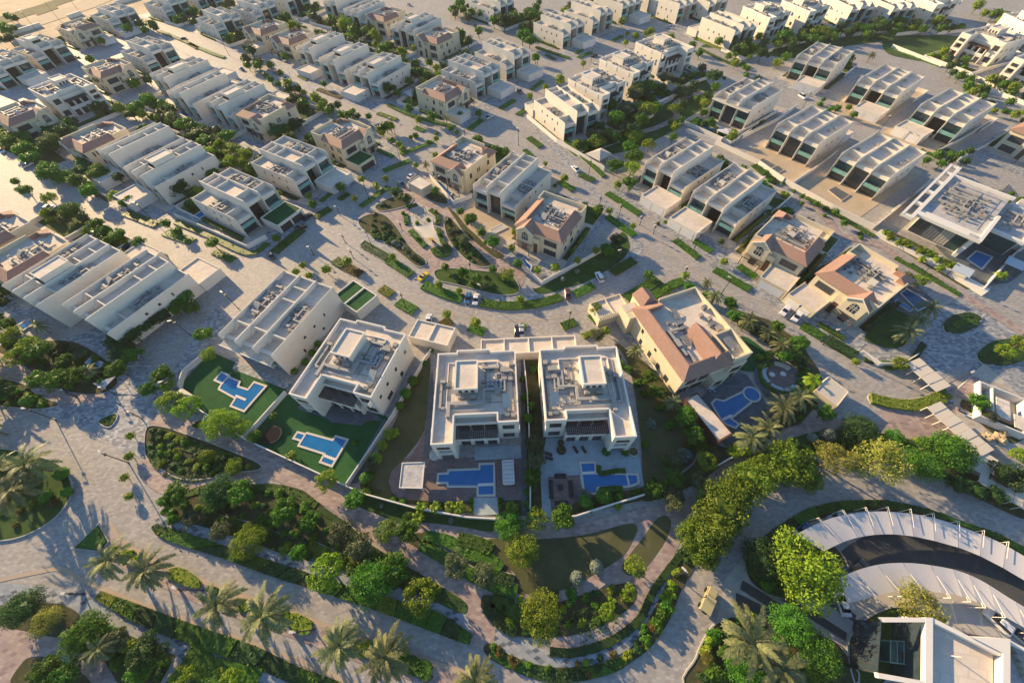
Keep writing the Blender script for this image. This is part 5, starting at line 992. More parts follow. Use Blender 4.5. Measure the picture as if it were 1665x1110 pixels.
fill([(0,568),(120,562),(180,595),(180,625),(110,630),(40,590)],'hkh',26,1.2,2.2,3)
fill([(0,620),(60,640),(80,655),(0,660)],'hmkh',16,1.0,1.8,4)
fill([(0,735),(90,765),(105,800),(60,855),(0,870)],'hmkr',10,.8,1.6,5)
fill([(800,980),(1000,955),(1025,965),(980,1012),(880,1030),(810,1005)],'hkhm',30,.9,1.7,6)
fill([(605,355),(640,375),(680,425),(650,405),(605,385)],'hkkhe',26,.7,1.2,8)
fill([(730,362),(760,395),(790,430),(765,425),(735,390)],'hkhoh',18,.7,1.3,9)
fill([(720,448),(790,450),(830,460),(800,476),(730,458)],'hkm',10,.6,1.1,10)
fill([(160,1005),(280,1066),(255,1105),(180,1070)],'hkmh',22,1.0,2.0,11)
fill([(1210,760),(1300,725),(1420,712),(1560,720),(1560,760),(1400,735),(1250,765),(1150,880),(1130,890)],'hkmoh',40,1.2,2.2,12)
fill([(1545,765),(1660,815),(1660,835),(1560,790)],'kh',8,1.2,1.9,13)
fill([(1190,505),(1290,560),(1330,620),(1300,680),(1230,715),(1300,640),(1295,600),(1250,560)],'hkkhh',40,1.0,1.9,14)
fill([(1140,1110),(1145,1045),(1190,1010),(1330,1035),(1370,1110)],'hkmy',16,1.3,2.2,15)
fill([(1225,890),(1290,872),(1350,890),(1370,940),(1290,970),(1230,945)],'hkk',10,1.4,2.4,16)
fill([(800,1048),(900,1086),(1020,1052),(1085,950),(1120,905),(1095,960),(1050,1050),(960,1096),(860,1095)],'hkmrh',40,.8,1.4,17)
fill([(1570,650),(1660,700),(1655,712),(1580,675)],'kmo',7,.7,1.2,18)
fill([(610,337),(660,318),(665,330),(625,340)],'kh',5,.7,1.2,19)
# parks between the upper rows
fill([(200,190),(260,160),(300,200),(400,240),(420,270),(330,300),(250,215)],'gdlgo',27,2.4,4.2,20)
fill([(560,20),(640,90),(700,130),(670,135),(600,80),(550,40)],'gdlg',16,2.2,3.6,21)
fill([(0,195),(90,200),(180,300),(150,320),(60,270),(0,230)],'gdg',13,2.6,4.7,22)
fill([(930,215),(1000,170),(1100,130),(1140,160),(1060,215),(980,250)],'gdlo',20,2.4,4.4,23)
fill([(1140,70),(1300,60),(1460,45),(1560,50),(1440,60),(1300,85),(1200,105)],'gdlg',29,2.2,3.6,24)
fill([(430,195),(500,190),(480,240),(450,240)],'gd',6,2.6,4.4,25)
fill([(230,480),(300,500),(250,540),(180,565),(215,530)],'dgk',10,2.4,3.9,26)
fill([(85,215),(200,270),(250,330),(230,350),(150,320),(90,280)],'gdl',11,2.2,3.6,31)
fill([(380,75),(420,95),(470,130),(450,140),(400,115)],'gdo',9,1.9,3.1,32); fill([(455,135),(560,180),(640,215),(660,245),(600,225),(480,165)],'gdls',18,1.7,3.1,33)
fill([(630,100),(700,120),(760,100),(780,130),(720,150),(660,140)],'gdl',13,1.7,3.1,34); fill([(740,10),(800,20),(880,40),(880,60),(800,55),(740,35)],'gdo',16,2.2,3.6,35)
fill([(1000,40),(1060,60),(1130,75),(1120,90),(1040,75),(1000,55)],'gls',10,1.4,2.6,36); fill([(140,90),(180,110),(240,130),(230,150),(180,150)],'gd',9,2.2,3.6,37); fill([(205,40),(260,50),(255,70),(215,65)],'gd',6,1.9,3.1,38)
fill([(1180,0),(1230,-8),(1290,-10),(1200,-4)],'gd',6,2.4,3.9,39); fill([(1580,20),(1665,45),(1665,80),(1600,40)],'gdl',11,2.2,3.6,40); fill([(1530,120),(1600,160),(1665,190),(1665,210),(1590,180)],'gdlh',13,1.7,3.1,41)
fill([(290,20),(330,30),(330,60),(300,50)],'gd',5,1.9,3.1,42); fill([(0,20),(40,40),(30,75),(0,90)],'gd',6,2.4,4.2,43)
fill([(1225,270),(1290,310),(1420,385),(1400,390),(1270,320)],'hgk',14,1.0,1.8,44); fill([(1140,110),(1250,160),(1240,170),(1140,125)],'hk',6,1,1.6,45)
fill([(1090,235),(1160,180),(1150,150),(1110,180),(1080,220)],'gdl',6,1.6,2.6,46); fill([(880,10),(900,40),(870,60),(850,30)],'gd',5,2,3,47); fill([(1160,100),(1230,140),(1260,120),(1200,90)],'gdlh',10,1.6,2.8,48)
fill([(0,430),(40,470),(30,560),(0,560)],'gdh',8,1.8,3.0,49); fill([(1330,165),(1400,190),(1390,200),(1330,178)],'gh',6,1.2,2.0,50); fill([(1500,240),(1570,255),(1560,275),(1500,262)],'ghd',9,1.4,2.4,51); fill([(1600,300),(1665,330),(1665,345),(1600,318)],'gh',6,1.2,2,52)
fill([(560,185),(640,225),(700,215),(760,215),(700,240),(620,235)],'ghl',10,1.2,2.0,53); fill([(860,260),(900,300),(930,330),(915,330),(860,290)],'hk',6,.8,1.4,54)
# small trees and shrubs in every auto plot
grnd=random.Random(5)
for i,(ty,o,org,rz,W) in enumerate(VP):
    if i in NOPLOT or i in SANDY: continue
    L=28 if ty=='M' else 26 if ty=='C' else 21
    ng=(ty=='C') or (ty=='M' and o.get('side')=='G'); ys=(-14,-8) if ng else (L+7,L+13)
    for _ in range(9):
        p=loc(org,rz,grnd.choice([grnd.uniform(-2,W+2)]),grnd.uniform(*ys)); plant(grnd.choice('gdlohm'),0,0,grnd.uniform(1.6,2.9),world=p)
    for _ in range(5):
        p=loc(org,rz,grnd.choice([-2.0,W+2.0]),grnd.uniform(2,L)); plant(grnd.choice('hkb'),0,0,grnd.uniform(.8,1.2),world=p)
set_plants()
# ---------------------------------------------------------------- hedges
hrnd=random.Random(9)
def hedge_poly(w,h,mat,dens=5.0,leaf=.2,what='clipped hedge'):
    """one hedge over a world outline"""
    t=T(); c=t.part('hedge',mat); n=len(w); ar=0
    c0=sum((Vector(p) for p in w),Vector((0,0)))/n; P=[Vector(p)-c0 for p in w]
    for i in range(n): ar+=P[i].x*P[(i+1)%n].y-P[(i+1)%n].x*P[i].y
    if ar<0: P.reverse()
    ar=abs(ar)/2
    c.prism([(p.x,p.y) for p in P],0,h-.2,'z'); xs=[p.x for p in P]; ys=[p.y for p in P]
    def leafat(v,nn):
        a=nn.orthogonal().normalized(); b=nn.cross(a); k=leaf*hrnd.uniform(.7,1.5); a*=k; b*=k*.7; c.add([tuple(v-a),tuple(v-b),tuple(v+a),tuple(v+b)],[(0,1,2,3)])
    m=int(min(ar*dens*1.7,3200)); k=0
    while k<m:
        x=hrnd.uniform(min(xs),max(xs)); y=hrnd.uniform(min(ys),max(ys)); k+=1
        if inside((x,y),P): leafat(Vector((x,y,h-.08+.34*noise.noise(Vector((x*.9+c0.x,y*.9+c0.y,0)))+hrnd.uniform(-.08,.1))),Vector((hrnd.uniform(-.9,.9),hrnd.uniform(-.9,.9),1)).normalized())
    for i in range(n):
        a=P[i]; b=P[(i+1)%n]; d=b-a; nn=Vector((d.y,-d.x,0)).normalized() if d.length>1e-6 else Vector((1,0,0))
        for j in range(int(min(d.length*h*dens,400))):
            u=hrnd.random(); v=a+d*u; leafat(Vector((v.x,v.y,hrnd.uniform(.05,h)))+nn*hrnd.uniform(-.03,.1),(nn+Vector((hrnd.uniform(-.7,.7),hrnd.uniform(-.7,.7),hrnd.uniform(-.2,.9)))).normalized())
    p=t.parts[0]; me=p.mesh(False); o=bpy.data.objects.new('hedge',me); COL.objects.link(o); o.location=(c0.x,c0.y,.02)
    auto(o,{'hedge_leaf':'clipped green hedge','hedge_lime':'yellow-green clipped hedge','hedge_dark':'dark clipped hedge','leaf_red':'reddish flowering hedge'}.get(mat,'hedge'),'hedge','clipped hedges',(c0.x,c0.y,0)); return o
HM=['hedge_leaf','hedge_dark','hedge_lime','hedge_leaf']
def hedge(P,w,h=.9,mat='hedge_leaf',curve=True):
    c=W2(P); c=smooth(c,False,4) if curve and len(c)>2 else [Vector(p) for p in c]; L,Rr=stroke(c,w)
    if w>=2.2: band('kerb','kerb_stone',stroke(c,w+.3)[0]+stroke(c,w+.3)[1][::-1]+[stroke(c,w+.3)[0][0]],.22,2,world=True,raised=.12)
    return hedge_poly([tuple(p) for p in L+Rr[::-1]],h,mat,5 if w<6 else 4)
def hedge_strip(U_,L_,n,hs=(.5,1.0),seed=0,mats=HM,skip=(),gapf=.03):
    """a planted verge cut into blocks of different hedge"""
    u=smooth(W2(U_),False,8); l=smooth(W2(L_),False,8)
    def pt(c,t): x=t*(len(c)-1); i=min(int(x),len(c)-2); return c[i].lerp(c[i+1],x-i)
    rnd=random.Random(seed)
    for i in range(n):
        h=rnd.uniform(*hs); m=rnd.choice(mats)
        if i in skip: continue
        a=(i+gapf)/n; b=(i+1-gapf)/n; k=5
        U=[pt(u,a+(b-a)*j/k) for j in range(k+1)]; D=[pt(l,a+(b-a)*j/k) for j in range(k+1)]
        hedge_poly([tuple(p) for p in U+D[::-1]],h,m)
hedge_strip([(254,851),(324,873),(405,900),(478,923),(558,949),(635,972),(711,994),(768,1031)],[(247,858),(270,876),(373,911),(454,940),(541,968),(630,998),(697,1023),(762,1047)],19,(.4,.9),3,skip=(9,))
hedge_strip([(165,961),(235,986),(300,1010),(420,1052),(483,1083),(560,1112)],[(156,972),(225,1012),(300,1043),(400,1078),(480,1112),(520,1125)],11,(.4,.9),5)
hedge_strip([(1242,870),(1303,832),(1351,817),(1412,813),(1462,817),(1521,832),(1560,846),(1619,868),(1665,891)],[(1267,874),(1312,847),(1356,832),(1412,826),(1462,829),(1516,839),(1560,853),(1619,877),(1665,903)],11,(.5,.9),7)
hedge_strip([(803,1050),(835,1069),(903,1086),(960,1084),(1010,1066)],[(795,1066),(835,1088),(903,1108),(980,1098),(1030,1072)],6,(.3,.7),8)
hedge([(1250,752),(1190,790),(1150,830),(1118,868),(1105,845)][::-1],.2,.5,'hedge_leaf') if 0 else None
hedge([(1330,752),(1250,762),(1195,800),(1150,845),(1115,890),(1080,935),(1058,968),(1038,1008),(992,1042),(935,1060),(894,1058)],1.5,.5,'hedge_dark')
hedge([(122,890),(161,853),(177,879),(165,895)],.8,.7) if 0 else None
hedge_poly([tuple(p) for p in W2([(126,890),(161,855),(175,879),(165,893)])],.7,'hedge_leaf')
hedge_poly([tuple(p) for p in smooth(W2([(164,685),(178,677),(189,675),(188,682),(178,692)]),True,4)],.5,'hedge_leaf')
for P,m in (([(270,935),(293,922),(326,943),(320,956)],'hedge_lime'),([(340,952),(356,956),(352,968),(340,962)],'hedge_leaf'),([(385,972),(398,975),(408,985),(398,996),(384,985)],'hedge_lime'),([(455,994),(463,990),(474,998),(470,1012),(456,1006)],'hedge_leaf'),([(476,996),(508,1010),(500,1031),(474,1022)],'hedge_lime'),([(578,1043),(603,1040),(606,1064),(582,1066)],'hedge_lime'),([(650,1064),(682,1070),(680,1098),(648,1084)],'hedge_leaf'),([(683,1072),(703,1080),(698,1104),(682,1100)],'hedge_leaf'),([(192,888),(218,900),(214,910),(190,902)],'hedge_lime')):
    hedge_poly([tuple(p) for p in smooth(W2(P),True,3)],.8,m)
HE='hedge_leaf';HL='hedge_lime';HD='hedge_dark'
for P,w,h,m in [
 ([(300,1072),(330,1085),(320,1105)],5,.6,HE),([(345,1088),(420,1108)],4,.8,HE),
 ([(350,410),(381,424)],3.2,.7,HE),([(315,443),(342,457)],2.3,.5,HL),([(236,406),(266,419)],3,.7,HE),([(205,347),(256,367)],3.6,.7,HE),([(270,379),(314,394)],3.6,.7,HE),([(287,362),(340,384),(405,413),(436,396)],2.4,.8,HE),
 ([(447,411),(492,374)],4,.8,HE),([(514,355),(537,340)],3.4,.8,HE),([(522,328),(538,316)],2,.7,HE),([(552,326),(567,316)],2.6,.7,HE),([(624,279),(668,262)],2.8,.8,HE),([(652,252),(705,232)],2.4,.8,HE),
 ([(545,424),(560,433)],3.6,.8,HE),([(563,435),(588,447)],3.6,.6,'leaf_red'),([(620,469),(637,480)],3.4,.7,HL),([(648,491),(675,507)],3.8,.7,HE),([(721,520),(730,531)],3.6,.6,'leaf_red'),([(763,532),(788,541)],3.4,.6,HE),
 ([(587,337),(632,305)],2.6,.7,HE),([(590,400),(628,422)],2.2,.5,HD),([(632,424),(669,448)],3.4,.8,HE),([(689,464),(722,478),(752,487)],3.8,.8,HE),
 ([(782,493),(820,498),(870,495),(912,484)],3.4,.8,HE),([(934,480),(964,465)],3.2,.8,HE),([(995,445),(1030,424)],3.6,.9,HE),([(1018,487),(1070,456)],4.0,.9,HE),([(1045,492),(1092,465),(1110,459)],3.2,1.1,HE),
 ([(960,520),(977,511)],3.4,.7,HE),([(914,532),(936,524)],3.2,.7,HE),([(846,541),(853,527)],2.4,.6,HL),([(948,548),(965,540)],1.8,.9,HL),
 ([(1097,391),(1135,420)],2.8,.8,HE),([(1161,439),(1219,472)],3.2,.8,HE),([(1128,393),(1156,410)],2.6,.8,HE),([(987,315),(1040,349)],3.2,.8,HE),([(987,353),(1031,384)],3.0,.8,HE),([(943,285),(965,295)],3.2,.8,HE),([(909,296),(932,310)],3.2,.7,HE),([(870,180),(912,222),(982,288)],2.2,.8,HE),([(860,225),(880,240)],3.4,.8,HE),([(853,245),(866,258)],2.4,.8,HE),
 ([(1303,529),(1338,550)],3.6,.7,HE),([(1342,551),(1390,580)],4.2,.8,HD),([(1330,527),(1372,552)],1.8,.8,HE),([(1200,433),(1228,452)],3,.7,HE),
 ([(1404,585),(1455,597),(1480,588),(1500,560)],1.4,.8,HD),
 ([(1414,648),(1440,655),(1480,660),(1515,652),(1537,640)],3.2,1.0,HL),([(1434,594),(1450,596)],3,.8,HE),
 ([(1592,580),(1612,562),(1640,556),(1668,560)],1.8,.7,HD),([(1592,584),(1625,590),(1668,580)],1.8,.7,HD),([(1536,532),(1550,518),(1578,512),(1592,520)],1.6,.6,HD),([(1538,537),(1560,538),(1590,524)],1.6,.6,HD),([(1552,530),(1575,519)],2.4,.4,HE),
 ([(260,52),(300,68),(322,80)],2.8,.8,HE),([(308,72),(345,88),(365,95)],2.6,.8,HE),([(460,150),(500,163)],2.4,.7,'leaf_red'),([(517,146),(555,160)],3.0,.6,'leaf_red'),([(486,124),(500,131)],2.4,.7,HL),([(615,185),(645,196)],2.6,.7,HL),([(675,208),(690,214)],3,.6,HE),([(632,172),(672,190),(740,208)],2.2,.9,HE),([(762,212),(784,196)],3,.8,HE),([(814,178),(836,164)],3.2,.8,HE),([(842,188),(866,172)],3,.8,HE),([(864,147),(882,133)],2.4,.8,HE),
 ([(872,78),(900,88),(925,96)],2.4,.9,HE),([(888,90),(903,98)],2.4,.6,HE),([(940,95),(962,86)],2.6,.8,HE),([(936,88),(948,82)],2,.8,HE),([(995,68),(1012,60)],2.6,.8,HE),([(1082,95),(1100,106),(1145,130)],1.2,.6,HD),([(1137,80),(1160,92),(1195,108)],2,.8,HE),
 ([(580,222),(605,240),(640,256)],2.0,.9,HE),([(690,1000),(700,1003)],2,.5,HE),
 ([(1310,322),(1360,350),(1420,385)],1.8,.7,HE),([(1225,270),(1262,300)],3.2,.9,HE),([(1455,420),(1500,445),(1560,480)],1.8,.6,HE),([(1480,430),(1530,462)],2,.5,HD),
 ([(1495,245),(1520,255)],2.6,.6,HE),([(1530,240),(1560,255)],2.4,.6,HE),([(1440,78),(1530,110)],1.6,.6,HE),([(1130,66),(1160,58),(1220,70)],2,.6,HE),
 ([(980,735),(1025,745)],.2,.2,HE)]:
    if w>.5: hedge(P,w,h,m)
for i,(ty,o,org,rz,W) in enumerate(VP):
    if i in NOPLOT or i in SANDY: continue
    L=28 if ty=='M' else 26 if ty=='C' else 21
    for x in (-2.5,W+2.5):
        if grnd.random()<.85:
            a,b=(grnd.uniform(0,5),L+grnd.uniform(-6,1)); hedge_poly([tuple(loc(org,rz,x+u,v)) for u,v in ((-.5,a),(.5,a),(.5,b),(-.5,b))],grnd.uniform(.9,1.5),grnd.choice(HM),5)
# hedge maze in the garden between the paths
hedge([(690,872),(730,880),(765,900),(790,905),(815,925)],2.6,.7,HE); hedge([(684,885),(720,905),(760,930),(800,950),(840,962)],2.6,.7,HE); hedge([(745,875),(780,884),(800,895)],2.8,.8,HE); hedge([(775,918),(800,935),(835,945)],2.4,.8,HD)
hedge([(800,975),(830,990),(855,1010),(860,1030)],2.6,.8,HE); hedge([(792,985),(812,1008),(840,1025)],2.6,.8,HD); hedge([(940,1020),(985,1000),(1000,985)],5,.3,HE)
hedge([(275,760),(320,770),(355,760)],4.5,.5,HD); hedge([(258,715),(255,740),(268,757)],3.4,.6,HE); hedge([(300,725),(340,735),(375,745)],2.4,.6,HE)
hedge([(290,808),(340,795),(400,792),(470,798),(515,822)],1.6,.5,HE); hedge([(520,826),(565,858),(600,890),(700,950),(752,985)],1.4,.4,HD)
hedge([(500,890),(560,915),(640,940)],3.0,.6,HL); hedge([(415,868),(470,888)],3.4,.7,HD); hedge([(350,850),(400,862)],3.4,.7,HE)
hedge([(1232,600),(1240,588),(1262,582)],.2,.2,HE) if 0 else None
ring=[(1236,602),(1240,620),(1256,634),(1276,636),(1290,628)]; hedge(ring,1.5,.8,HE)
hedge([(722,402),(728,408),(722,414),(712,412),(708,404)],3.6,.9,HE); hedge([(700,342),(712,352),(712,366)],2,.8,HE); hedge([(660,350),(662,366)],1.8,.7,HE); hedge([(668,376),(680,390),(692,402)],2.2,.8,HE); hedge([(712,372),(718,390),(724,400)],1.6,.8,HE); hedge([(664,338),(678,333)],1.8,.7,HE)
hedge([(973,757),(976,770),(1000,766),(1016,766)],1.2,.8,HE); hedge([(975,798),(995,795),(1012,795)],1.4,.8,HE)
# ---------------------------------------------------------------- walls, pools, lamps, cars and garden things
def wall(P,h=2.0,th=.3,mat='trim_white',world=False,desc='white garden wall'):
    w=P if world else W2(P); w=[Vector(p[:2]) for p in w]; c0=w[0].copy(); t=T(); p=t.part('wall',mat); L,Rr=stroke([q-c0 for q in w],th); n=len(L)
    vs=[(q.x,q.y,0) for q in L]+[(q.x,q.y,0) for q in Rr]+[(q.x,q.y,h) for q in L]+[(q.x,q.y,h) for q in Rr]; fs=[]
    for i in range(n-1): fs+=[(i,i+1,2*n+i+1,2*n+i),(n+i+1,n+i,3*n+i,3*n+i+1),(2*n+i,2*n+i+1,3*n+i+1,3*n+i)]
    fs+=[(0,2*n,3*n,n),(n-1,2*n-1,4*n-1,3*n-1)]
    p.add(vs,fs); o=bpy.data.objects.new('garden_wall',p.mesh()); COL.objects.link(o); o.location=(c0.x,c0.y,0)
    m=w[len(w)//2] if len(w)>2 else (w[0]+w[1])/2; auto(o,desc,'garden wall','white garden walls',(m.x,m.y,0)); return o
for P in [[(288,353),(340,376),(405,405),(420,396),(436,388)],[(402,716),(564,791)],[(468,640),(402,714)],[(566,790),(600,740),(640,678),(690,590),(702,572)],[(566,792),(600,806),(680,828),(760,842),(808,845)],[(852,590),(857,640),(860,700),(862,780),(862,838)],
 [(896,844),(935,840),(985,824),(1045,806)],[(1162,760),(1178,750),(1209,735)],[(849,436),(881,463),(973,413),(985,406)],[(700,290),(720,312),(738,333),(768,322)],[(857,192),(905,232),(982,278)],
 [(1117,216),(1162,234),(1232,268),(1272,296)],[(1275,298),(1315,320),(1350,340),(1418,373)],[(1418,373),(1468,332),(1515,291)],[(1288,301),(1330,272),(1359,250)],[(1206,226),(1262,198),(1293,176)],[(1450,344),(1480,322),(1510,300)],
 [(1448,78),(1488,94),(1529,110)],[(1574,126),(1615,143),(1658,160)],[(1574,126),(1600,116),(1647,103)],[(304,606),(296,630),(322,664),(402,716)],[(344,574),(304,606)],
 [(1395,575),(1425,595),(1460,596),(1485,580)],[(1170,232),(1215,212),(1262,185)],[(1556,262),(1600,240),(1640,215)],[(1592,474),(1640,420),(1690,372)],[(1520,250),(1560,230),(1610,200)]]: wall(P)
wall([(1425,380),(1500,420),(1560,455),(1600,478)],1.4,3.2)
for P in [[(14,60),(68,43)],[(113,31),(134,24)],[(190,8),(225,-2)],[(-10,68),(4,63)]]: wall(P,2.4,1.2,'trim_white',desc='bright white wall along the waste ground')
for i,(ty,o,org,rz,W) in enumerate(VP):
    if i in NOPLOT or i in {40,67,69,60,61,54,55}: continue
    L=28 if ty=='M' else 26 if ty=='C' else 21
    ng=(ty=='C') or (ty=='M' and o.get('side')=='G')
    ya,yb=(3,-15) if ng else (L-3,L+14)
    wall([loc(org,rz,-3.1,ya),loc(org,rz,-3.1,yb),loc(org,rz,W+3.1,yb),loc(org,rz,W+3.1,ya)],1.8,.28,world=True)
def pool(P,w='pool_water',desc='blue swimming pool with pale edge',cop=.55,coping='coping',div=()):
    q=W2(P); n=len(q); c0=sum((Vector(p) for p in q),Vector((0,0)))/n; q=[Vector(p)-c0 for p in q]
    ar=sum(q[i].x*q[(i+1)%n].y-q[(i+1)%n].x*q[i].y for i in range(n))
    if ar<0: q.reverse()
    t=T(); inn=[]
    for i in range(n):
        a=(q[i]-q[i-1]).normalized(); b=(q[(i+1)%n]-q[i]).normalized(); na=Vector((-a.y,a.x)); nb=Vector((-b.y,b.x)); m=na+nb; m=m/max(.4,m.dot(nb)); inn.append(q[i]+m*cop)
    c=t.part('pool_edge',coping); z=.42
    vs=[(p.x,p.y,z) for p in q]+[(p.x,p.y,z) for p in inn]+[(p.x,p.y,0) for p in q]+[(p.x,p.y,.25) for p in inn]
    c.add(vs,[(i,(i+1)%n,n+(i+1)%n,n+i) for i in range(n)]+[(2*n+i,2*n+(i+1)%n,(i+1)%n,i) for i in range(n)]+[(n+i,n+(i+1)%n,3*n+(i+1)%n,3*n+i) for i in range(n)])
    wt=t.part('water',w); wt.poly([(p.x,p.y,.34) for p in inn])
    for a,b in div:
        A=at(*a).xy-c0; B=at(*b).xy-c0; d=(B-A).normalized(); m=Vector((-d.y,d.x))*.25; v=t.part('divider',coping); v.prism([tuple(A+m),tuple(B+m),tuple(B-m),tuple(A-m)],.30,.415,'z')
    e=t.put('swimming_pool',(c0.x,c0.y,0)); auto(e,desc,'pool','garden swimming pools',(c0.x,c0.y,0)); return e
pool([(475.5,714),(484.5,701),(497,704.5),(500,702.5),(541.5,714),(546,707.5),(568.5,714),(541,760.5),(519,752.5),(526,739.5),(484,726),(488,718)],div=[((499,704),(487,724))],desc='L-shaped blue pool on the green turf')
pool([(348,619.5),(361,604),(374,609),(376,613),(393,620.5),(390,628),(404,632.5),(414,620),(436,627.5),(398,671),(374,661.5),(382,649),(355,634),(360,625)],div=[((374,611),(357,631))],desc='stepped blue pool on the green turf of the slatted villa')
pool([(711,769),(727,768),(728,763),(778,761),(778,753),(805,752),(806,807),(775,808),(775,793),(727,793),(726,787),(710,787)],desc='L-shaped blue pool in the purple timber deck')
pool([(941,751),(969,750),(970,768),(1018,769),(1038,770),(1040,787),(1024,793),(973,795),(972,804),(948,805)],desc='L-shaped blue pool in the pale blue terrace',div=[((1018,771),(1023,791))])
pool([(1154,656),(1162,648),(1175,651),(1210,634),(1218,638),(1226,646),(1222,656),(1190,681),(1203,690),(1196,698),(1180,692),(1170,683)],desc='blue pool with rounded ends in the dark terrace')
for P in [[(311,355),(330,342),(338,348),(322,362)],[(416,292),(433,281),(438,285),(421,296)],[(286,184),(295,180),(312,187),(304,193)],[(139,590),(151,580),(170,590),(161,606)],[(28,530),(50,518),(58,526),(38,540)],[(708,297),(716,295),(737,315),(732,320)],[(846,422),(852,420),(866,433),(862,444)],[(1062,159),(1075,151),(1095,161),(1080,169)],[(1114,138),(1137,124),(1145,126),(1130,135),(1118,142)],[(1137,204),(1144,200),(1170,216),(1162,224)],[(663,117),(672,120),(671,125),(662,121)],[(637,76),(643,75),(653,82),(644,82)],[(1381,55),(1402,52),(1400,57),(1384,59)]]: pool(P)
pool([(1241,350),(1249,339),(1264,348),(1254,356)],'teal_water','small turquoise pool behind a white villa')
pool([(923,236),(934,230),(956,243),(943,251)],'dark_water','dark still pool before the teal balconies')
pool([(1462,477),(1473,470),(1516,495),(1491,507)],'dark_water','dark pool beside the shaded lawn',.3); pool([(1452,491),(1457,487),(1484,504),(1478,508)],'pool_water','narrow pale blue pool at the lawn edge',.2)
pool([(1569,422),(1585,408),(1614,419),(1596,440)],'pool_water','large blue pool of the modern mansion'); pool([(795,375),(817,364),(826,371),(801,383)],'roof_grey','empty unfinished pool in the sandy garden',.5)
for P in [[(1233,262),(1240,258),(1262,270),(1252,276)],[(1345,310),(1358,304),(1382,318),(1368,328)],[(1252,275),(1266,270),(1275,278),(1262,284)]]: pool(P,'slate_tile','empty pool pit with painted shade in sand',.3,'yard_sand')  # dark slate fill paints the bluish shade down inside the pits
def stones(P):
    for k,(a,b,n) in enumerate(P):
        t=T(); A=at(*a,.3); B=at(*b,.3); p=t.part('stone_row','trim_white'); o=A.copy(); o.z=0
        for i in range(n): q=A.lerp(B,(i+.5)/n)-A; p.box(q.x-.28,q.x+.28,q.y-.35,q.y+.35,.3,.41)
        e=t.put('stepping_stones',o); auto(e,'row of white stepping stones across a pool','stepping stones','stepping stone rows',o)
stones([((777,788),(803,787),7),((944,769),(968,768),7),((527,740),(545,747),6),((383,643),(400,650),6),((1173,683),(1190,675),6)])
# spas
def disc(name,x,y,h,r,z0,z1,mat,desc,cat,parts=()):
    t=T(); p=t.part('rim',mat); p.frustum(0,0,z0,z1,r,r,20)
    for nm,m,rr,za,zb in parts: t.part(nm,m).frustum(0,0,za,zb,rr,rr,20)
    w=at(x,y,h); w.z=0; e=t.put(name,w); auto(e,desc,cat,None,w); return e
disc('hot_tub',1222,641,.3,2.5,0,.5,'coping','round blue hot tub with pale rim','hot tub',(('water','pool_water',2.0,.42,.505),))
disc('trampoline',443,706,.6,2.6,.5,.75,'frame_dark','round black trampoline on green turf','trampoline',(('mat','rubber',2.1,.76,.80),('leg','frame_dark',.1,0,.5)))
for x,y,r in ((675,736,1.6),(913,732,1.2),(912,716,.9),(1032,732,1.3)):
    pass
disc('round_table',777-70+0,739,.8,1.5,0,.9,'roof_grey','large round grey table under the left central villa','table'); disc('planter_pot',913,731,.6,1.2,0,.8,'frame_dark','round dark tub on the pale blue terrace','planter',(('soil','soil_ground',1.0,.75,.82),)); disc('planter_pot',912,719,.5,.8,0,.7,'frame_dark','smaller dark tub on the pale blue terrace','planter',(('soil','soil_ground',.65,.66,.72),)); disc('planter_pot',1030,734,.6,1.3,0,.8,'roof_grey','round grey tub at the corner of the blue terrace','planter',(('soil','soil_ground',1.1,.75,.82),))
# lamps
def make_lamp(h,arm,mat='lamp_black'):
    t=T(); p=t.part('post',mat); p.frustum(0,0,0,.25,.22,.2,8); p.frustum(0,0,.25,h,.13,.09,8); a=t.part('arm','lamp_pale'); a.box(0,arm,-.08,.08,h,h+.14); l=t.part('lamp_head','lamp_pale'); l.box(arm-.1,arm+.85,-.22,.22,h-.04,h+.16); b=t.part('bracket',mat); b.box(-.35,.35,-.25,.25,h-1.2,h-.9); return t
LMP=tmpl('lamp',lambda:make_lamp(8.0,.5)); LM2=tmpl('lamp2',lambda:make_lamp(12.0,1.2)); LM3=tmpl('lamp3',lambda:make_lamp(4.2,.2))
lr=random.Random(3)
def lamps(l,t,desc,rz=None):
    for x,y in l: w=at(x,y); e=t.put('street_lamp',w,lr.uniform(2.2,3.6) if rz is None else rz); auto(e,desc,'street lamp','street lamps',w)
lamps([(209,752),(91,683),(331,959),(511,1023),(703,1100),(1097,934),(601,326),(605,401),(661,502),(785,490),(957,287),(1004,361),(1003,433),(1128,406),(924,530),(1172,479),(519,172),(602,178),(643,219),(651,261),(758,237),(280,76),(373,91),(246,356),(387,501),(843,237),(873,124),(961,101),(1305,176),(1428,216),(1338,560),(300,640),(440,330),(310,545),(1500,445),(1540,625),(1280,520)],LMP,'tall black street lamp')
lamps([(96,33),(60,50),(129,20),(188,4)],LM2,'very tall lamp on the waste ground road'); lamps([(125,645),(186,640),(231,680),(553,350),(562,395),(575,420),(511,415),(137,965),(1040,366),(975,333),(1112,447),(1062,380),(718,300),(654,375),(765,440)],LM3,'short dark sign post')
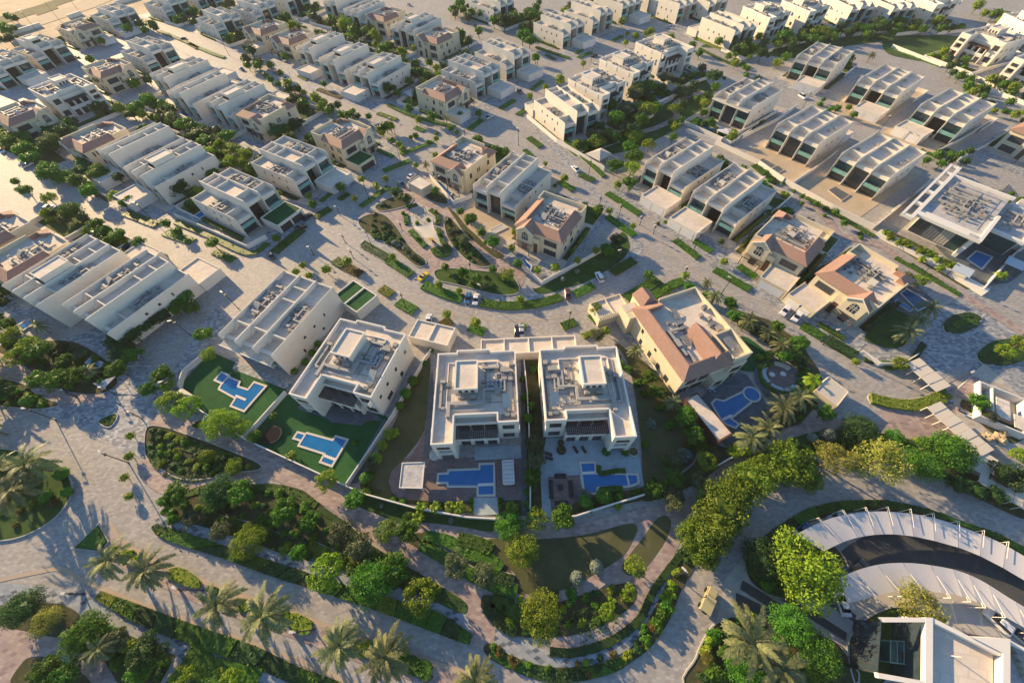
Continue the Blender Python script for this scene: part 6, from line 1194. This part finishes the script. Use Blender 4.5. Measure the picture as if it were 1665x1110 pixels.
# cars
def make_car(paint,suv=False,pick=False,sport=False):
    t=T(); L=4.7 if not sport else 4.5; w=.92; h=1.75 if suv else 1.45 if not sport else 1.25; b=t.part('body',paint)
    lo=[(-L/2,.35),(-L/2+.1,.85 if suv else .75),(-L/2+1.0,1.0 if suv else .88),(L/2-.9,1.0 if suv else .84),(L/2-.1,.8 if suv else .66),(L/2,.4),(L/2-.1,.25),(-L/2+.1,.25)]
    n=len(lo); vs=[]
    for y,s in ((-w,1),(-w+.12,1),(w-.12,1),(w,1)):
        e=abs(y)==w; vs+=[(x*(.97 if e else 1),y,z-(.1 if e and z>.6 else 0)) for x,z in lo]
    fs=[tuple(range(n)),tuple(range(4*n-1,3*n-1,-1))]+[(k*n+i,k*n+(i+1)%n,(k+1)*n+(i+1)%n,(k+1)*n+i) for k in range(3) for i in range(n)]; b.add(vs,fs)
    zc=1.0 if suv else .86; g=t.part('window','car_glass'); r=t.part('roof',paint)
    a0,a1,a2,a3=(-L/2+.35,-L/2+.8,.35,1.15) if suv else (-L/2+.75,-L/2+1.5,.25,1.25) if not sport else (-L/2+.9,-L/2+1.9,.15,1.0)
    if pick: a0,a1=-.5,-.3
    def lid(z,xa,xb,ww): return [(xa,-ww,z),(xb,-ww,z),(xb,ww,z),(xa,ww,z)]
    g.add(lid(zc-.02,a0,a3,.82)+lid(h-.05,a1,a2,.66),[(0,1,2,3),(4,5,6,7),(0,1,5,4),(1,2,6,5),(2,3,7,6),(3,0,4,7)])
    r.add(lid(h-.06,a1-.08,a2+.06,.69)+lid(h,a1+.05,a2-.1,.6),[(0,1,2,3),(4,5,6,7),(0,1,5,4),(1,2,6,5),(2,3,7,6),(3,0,4,7)])
    if pick: k=t.part('load_bed','recess_dark'); k.box(-L/2+.2,-.6,-.7,.7,.95,1.01)
    for x in (-L/2+.85,L/2-.85):
        for y in (-w+.02,w-.24):
            wh=t.part('wheel','rubber'); wh.tube((x,y,.34),(x,y+.22,.34),.34,None,14); rm=t.part('rim','steel_grey',wh); yy=y-.012 if y<0 else y+.22; rm.tube((x,yy,.34),(x,yy+.012,.34),.2,None,10)
    for y in (-.72,.5): hl=t.part('headlight','lamp_pale'); hl.box(L/2-.12,L/2-.02,y,y+.22,.55,.68); tl=t.part('tail_light','leaf_red'); tl.box(-L/2+.0,-L/2+.08,y,y+.22,.6,.75)
    return t
def car(x,y,ang,paint,desc,suv=False,pick=False,sport=False):
    t=tmpl(('car',paint,suv,pick,sport),lambda:make_car('paint_'+paint,suv,pick,sport)); w=at(x,y,.7); w.z=.06
    t.put('parked_car',w,R(ang),1.06,desc,'car','parked cars')
def cdir(a,b): d=at(*b)-at(*a); return math.degrees(math.atan2(d.y,d.x))
for x,y,p2,paint,desc,kw in [
 (688,449,(698,440),'yellow','bright yellow sports car parked beside the park',dict(sport=True)),(761,484,(758,497),'blue','blue car parked beside the white one below the park',dict()),(774,486,(771,499),'white','white car parked beside the blue one below the park',dict()),
 (697,520,(695,532),'white','white saloon with dark glass roof behind the turf garden villa',dict()),(975,450,(970,440),'white','white van-like car parked on the curved street',dict(suv=True)),(923,477,(922,465),'maroon','dark maroon car parked on the curved street',dict()),
 (936,274,(930,268),'white','white car driving down the right street',dict()),(1277,505,(1268,515),'white','white off-road car nearest the garage doors, upper of the pair',dict(suv=True)),(1296,515,(1286,526),'white','white off-road car, lower of the pair on the right street',dict(suv=True)),
 (841,538,(841,528),'black','black car parked behind the flat cream garage block',dict()),(848,537,(848,526),'silver','silver car beside the black one behind the cream garage block',dict()),
 (653,300,(662,306),'navy','dark blue car parked beside the cream kiosk',dict(suv=True)),(669,286,(675,282),'white','small white car parked behind the cream kiosk',dict()),
 (499,352,(508,345),'black','black car on the pavement before the turf-topped garage, upper',dict()),(488,369,(480,372),'black','black car before the turf-topped garage, lower',dict()),
 (440,415,(434,408),'black','black car half hidden by the pale corner wall',dict()),
 (44,268,(56,262),'white','white pickup with open load bed by the left trees',dict(pick=True)),(2,245,(8,250),'white','white car at the left frame edge',dict()),(76,340,(68,346),'silver','silver car under the trees on the left street',dict(suv=True)),(154,380,(146,386),'white','white off-road car beside the flat cream garage roofs',dict(suv=True)),
 (203,401,(196,405),'navy','dark blue car, left of the three in a row on the left street',dict()),(218,405,(212,410),'silver','silver car, middle of the three in a row on the left street',dict(suv=True)),(255,424,(247,429),'silver','silver off-road car, right of the three in a row on the left street',dict(suv=True)),
 (440,108,(448,111),'silver','silver car under the upper street trees',dict()),(449,118,(457,121),'blue','blue car under the upper street trees',dict()),(463,127,(470,130),'white','white car under the upper street trees',dict()),
 (795,200-10,(802,186),'white','white open car parked beside the corner hedge',dict(pick=True)),(845,149,(852,153),'grey','grey car parked before the upper garage',dict(suv=True)),(968,105,(975,101),'white','white car parked beyond the pergola villas',dict()),(966,90,(960,92),'black','black car standing before the upper cream garage',dict()),
 (1089,44,(1096,46),'white','white car at the end of the top street',dict()),(1305,157,(1310,160),'white','white car before the shaded garage doors',dict(suv=True)),(297,63,(304,60),'black','black car at the top left junction',dict()),(392,112,(384,108),'blue','blue-grey car beside the upper left hedge',dict()),
 (665,8,(671,10),'silver','silver car beside the top centre tiled villa',dict()),(773,43,(778,46),'navy','dark blue car between the trees of the upper centre',dict()),
 (1306,862,(1298,868),'blue','pale blue car nose under the upper curved canopy',dict()),(1362,840,(1350,846),'silver','pale silver car peeping from the upper curved canopy',dict()),(1372,936,(1382,926),'navy','dark blue car under the left end of the lower canopy',dict()),(1395,922,(1404,915),'black','black car beside the lower canopy',dict()),(1370,980,(1365,966),'white','white car at the left end of the lower canopy',dict()),
 (1623,1010,(1612,1000),'white','white car with dark roof under the lower canopy',dict(suv=True)),(1662,1035,(1650,1025),'silver','silver car at the right frame edge under the canopy',dict()),
 (420,270+2,(428,268),'grey','grey car beside the second garage',dict()) if 0 else (1583,1040,(1570,1038),'maroon','dark maroon car behind the clubhouse wall',dict())]:
    car(x,y,cdir((x,y),p2),paint,desc,**kw)
# khaki off-road truck
t=T(); b=t.part('body','paint_khaki'); b.box(-2.6,2.6,-1.05,1.05,.75,1.35); b.box(-2.6,-.2,-1.05,1.05,1.35,2.1); b.box(.0,2.6,-.8,.8,1.35,1.75); cb=t.part('cab','paint_khaki'); cb.prism([(-.3,1.35),(-.3,2.45),(.7,2.45),(1.1,1.35)],-.95,.95,'y'); g=t.part('window','car_glass'); g.prism([(.72,2.3),(.78,2.3),(1.13,1.5),(1.07,1.5)],-.8,.8,'y'); g2=t.part('window','car_glass'); g2.box(-.1,.6,-.98,-.96,1.6,2.25); g2.box(-.1,.6,.96,.98,1.6,2.25)
for x in (-1.7,1.7):
    for y in (-1.2,.9): wh=t.part('wheel','rubber'); wh.tube((x,y,.55),(x,y+.3,.55),.55,None,14)
sp=t.part('spare_wheel','rubber'); sp.tube((-2.75,0,1.4),(-2.6,0,1.4),.5,None,14); bp=t.part('bumper','frame_dark'); bp.box(2.6,2.75,-1.1,1.1,.6,.9)
for y in (-.85,.55): hl=t.part('headlight','lamp_pale'); hl.box(2.6,2.63,y,y+.3,1.05,1.3)
w=at(1151,976,.8); w.z=.05; t.put('off_road_truck',w,R(cdir((1151,976),(1156,964))),1,'boxy khaki off-road truck standing on the bottom street','truck')
# shade sail and playground
t=T(); s=t.part('sail','fabric_cream'); 
A=at(671,369,3.2);Bp=at(704,359,4.6);Cp=at(715,390,3.0);Dp=at(688,386,3.8); c0=at(694,378,0); m=10; vs=[]
for i in range(m+1):
    for j in range(m+1):
        u,v=i/m,j/m; p=A*(1-u)*(1-v)+Bp*u*(1-v)+Cp*u*v+Dp*(1-u)*v; c=(A+Bp+Cp+Dp)/4; k=.22*(4*u*(1-u)*(1 if v in(0,1) else 0)+4*v*(1-v)*(1 if u in (0,1) else 0)); e=max(4*u*(1-u)*abs(2*v-1)**3,4*v*(1-v)*abs(2*u-1)**3)*.2
        p=p.lerp(c,e); p.z-=.5*16*u*(1-u)*v*(1-v)*.5; vs.append(tuple(p-c0))
s.add(vs,[(i*(m+1)+j,(i+1)*(m+1)+j,(i+1)*(m+1)+j+1,i*(m+1)+j+1) for i in range(m) for j in range(m)])
for q in (A,Bp,Cp,Dp): p=t.part('mast','lamp_black'); o2=q-c0; f=(o2.xy*1.04); p.tube((f.x,f.y,0),(o2.x,o2.y,q.z+.3),.1,.07)
t.put('shade_sail',(c0.x,c0.y,0),0,1,'cream shade sail stretched on dark masts over the playground','shade sail')
t=T(); p=t.part('soft_floor','teal_water'); p.frustum(0,0,.03,.12,2.6,2.6,18); p=t.part('soft_floor','fabric_cream'); p.frustum(.6,-.4,.121,.16,1.6,1.6,14); p=t.part('climbing_frame','paint_yellow'); p.box(-.6,.6,-.5,.5,1.0,1.1)
for x in (-.6,.5):
    for y in (-.5,.4): p.box(x,x+.1,y,y+.1,.12,2.0)
p=t.part('slide','paint_maroon'); p.prism([(.5,.2),(.5,.3),(2.2,.25),(.6,1.15),(.6,1.05)],-.3,.3,'y'); w=at(702,393,0); t.put('play_set',w,-.6,1,'small climbing frame with slide under the shade sail','play equipment')
t=T(); f=t.part('frame','lamp_black')
for x in (-2,2):
    for y in (-1.4,1.4): f.tube((x,y,0),(x,0,2.6),.07)
f.tube((-2,0,2.6),(2,0,2.6),.07)
for x in (-1,1): s=t.part('swing_seat','rubber'); s.box(x-.3,x+.3,-.15,.15,.5,.58); s.box(x-.28,x-.25,-.01,.01,.58,2.6); s.box(x+.25,x+.28,-.01,.01,.58,2.6)
w=at(684,350,0); t.put('swing',w,.7,1.25,'black two-seat swing on the round sandy playground','swing')
# kiosk, trellis building, guard house, pavilions
def hut(P,h,mat,name,desc,cat,rim=.35,top='roof_screed',h0=0,legs=False,over=.0,rimmat=None):
    q=[at(*p,h).xy for p in P]; c0=sum(q,Vector((0,0)))/len(q); q=[p-c0 for p in q]; n=len(q); t=T()
    ar=sum(q[i].x*q[(i+1)%n].y-q[(i+1)%n].x*q[i].y for i in range(n))
    if ar<0: q.reverse()
    if legs:
        for p in q: l=t.part('post',mat); v=p*.88; l.box(v.x-.15,v.x+.15,v.y-.15,v.y+.15,0,h-.3)
        rr=t.part('roof',rimmat or mat); rr.prism([tuple(p) for p in q],h-.3,h-.02,'z')
    else: b=t.part('wall',mat); b.prism([tuple(p*(1-over)) for p in q],h0,h-.3,'z'); rr=t.part('roof',rimmat or mat); rr.prism([tuple(p) for p in q],h-.299,h-.02,'z')
    rf=t.part('roof_surface',top,rr); rf.prism([tuple(p*.93) for p in q],h-.019,h+.02,'z'); ri=t.part('roof_rim',rimmat or mat,rr)
    for i in range(n):
        a,b=q[i],q[(i+1)%n]; ri.prism([tuple(a),tuple(b),tuple(b*.94),tuple(a*.94)],h-.018,h+rim*.6+.003*i,'z')
    e=t.put(name,(c0.x,c0.y,0),0,1,desc,cat); return t
hut([(663,297),(680,286),(702,299),(685,309)],3.6,'render_cream','kiosk','small square cream kiosk with patterned wall at the top of the park','kiosk')
hut([(649,793),(654,752),(691,751),(687,794)],3.2,'trim_white','garden_pavilion','square flat-roofed pavilion on the purple timber deck','pavilion',top='roof_grey',legs=True)
hut([(1113,648),(1133,638),(1191,706),(1169,719)],3.6,'frame_brown','pool_house','long narrow flat-roofed pool house beside the dark terrace','pool house',rimmat='frame_brown',over=.04)
hut([(1326,634),(1347,612),(1380,637),(1361,661)],3.4,'fabric_cream','service_building','low beige service building with roof frame beside the right street','building',top='pale_wood')
hut([(1104,385-385+340),(1104,340),(1104,340)],1,'trim_white','x','x','x') if 0 else None
def hiproof(P,h,pk,mat,name,desc,cat):
    q=[at(*p,h).xy for p in P]; c0=sum(q,Vector((0,0)))/4; q=[p-c0 for p in q]; t=T(); r=t.part('roof',mat)
    r.add([(p.x,p.y,h) for p in q]+[(0,0,pk)]+[(p.x,p.y,h-.2) for p in q],[(0,1,4),(1,2,4),(2,3,4),(3,0,4),(5,6,1,0),(6,7,2,1),(7,8,3,2),(8,5,0,3),(8,7,6,5)])
    for p in q: l=t.part('post','trim_white'); v=p*.82; l.box(v.x-.15,v.x+.15,v.y-.15,v.y+.15,0,h)
    t.put(name,(c0.x,c0.y,0),0,1,desc,cat)
hiproof([(952,250),(975,262),(995,250),(978,240)],2.8,4.6,'pale_wood','gazebo','gazebo with pale pitched roof beside the dark pool','gazebo')
hiproof([(280,642),(300,655),(317,644),(295,630)],2.6,4.0,'pale_wood','gazebo','small thatched gazebo in the corner of the turf gardens','gazebo')
hiproof([(655,150),(668,145),(680,152),(668,158)],2.6,3.2,'roof_grey','garden_parasol','grey parasol beside the corner villa garden','parasol')
hiproof([(1165,212),(1172,206),(1200,214),(1190,221)],2.6,3.4,'fabric_white','garden_parasol','pale parasol beside the narrow blue pool','parasol')
# roofs over the gate walk: a chain of panels
def awning(P0,P1,wd,n,h,desc,name='walkway_roof'):
    a=at(*P0,h); b=at(*P1,h); d=(b-a)/n; u=d.normalized(); v=Vector((-u.y,u.x,0))*wd/2; t=T()
    for i in range(n):
        p=a+d*i-a; q=p+d*.96; r=t.part('roof_panel','fabric_cream'); z=h-(.1 if i%2 else 0); r.prism([((p-v).x,(p-v).y),((q-v).x,(q-v).y),((q+v).x,(q+v).y),((p+v).x,(p+v).y)],z-.12,z,'z')
        s=t.part('post','trim_white'); s.box((p-v*.8).x-.08,(p-v*.8).x+.08,(p-v*.8).y-.08,(p-v*.8).y+.08,0,z-.12)
    t.put(name,(a.x,a.y,0),0,1,desc,'walkway roof','panelled walkway roofs')
awning((1484,586),(1536,632),5.4,4,3.2,'short chain of four cream roof panels by the clipped median hedge'); awning((1518,657),(1606,737),5.0,7,3.2,'long chain of cream roof panels beside the big trees'); awning((1606,737),(1592,768),4.6,2,3.0,'two bright roof panels at the bend of the walkway'); awning((1594,772),(1680,822),4.6,6,3.0,'chain of grey-blue roof panels cut by the right edge'); awning((1590,440),(1680,500),3.4,7,2.6,'row of pale panels beyond the mansion pool') if 0 else None
t=T(); wl=t.part('wall','trim_white'); a=at(1548,640,3); wl.box(0,14,0,.5,0,3.4); wl.box(13.5,14,-16,0,0,3.4); wl.box(0,.5,-16,0,0,3.4); wl.box(0,14,-16.5,-16,0,3.4); wl.box(4,4.4,-16,0,0,3.2); f=t.part('floor','slate_tile'); f.box(.5,13.5,-16,0,.05,.15); r=t.part('roof_terrace','roof_screed'); r.box(5,9,-13,-4,3.2,3.4); r.box(10,13.5,-15,-9,3.3,3.5); h=t.part('bench','frame_brown'); h.box(1,3.4,-14,-12,.15,.6)
w=at(1617,612,3.4); t.put('guard_house',(w.x-4,w.y-1,0),-.62,.74,'white roofless guard house with dark courtyard at the right edge','guard house')
hut([(1552,637),(1583,608),(1607,625),(1575,650)],.9,'kerb_stone','entry_platform','low pink platform before the guard house','platform',top='pink_paver',rim=.1)
# curved parking canopies
def canopy(OUT,INN,h,seg,desc,side):
    o=[at(*p,h) for p in OUT]; i_=[at(*p,h-.7) for p in INN]; so=smooth([p.xy for p in o],False,4); si=smooth([p.xy for p in i_],False,4)
    def pt(c,t): x=t*(len(c)-1); k=min(int(x),len(c)-2); return c[k].lerp(c[k+1],x-k)
    c0=so[len(so)//2]; t=T()
    for k in range(seg):
        a,b=k/seg,(k+1)/seg; f=t.part('canopy_panel','fabric_white'); m=6; vs=[]
        for u in range(m+1):
            for v in range(m+1):
                s=a+(b-a)*(u/m*.985+.007); p=pt(so,s).lerp(pt(si,s),v/m); z=h-.7*v/m-.10*math.sin(math.pi*u/m)*(.4+.6*v/m)
                vs.append((p.x-c0.x,p.y-c0.y,z))
        f.add(vs,[(u*(m+1)+v,(u+1)*(m+1)+v,(u+1)*(m+1)+v+1,u*(m+1)+v+1) for u in range(m) for v in range(m)])
        p=pt(so,a)-c0; q=pt(si,a)-c0; d=(p-q).normalized()
        if side<0: p,q,d=q,p,-d
        po=p+d*.9; ps=t.part('post','trim_white'); ps.tube((po.x,po.y,0),(po.x,po.y,h+.55),.08); ps.tube((po.x,po.y,h+.55),((p-d*3).x,(p-d*3).y,h+.02),.05); ps.tube((po.x,po.y,h+.05),(p.x,p.y,h+.05),.06)
    t.put('parking_canopy',(c0.x,c0.y,0),0,1,desc,'canopy','curved parking canopies')
canopy([(1294,868),(1345,844),(1390,834),(1432,831),(1476,834),(1521,842),(1571,859),(1619,878),(1668,905),(1720,940)],[(1340,896),(1373,880),(1407,871),(1443,868),(1482,871),(1524,880),(1571,894),(1613,913),(1666,943),(1715,975)],3.6,11,'upper white curved canopy over parked cars',1)
canopy([(1362,940),(1395,926),(1437,916),(1485,915),(1535,922),(1566,930),(1599,945),(1647,975),(1690,1000)],[(1379,981),(1423,969),(1465,960),(1507,961),(1552,966),(1580,975),(1611,989),(1661,1017),(1700,1040)],3.4,9,'lower white curved canopy over parked cars',-1)
# terrace furniture
def lounger(x,y,ang,desc,mat='cushion_dark'):
    t=tmpl(('lounger',mat),lambda:mk_lounger(mat)); w=at(x,y,.3); w.z=.08; t.put('sun_lounger',w,R(ang),1,desc,'sun lounger','sun loungers on the blue terrace')
def mk_lounger(mat):
    t=T(); s=t.part('seat',mat); s.box(-1.0,.35,-.36,.36,.28,.42); b=t.part('backrest',mat); b.prism([(.35,.28),(.35,.42),(1.0,.75),(1.03,.62)],-.36,.36,'y')
    for x in (-.9,.8):
        for y in (-.3,.24): t.part('leg','frame_dark').box(x,x+.06,y,y+.06,0,.28)
    return t
lounger(936,731,118,'dark sun lounger, left of the two angled before the pergola'); lounger(949,731,118,'dark sun lounger, right of the two angled before the pergola'); lounger(892,738,160,'dark sun lounger by the hedge, upper of the two'); lounger(893,745,165,'dark sun lounger by the hedge, lower of the two')
def sofa(x,y,ang,L,desc,mat='cushion_dark',name='garden_sofa'):
    t=T(); s=t.part('seat',mat); s.box(-L/2,L/2,-.5,.5,.15,.45); b=t.part('backrest',mat); b.box(-L/2,L/2,.32,.52,.451,.85); 
    for q in (-L/2,L/2-.2): t.part('armrest',mat).box(q,q+.2,-.5,.315,.452,.65)
    w=at(x,y,.3); w.z=.08; t.put(name,w,R(ang),1,desc,'sofa','garden sofas')
sofa(911,774,0,3,'dark sofa at the top of the brown deck'); sofa(928,795,-92,4,'dark sofa on the right of the brown deck'); sofa(896,795,88,4.4,'dark sofa on the left of the brown deck'); sofa(913,817,180,3.2,'dark sofa at the bottom of the brown deck')
t=T(); t.part('table_top','cushion_dark').box(-.7,.7,-.7,.7,.35,.45)
for x in (-.6,.5):
    for y in (-.6,.5): t.part('leg','frame_dark').box(x,x+.1,y,y+.1,0,.35)
w=at(911,792,.3); w.z=.08; t.put('low_table',w,0,1,'square dark low table amid the deck sofas','table')
def daybed(x,y,desc):
    t=T(); c=t.part('canopy','fabric_white'); c.box(-1.5,1.5,-1.5,1.5,2.2,2.3)
    for q in (-1.4,1.3):
        for r in (-1.4,1.3): t.part('post','frame_dark').box(q,q+.1,r,r+.1,0,2.2)
    t.part('mattress','fabric_cream').box(-1.3,1.3,-1.3,1.3,.3,.55); t.part('base','frame_dark').box(-1.35,1.35,-1.35,1.35,.1,.299)
    for k in range(3): t.part('canopy_strip','roof_grey').box(-1.3,1.3,-1.1+k*.9,-.8+k*.9,2.301,2.33)
    w=at(x,y,2.2); w.z=.08; t.put('canopied_daybed',w,.02,1,desc,'daybed','canopied daybeds')
daybed(826,757,'canopied daybed, upper of the two beside the purple deck pool'); daybed(827,777,'canopied daybed, lower of the two beside the purple deck pool')
cc=at(1266,613,.2)
def arcsofa(a0,a1,desc,mat='fabric_blue',r=4.6):
    t=T(); s=t.part('seat',mat); b=t.part('backrest',mat); n=6
    for k in range(n):
        u=R(a0+(a1-a0)*k/n); v=R(a0+(a1-a0)*(k+.96)/n)
        P=lambda rr,an:(rr*math.cos(an),rr*math.sin(an))
        s.prism([P(r-.9,u),P(r,u),P(r,v),P(r-.9,v)],.1,.5,'z'); b.prism([P(r,u),P(r+.25,u),P(r+.25,v),P(r,v)],.1,.95,'z')
    t.put('curved_sofa',(cc.x,cc.y,.26),0,1,desc,'sofa','white curved sofas of the round deck')
arcsofa(120,205,'white curved sofa on the left of the round deck'); arcsofa(215,262,'white curved sofa at the bottom of the round deck'); arcsofa(268,315,'white curved sofa at the lower right of the round deck'); arcsofa(30,85,'long pale covered sofa at the upper right of the round deck','fabric_cream')
for x,y,d in ((1255,609,'round white table, left one on the round deck'),(1273,608,'round white table, right one on the round deck')): disc('round_table',x,y,.5,.8,.3,.75,'fabric_white',d,'table')
# people and tables of the dark terrace
t=T()
t.part('table_top','fabric_blue').frustum(0,0,.7,.76,.9,.9,16); t.part('table_leg','frame_dark').frustum(0,0,0,.7,.08,.08,8)
w=at(1156,630,.7); w.z=.2; t.put('dining_table',w,0,1,'pale round dining table on the dark terrace','table')
for k in range(6):
    a=k*1.047; c=T(); c.part('seat','fabric_blue').box(-.25,.25,-.25,.25,.42,.5); c.part('backrest','fabric_blue').box(-.25,.25,.22,.28,.501,.95)
    for x in (-.22,.17):
        for y in (-.22,.17): c.part('leg','frame_dark').box(x,x+.05,y,y+.05,0,.42)
    e=c.put('dining_chair',(w.x+1.35*math.cos(a),w.y+1.35*math.sin(a),.2),a-math.pi/2); auto(e,'pale dining chair at the round table','chair','chairs of the round dining table',w)
# sunshade by the left garden and boards
t=T(); s=t.part('sheet','fabric_white'); a,b,c=at(151,623,1.2),at(187,611,2.6),at(167,634,.8); a.z,b.z,c.z=1.2,2.4,.9; g=at(168,622,0)
s.add([tuple(p-g) for p in (a,b,c)]+[tuple(p-g-Vector((0,0,.06))) for p in (a,b,c)],[(0,1,2),(5,4,3),(0,3,4,1),(1,4,5,2),(2,5,3,0)]); 
for p in (a,b,c): q=p-g; t.part('post','lamp_black').tube((q.x,q.y,0),(q.x,q.y,q.z),.06)
t.put('sunshade',(g.x,g.y,0),0,1,'white triangular sunshade at the tip of the left garden','sunshade')
for x,y,ang,m,desc in ((1568,671,-35,'paint_maroon','red and white board lying by the guard house'),(1580,680,-35,'paint_blue','blue board lying by the guard house'),(1537,650,-35,'paint_blue','blue and white barrier box at the gate')):
    t=T(); t.part('board',m).box(-1.6,1.6,-.4,.4,.05,.5); t.part('panel','fabric_white').box(-1.3,1.3,-.25,.25,.501,.52); w=at(x,y); t.put('gate_board',w,R(ang),1,desc,'board')
for k,(x,y) in enumerate(((1264,604),(1274,610),(1284,616),(1293,622),(1303,629),(1312,636),(1322,643))): pass
rr=random.Random(2)
for k in range(8):
    t=T(); b=t.part('rock','sand_ground'); blob(b,rr,0,0,.4,.9,.6,.5,8,5); w=at(1608+rr.uniform(-8,22),708+rr.uniform(-6,14)); e=t.put('boulder',w,rr.uniform(0,6),rr.uniform(.7,1.3)); auto(e,'orange-brown boulder','boulder','boulders in the gate garden',w)
# ---------------------------------------------------------------- haze
t=T(); b=t.part('haze','x'); b.box(-620,640,-130,620,-1.2,112)
m=bpy.data.materials.new('haze'); m.use_nodes=True; nt=m.node_tree; nt.nodes.remove(nt.nodes['Principled BSDF']); v=nt.nodes.new('ShaderNodeVolumePrincipled')
v.inputs['Color'].default_value=(.95,.93,.9,1); v.inputs['Density'].default_value=.00008; v.inputs['Anisotropy'].default_value=0.0; nt.links.new(v.outputs[0],nt.nodes['Material Output'].inputs['Volume']); MATS['x']=m
o=bpy.data.objects.new('haze',b.mesh()); COL.objects.link(o); o['kind']='stuff'
# ---------------------------------------------------------------- finish the labels from what stands nearest
LM=[((688,449),'the yellow sports car'),((694,378),'the shade sail'),((760,640),'the left central villa'),((950,640),'the right central villa'),((1125,560),'the long clay-roofed villa'),((560,600),'the turf garden villa'),((450,520),'the slatted villa'),((380,635),'the stepped pool'),((520,735),'the turf pool'),((765,780),'the purple deck'),((985,785),'the blue terrace pool'),
 ((1190,665),'the dark terrace pool'),((1266,613),'the round deck'),((1345,640),'the beige service building'),((1480,655),'the clipped median hedge'),((1600,640),'the guard house'),((1570,700),'the long roof chain'),((1450,850),'the upper canopy'),((1520,950),'the lower canopy'),((1560,1060),'the clubhouse'),((1320,920),'the big canopy-side tree'),((1151,976),'the khaki truck'),
 ((1220,1042),'the biggest palm'),((900,920),'the dark lawn'),((910,1010),'the oval garden island'),((1055,880),'the small oval lawn'),((720,900),'the hedge maze'),((600,945),'the tree by the tiled pavement'),((430,890),'the brown garden bed'),((330,740),'the kidney-shaped bed'),((177,683),'the tiny traffic island'),((50,790),'the palm roundabout'),((30,640),'the left oval bed'),((110,600),'the left edge garden'),((150,872),'the triangular bed'),
 ((240,1060),'the bottom left garden'),((60,1100),'the bottom left oval bed'),((60,1000),'the bottom left lawn bed'),((350,985),'the palm median'),((600,1050),'the lower palm median'),((680,295),'the cream kiosk'),((640,390),'the petal-shaped bed'),((780,460),'the park lawn'),((760,395),'the curved park bed'),((915,390),'the street bend villa'),((840,320),'the sandy garden villa'),((780,270),'the slim pool villa'),
 ((975,450),'the white street-bend car'),((936,274),'the lone white driving car'),((1100,290),'the blue trough villa'),((1190,345),'the striped awning villa'),((1285,385),'the arched window villa'),((1410,450),'the two-car villa'),((1530,400),'the mansion'),((1590,425),'the mansion pool'),((1565,525),'the small dark island'),((1630,570),'the right edge island'),((1440,530),'the shaded lawn'),((1300,240),'the left new villa'),((1410,270),'the right new villa'),((1430,150),'the left garage pair'),((1540,190),'the right garage pair'),
 ((1210,175),'the stone terrace villa'),((1340,100),'the shaded garage villa'),((1510,80),'the upper right lawn'),((1600,70),'the timber pergola villa'),((1410,35),'the teal-glazed pair'),((1540,15),'the dark loggia villa'),((1290,20),'the blue-fronted pair'),((1190,50),'the blank sunlit wall villa'),((1090,75),'the uppermost pergola villa'),((1030,110),'the middle pergola villa'),((970,140),'the lowest pergola villa'),((925,190),'the teal balcony villa'),((975,252),'the pale gazebo'),((930,50),'the curved-wall villa'),((1010,30),'the top cream garage'),
 ((820,20),'the upper centre trees'),((790,100),'the corner white villa'),((715,150),'the grey parasol villa'),((720,60),'the right orange-roofed villa'),((630,30),'the left orange-roofed villa'),((640,110),'the right of the row of three'),((580,90),'the middle of the row of three'),((530,70),'the left of the row of three'),((480,50),'the upper left tiled pair'),((360,40),'the curved wall corner villa'),((260,80),'the top left corner villa'),((190,30),'the desert wall villa'),((110,45),'the desert-side tiled villa'),((160,110),'the three-window tiled villa'),((90,145),'the dark-windowed white villa'),((40,190),'the left edge tiled villa'),
 ((310,120),'the left long-walled villa'),((350,140),'the middle long-walled villa'),((410,160),'the right long-walled villa'),((450,185),'the foot tiled villa'),((550,225),'the dark turf garage'),((480,260),'the two-garage villa'),((400,320),'the bright turf garage'),((450,330),'the junction pavement'),((290,270),'the lower left-row villa'),((230,235),'the blue plant villa'),((160,215),'the left-row tiled villa'),((60,410),'the lower left tiled villa'),((20,365),'the upper left-edge villa'),((110,450),'the stair roof villa'),((220,490),'the long shaded wall'),((290,500),'the left junction trees'),((180,390),'the left street cars'),((90,330),'the left street tree row'),((330,440),'the left junction flower bed'),((570,490),'the green garage roofs'),((697,520),'the dark-roofed white saloon'),((850,560),'the flat cream garage block'),((1000,470),'the curved street hedges'),((1130,460),'the palms by the right street'),((1060,380),'the white garage doors'),((300,220),'the upper park'),((590,60),'the top park path')]
LM=[(Vector(p),n) for p,n in LM]
rows=[]
for o,what,cat,group,pos in AUTO:
    p=Vector(topx((pos.x,pos.y,.5))); c=min(LM,key=lambda l:(l[0]-p).length); d=p-c[0]
    rel='beside' if d.length<14 else ('right of' if d.x>0 else 'left of') if abs(d.x)>abs(d.y) else ('below' if d.y>0 else 'above')
    far='' if d.length<60 else 'far '
    rows.append([o,what,cat,group,p,f'{far}{rel} {c[1]}',''])
SZ={}
by={}
for r in rows: by.setdefault((r[1],r[5]),[]).append(r)
ORD=['','second','third','fourth','fifth','sixth','seventh','eighth','ninth','tenth','eleventh','twelfth']
NUM=['','','two','three','four','five','six','seven','eight','nine','ten','eleven','twelve']
for (what,where),l in by.items():
    l.sort(key=lambda r:(r[4].x,r[4].y)); n=len(l)
    for i,r in enumerate(l):
        if n==1: s=f'{what} {where}'
        elif i==0: s=f'{what} {where}, leftmost of {NUM[min(n,12)]}'
        elif i==n-1: s=f'{what} {where}, rightmost of {NUM[min(n,12)]}'
        else: s=f'{what} {where}, {ORD[min(i,11)]} from the left'
        r[0]['label']=' '.join(s.split()[:16]); r[0]['category']=r[2]
        if r[3]: r[0]['group']=r[3]
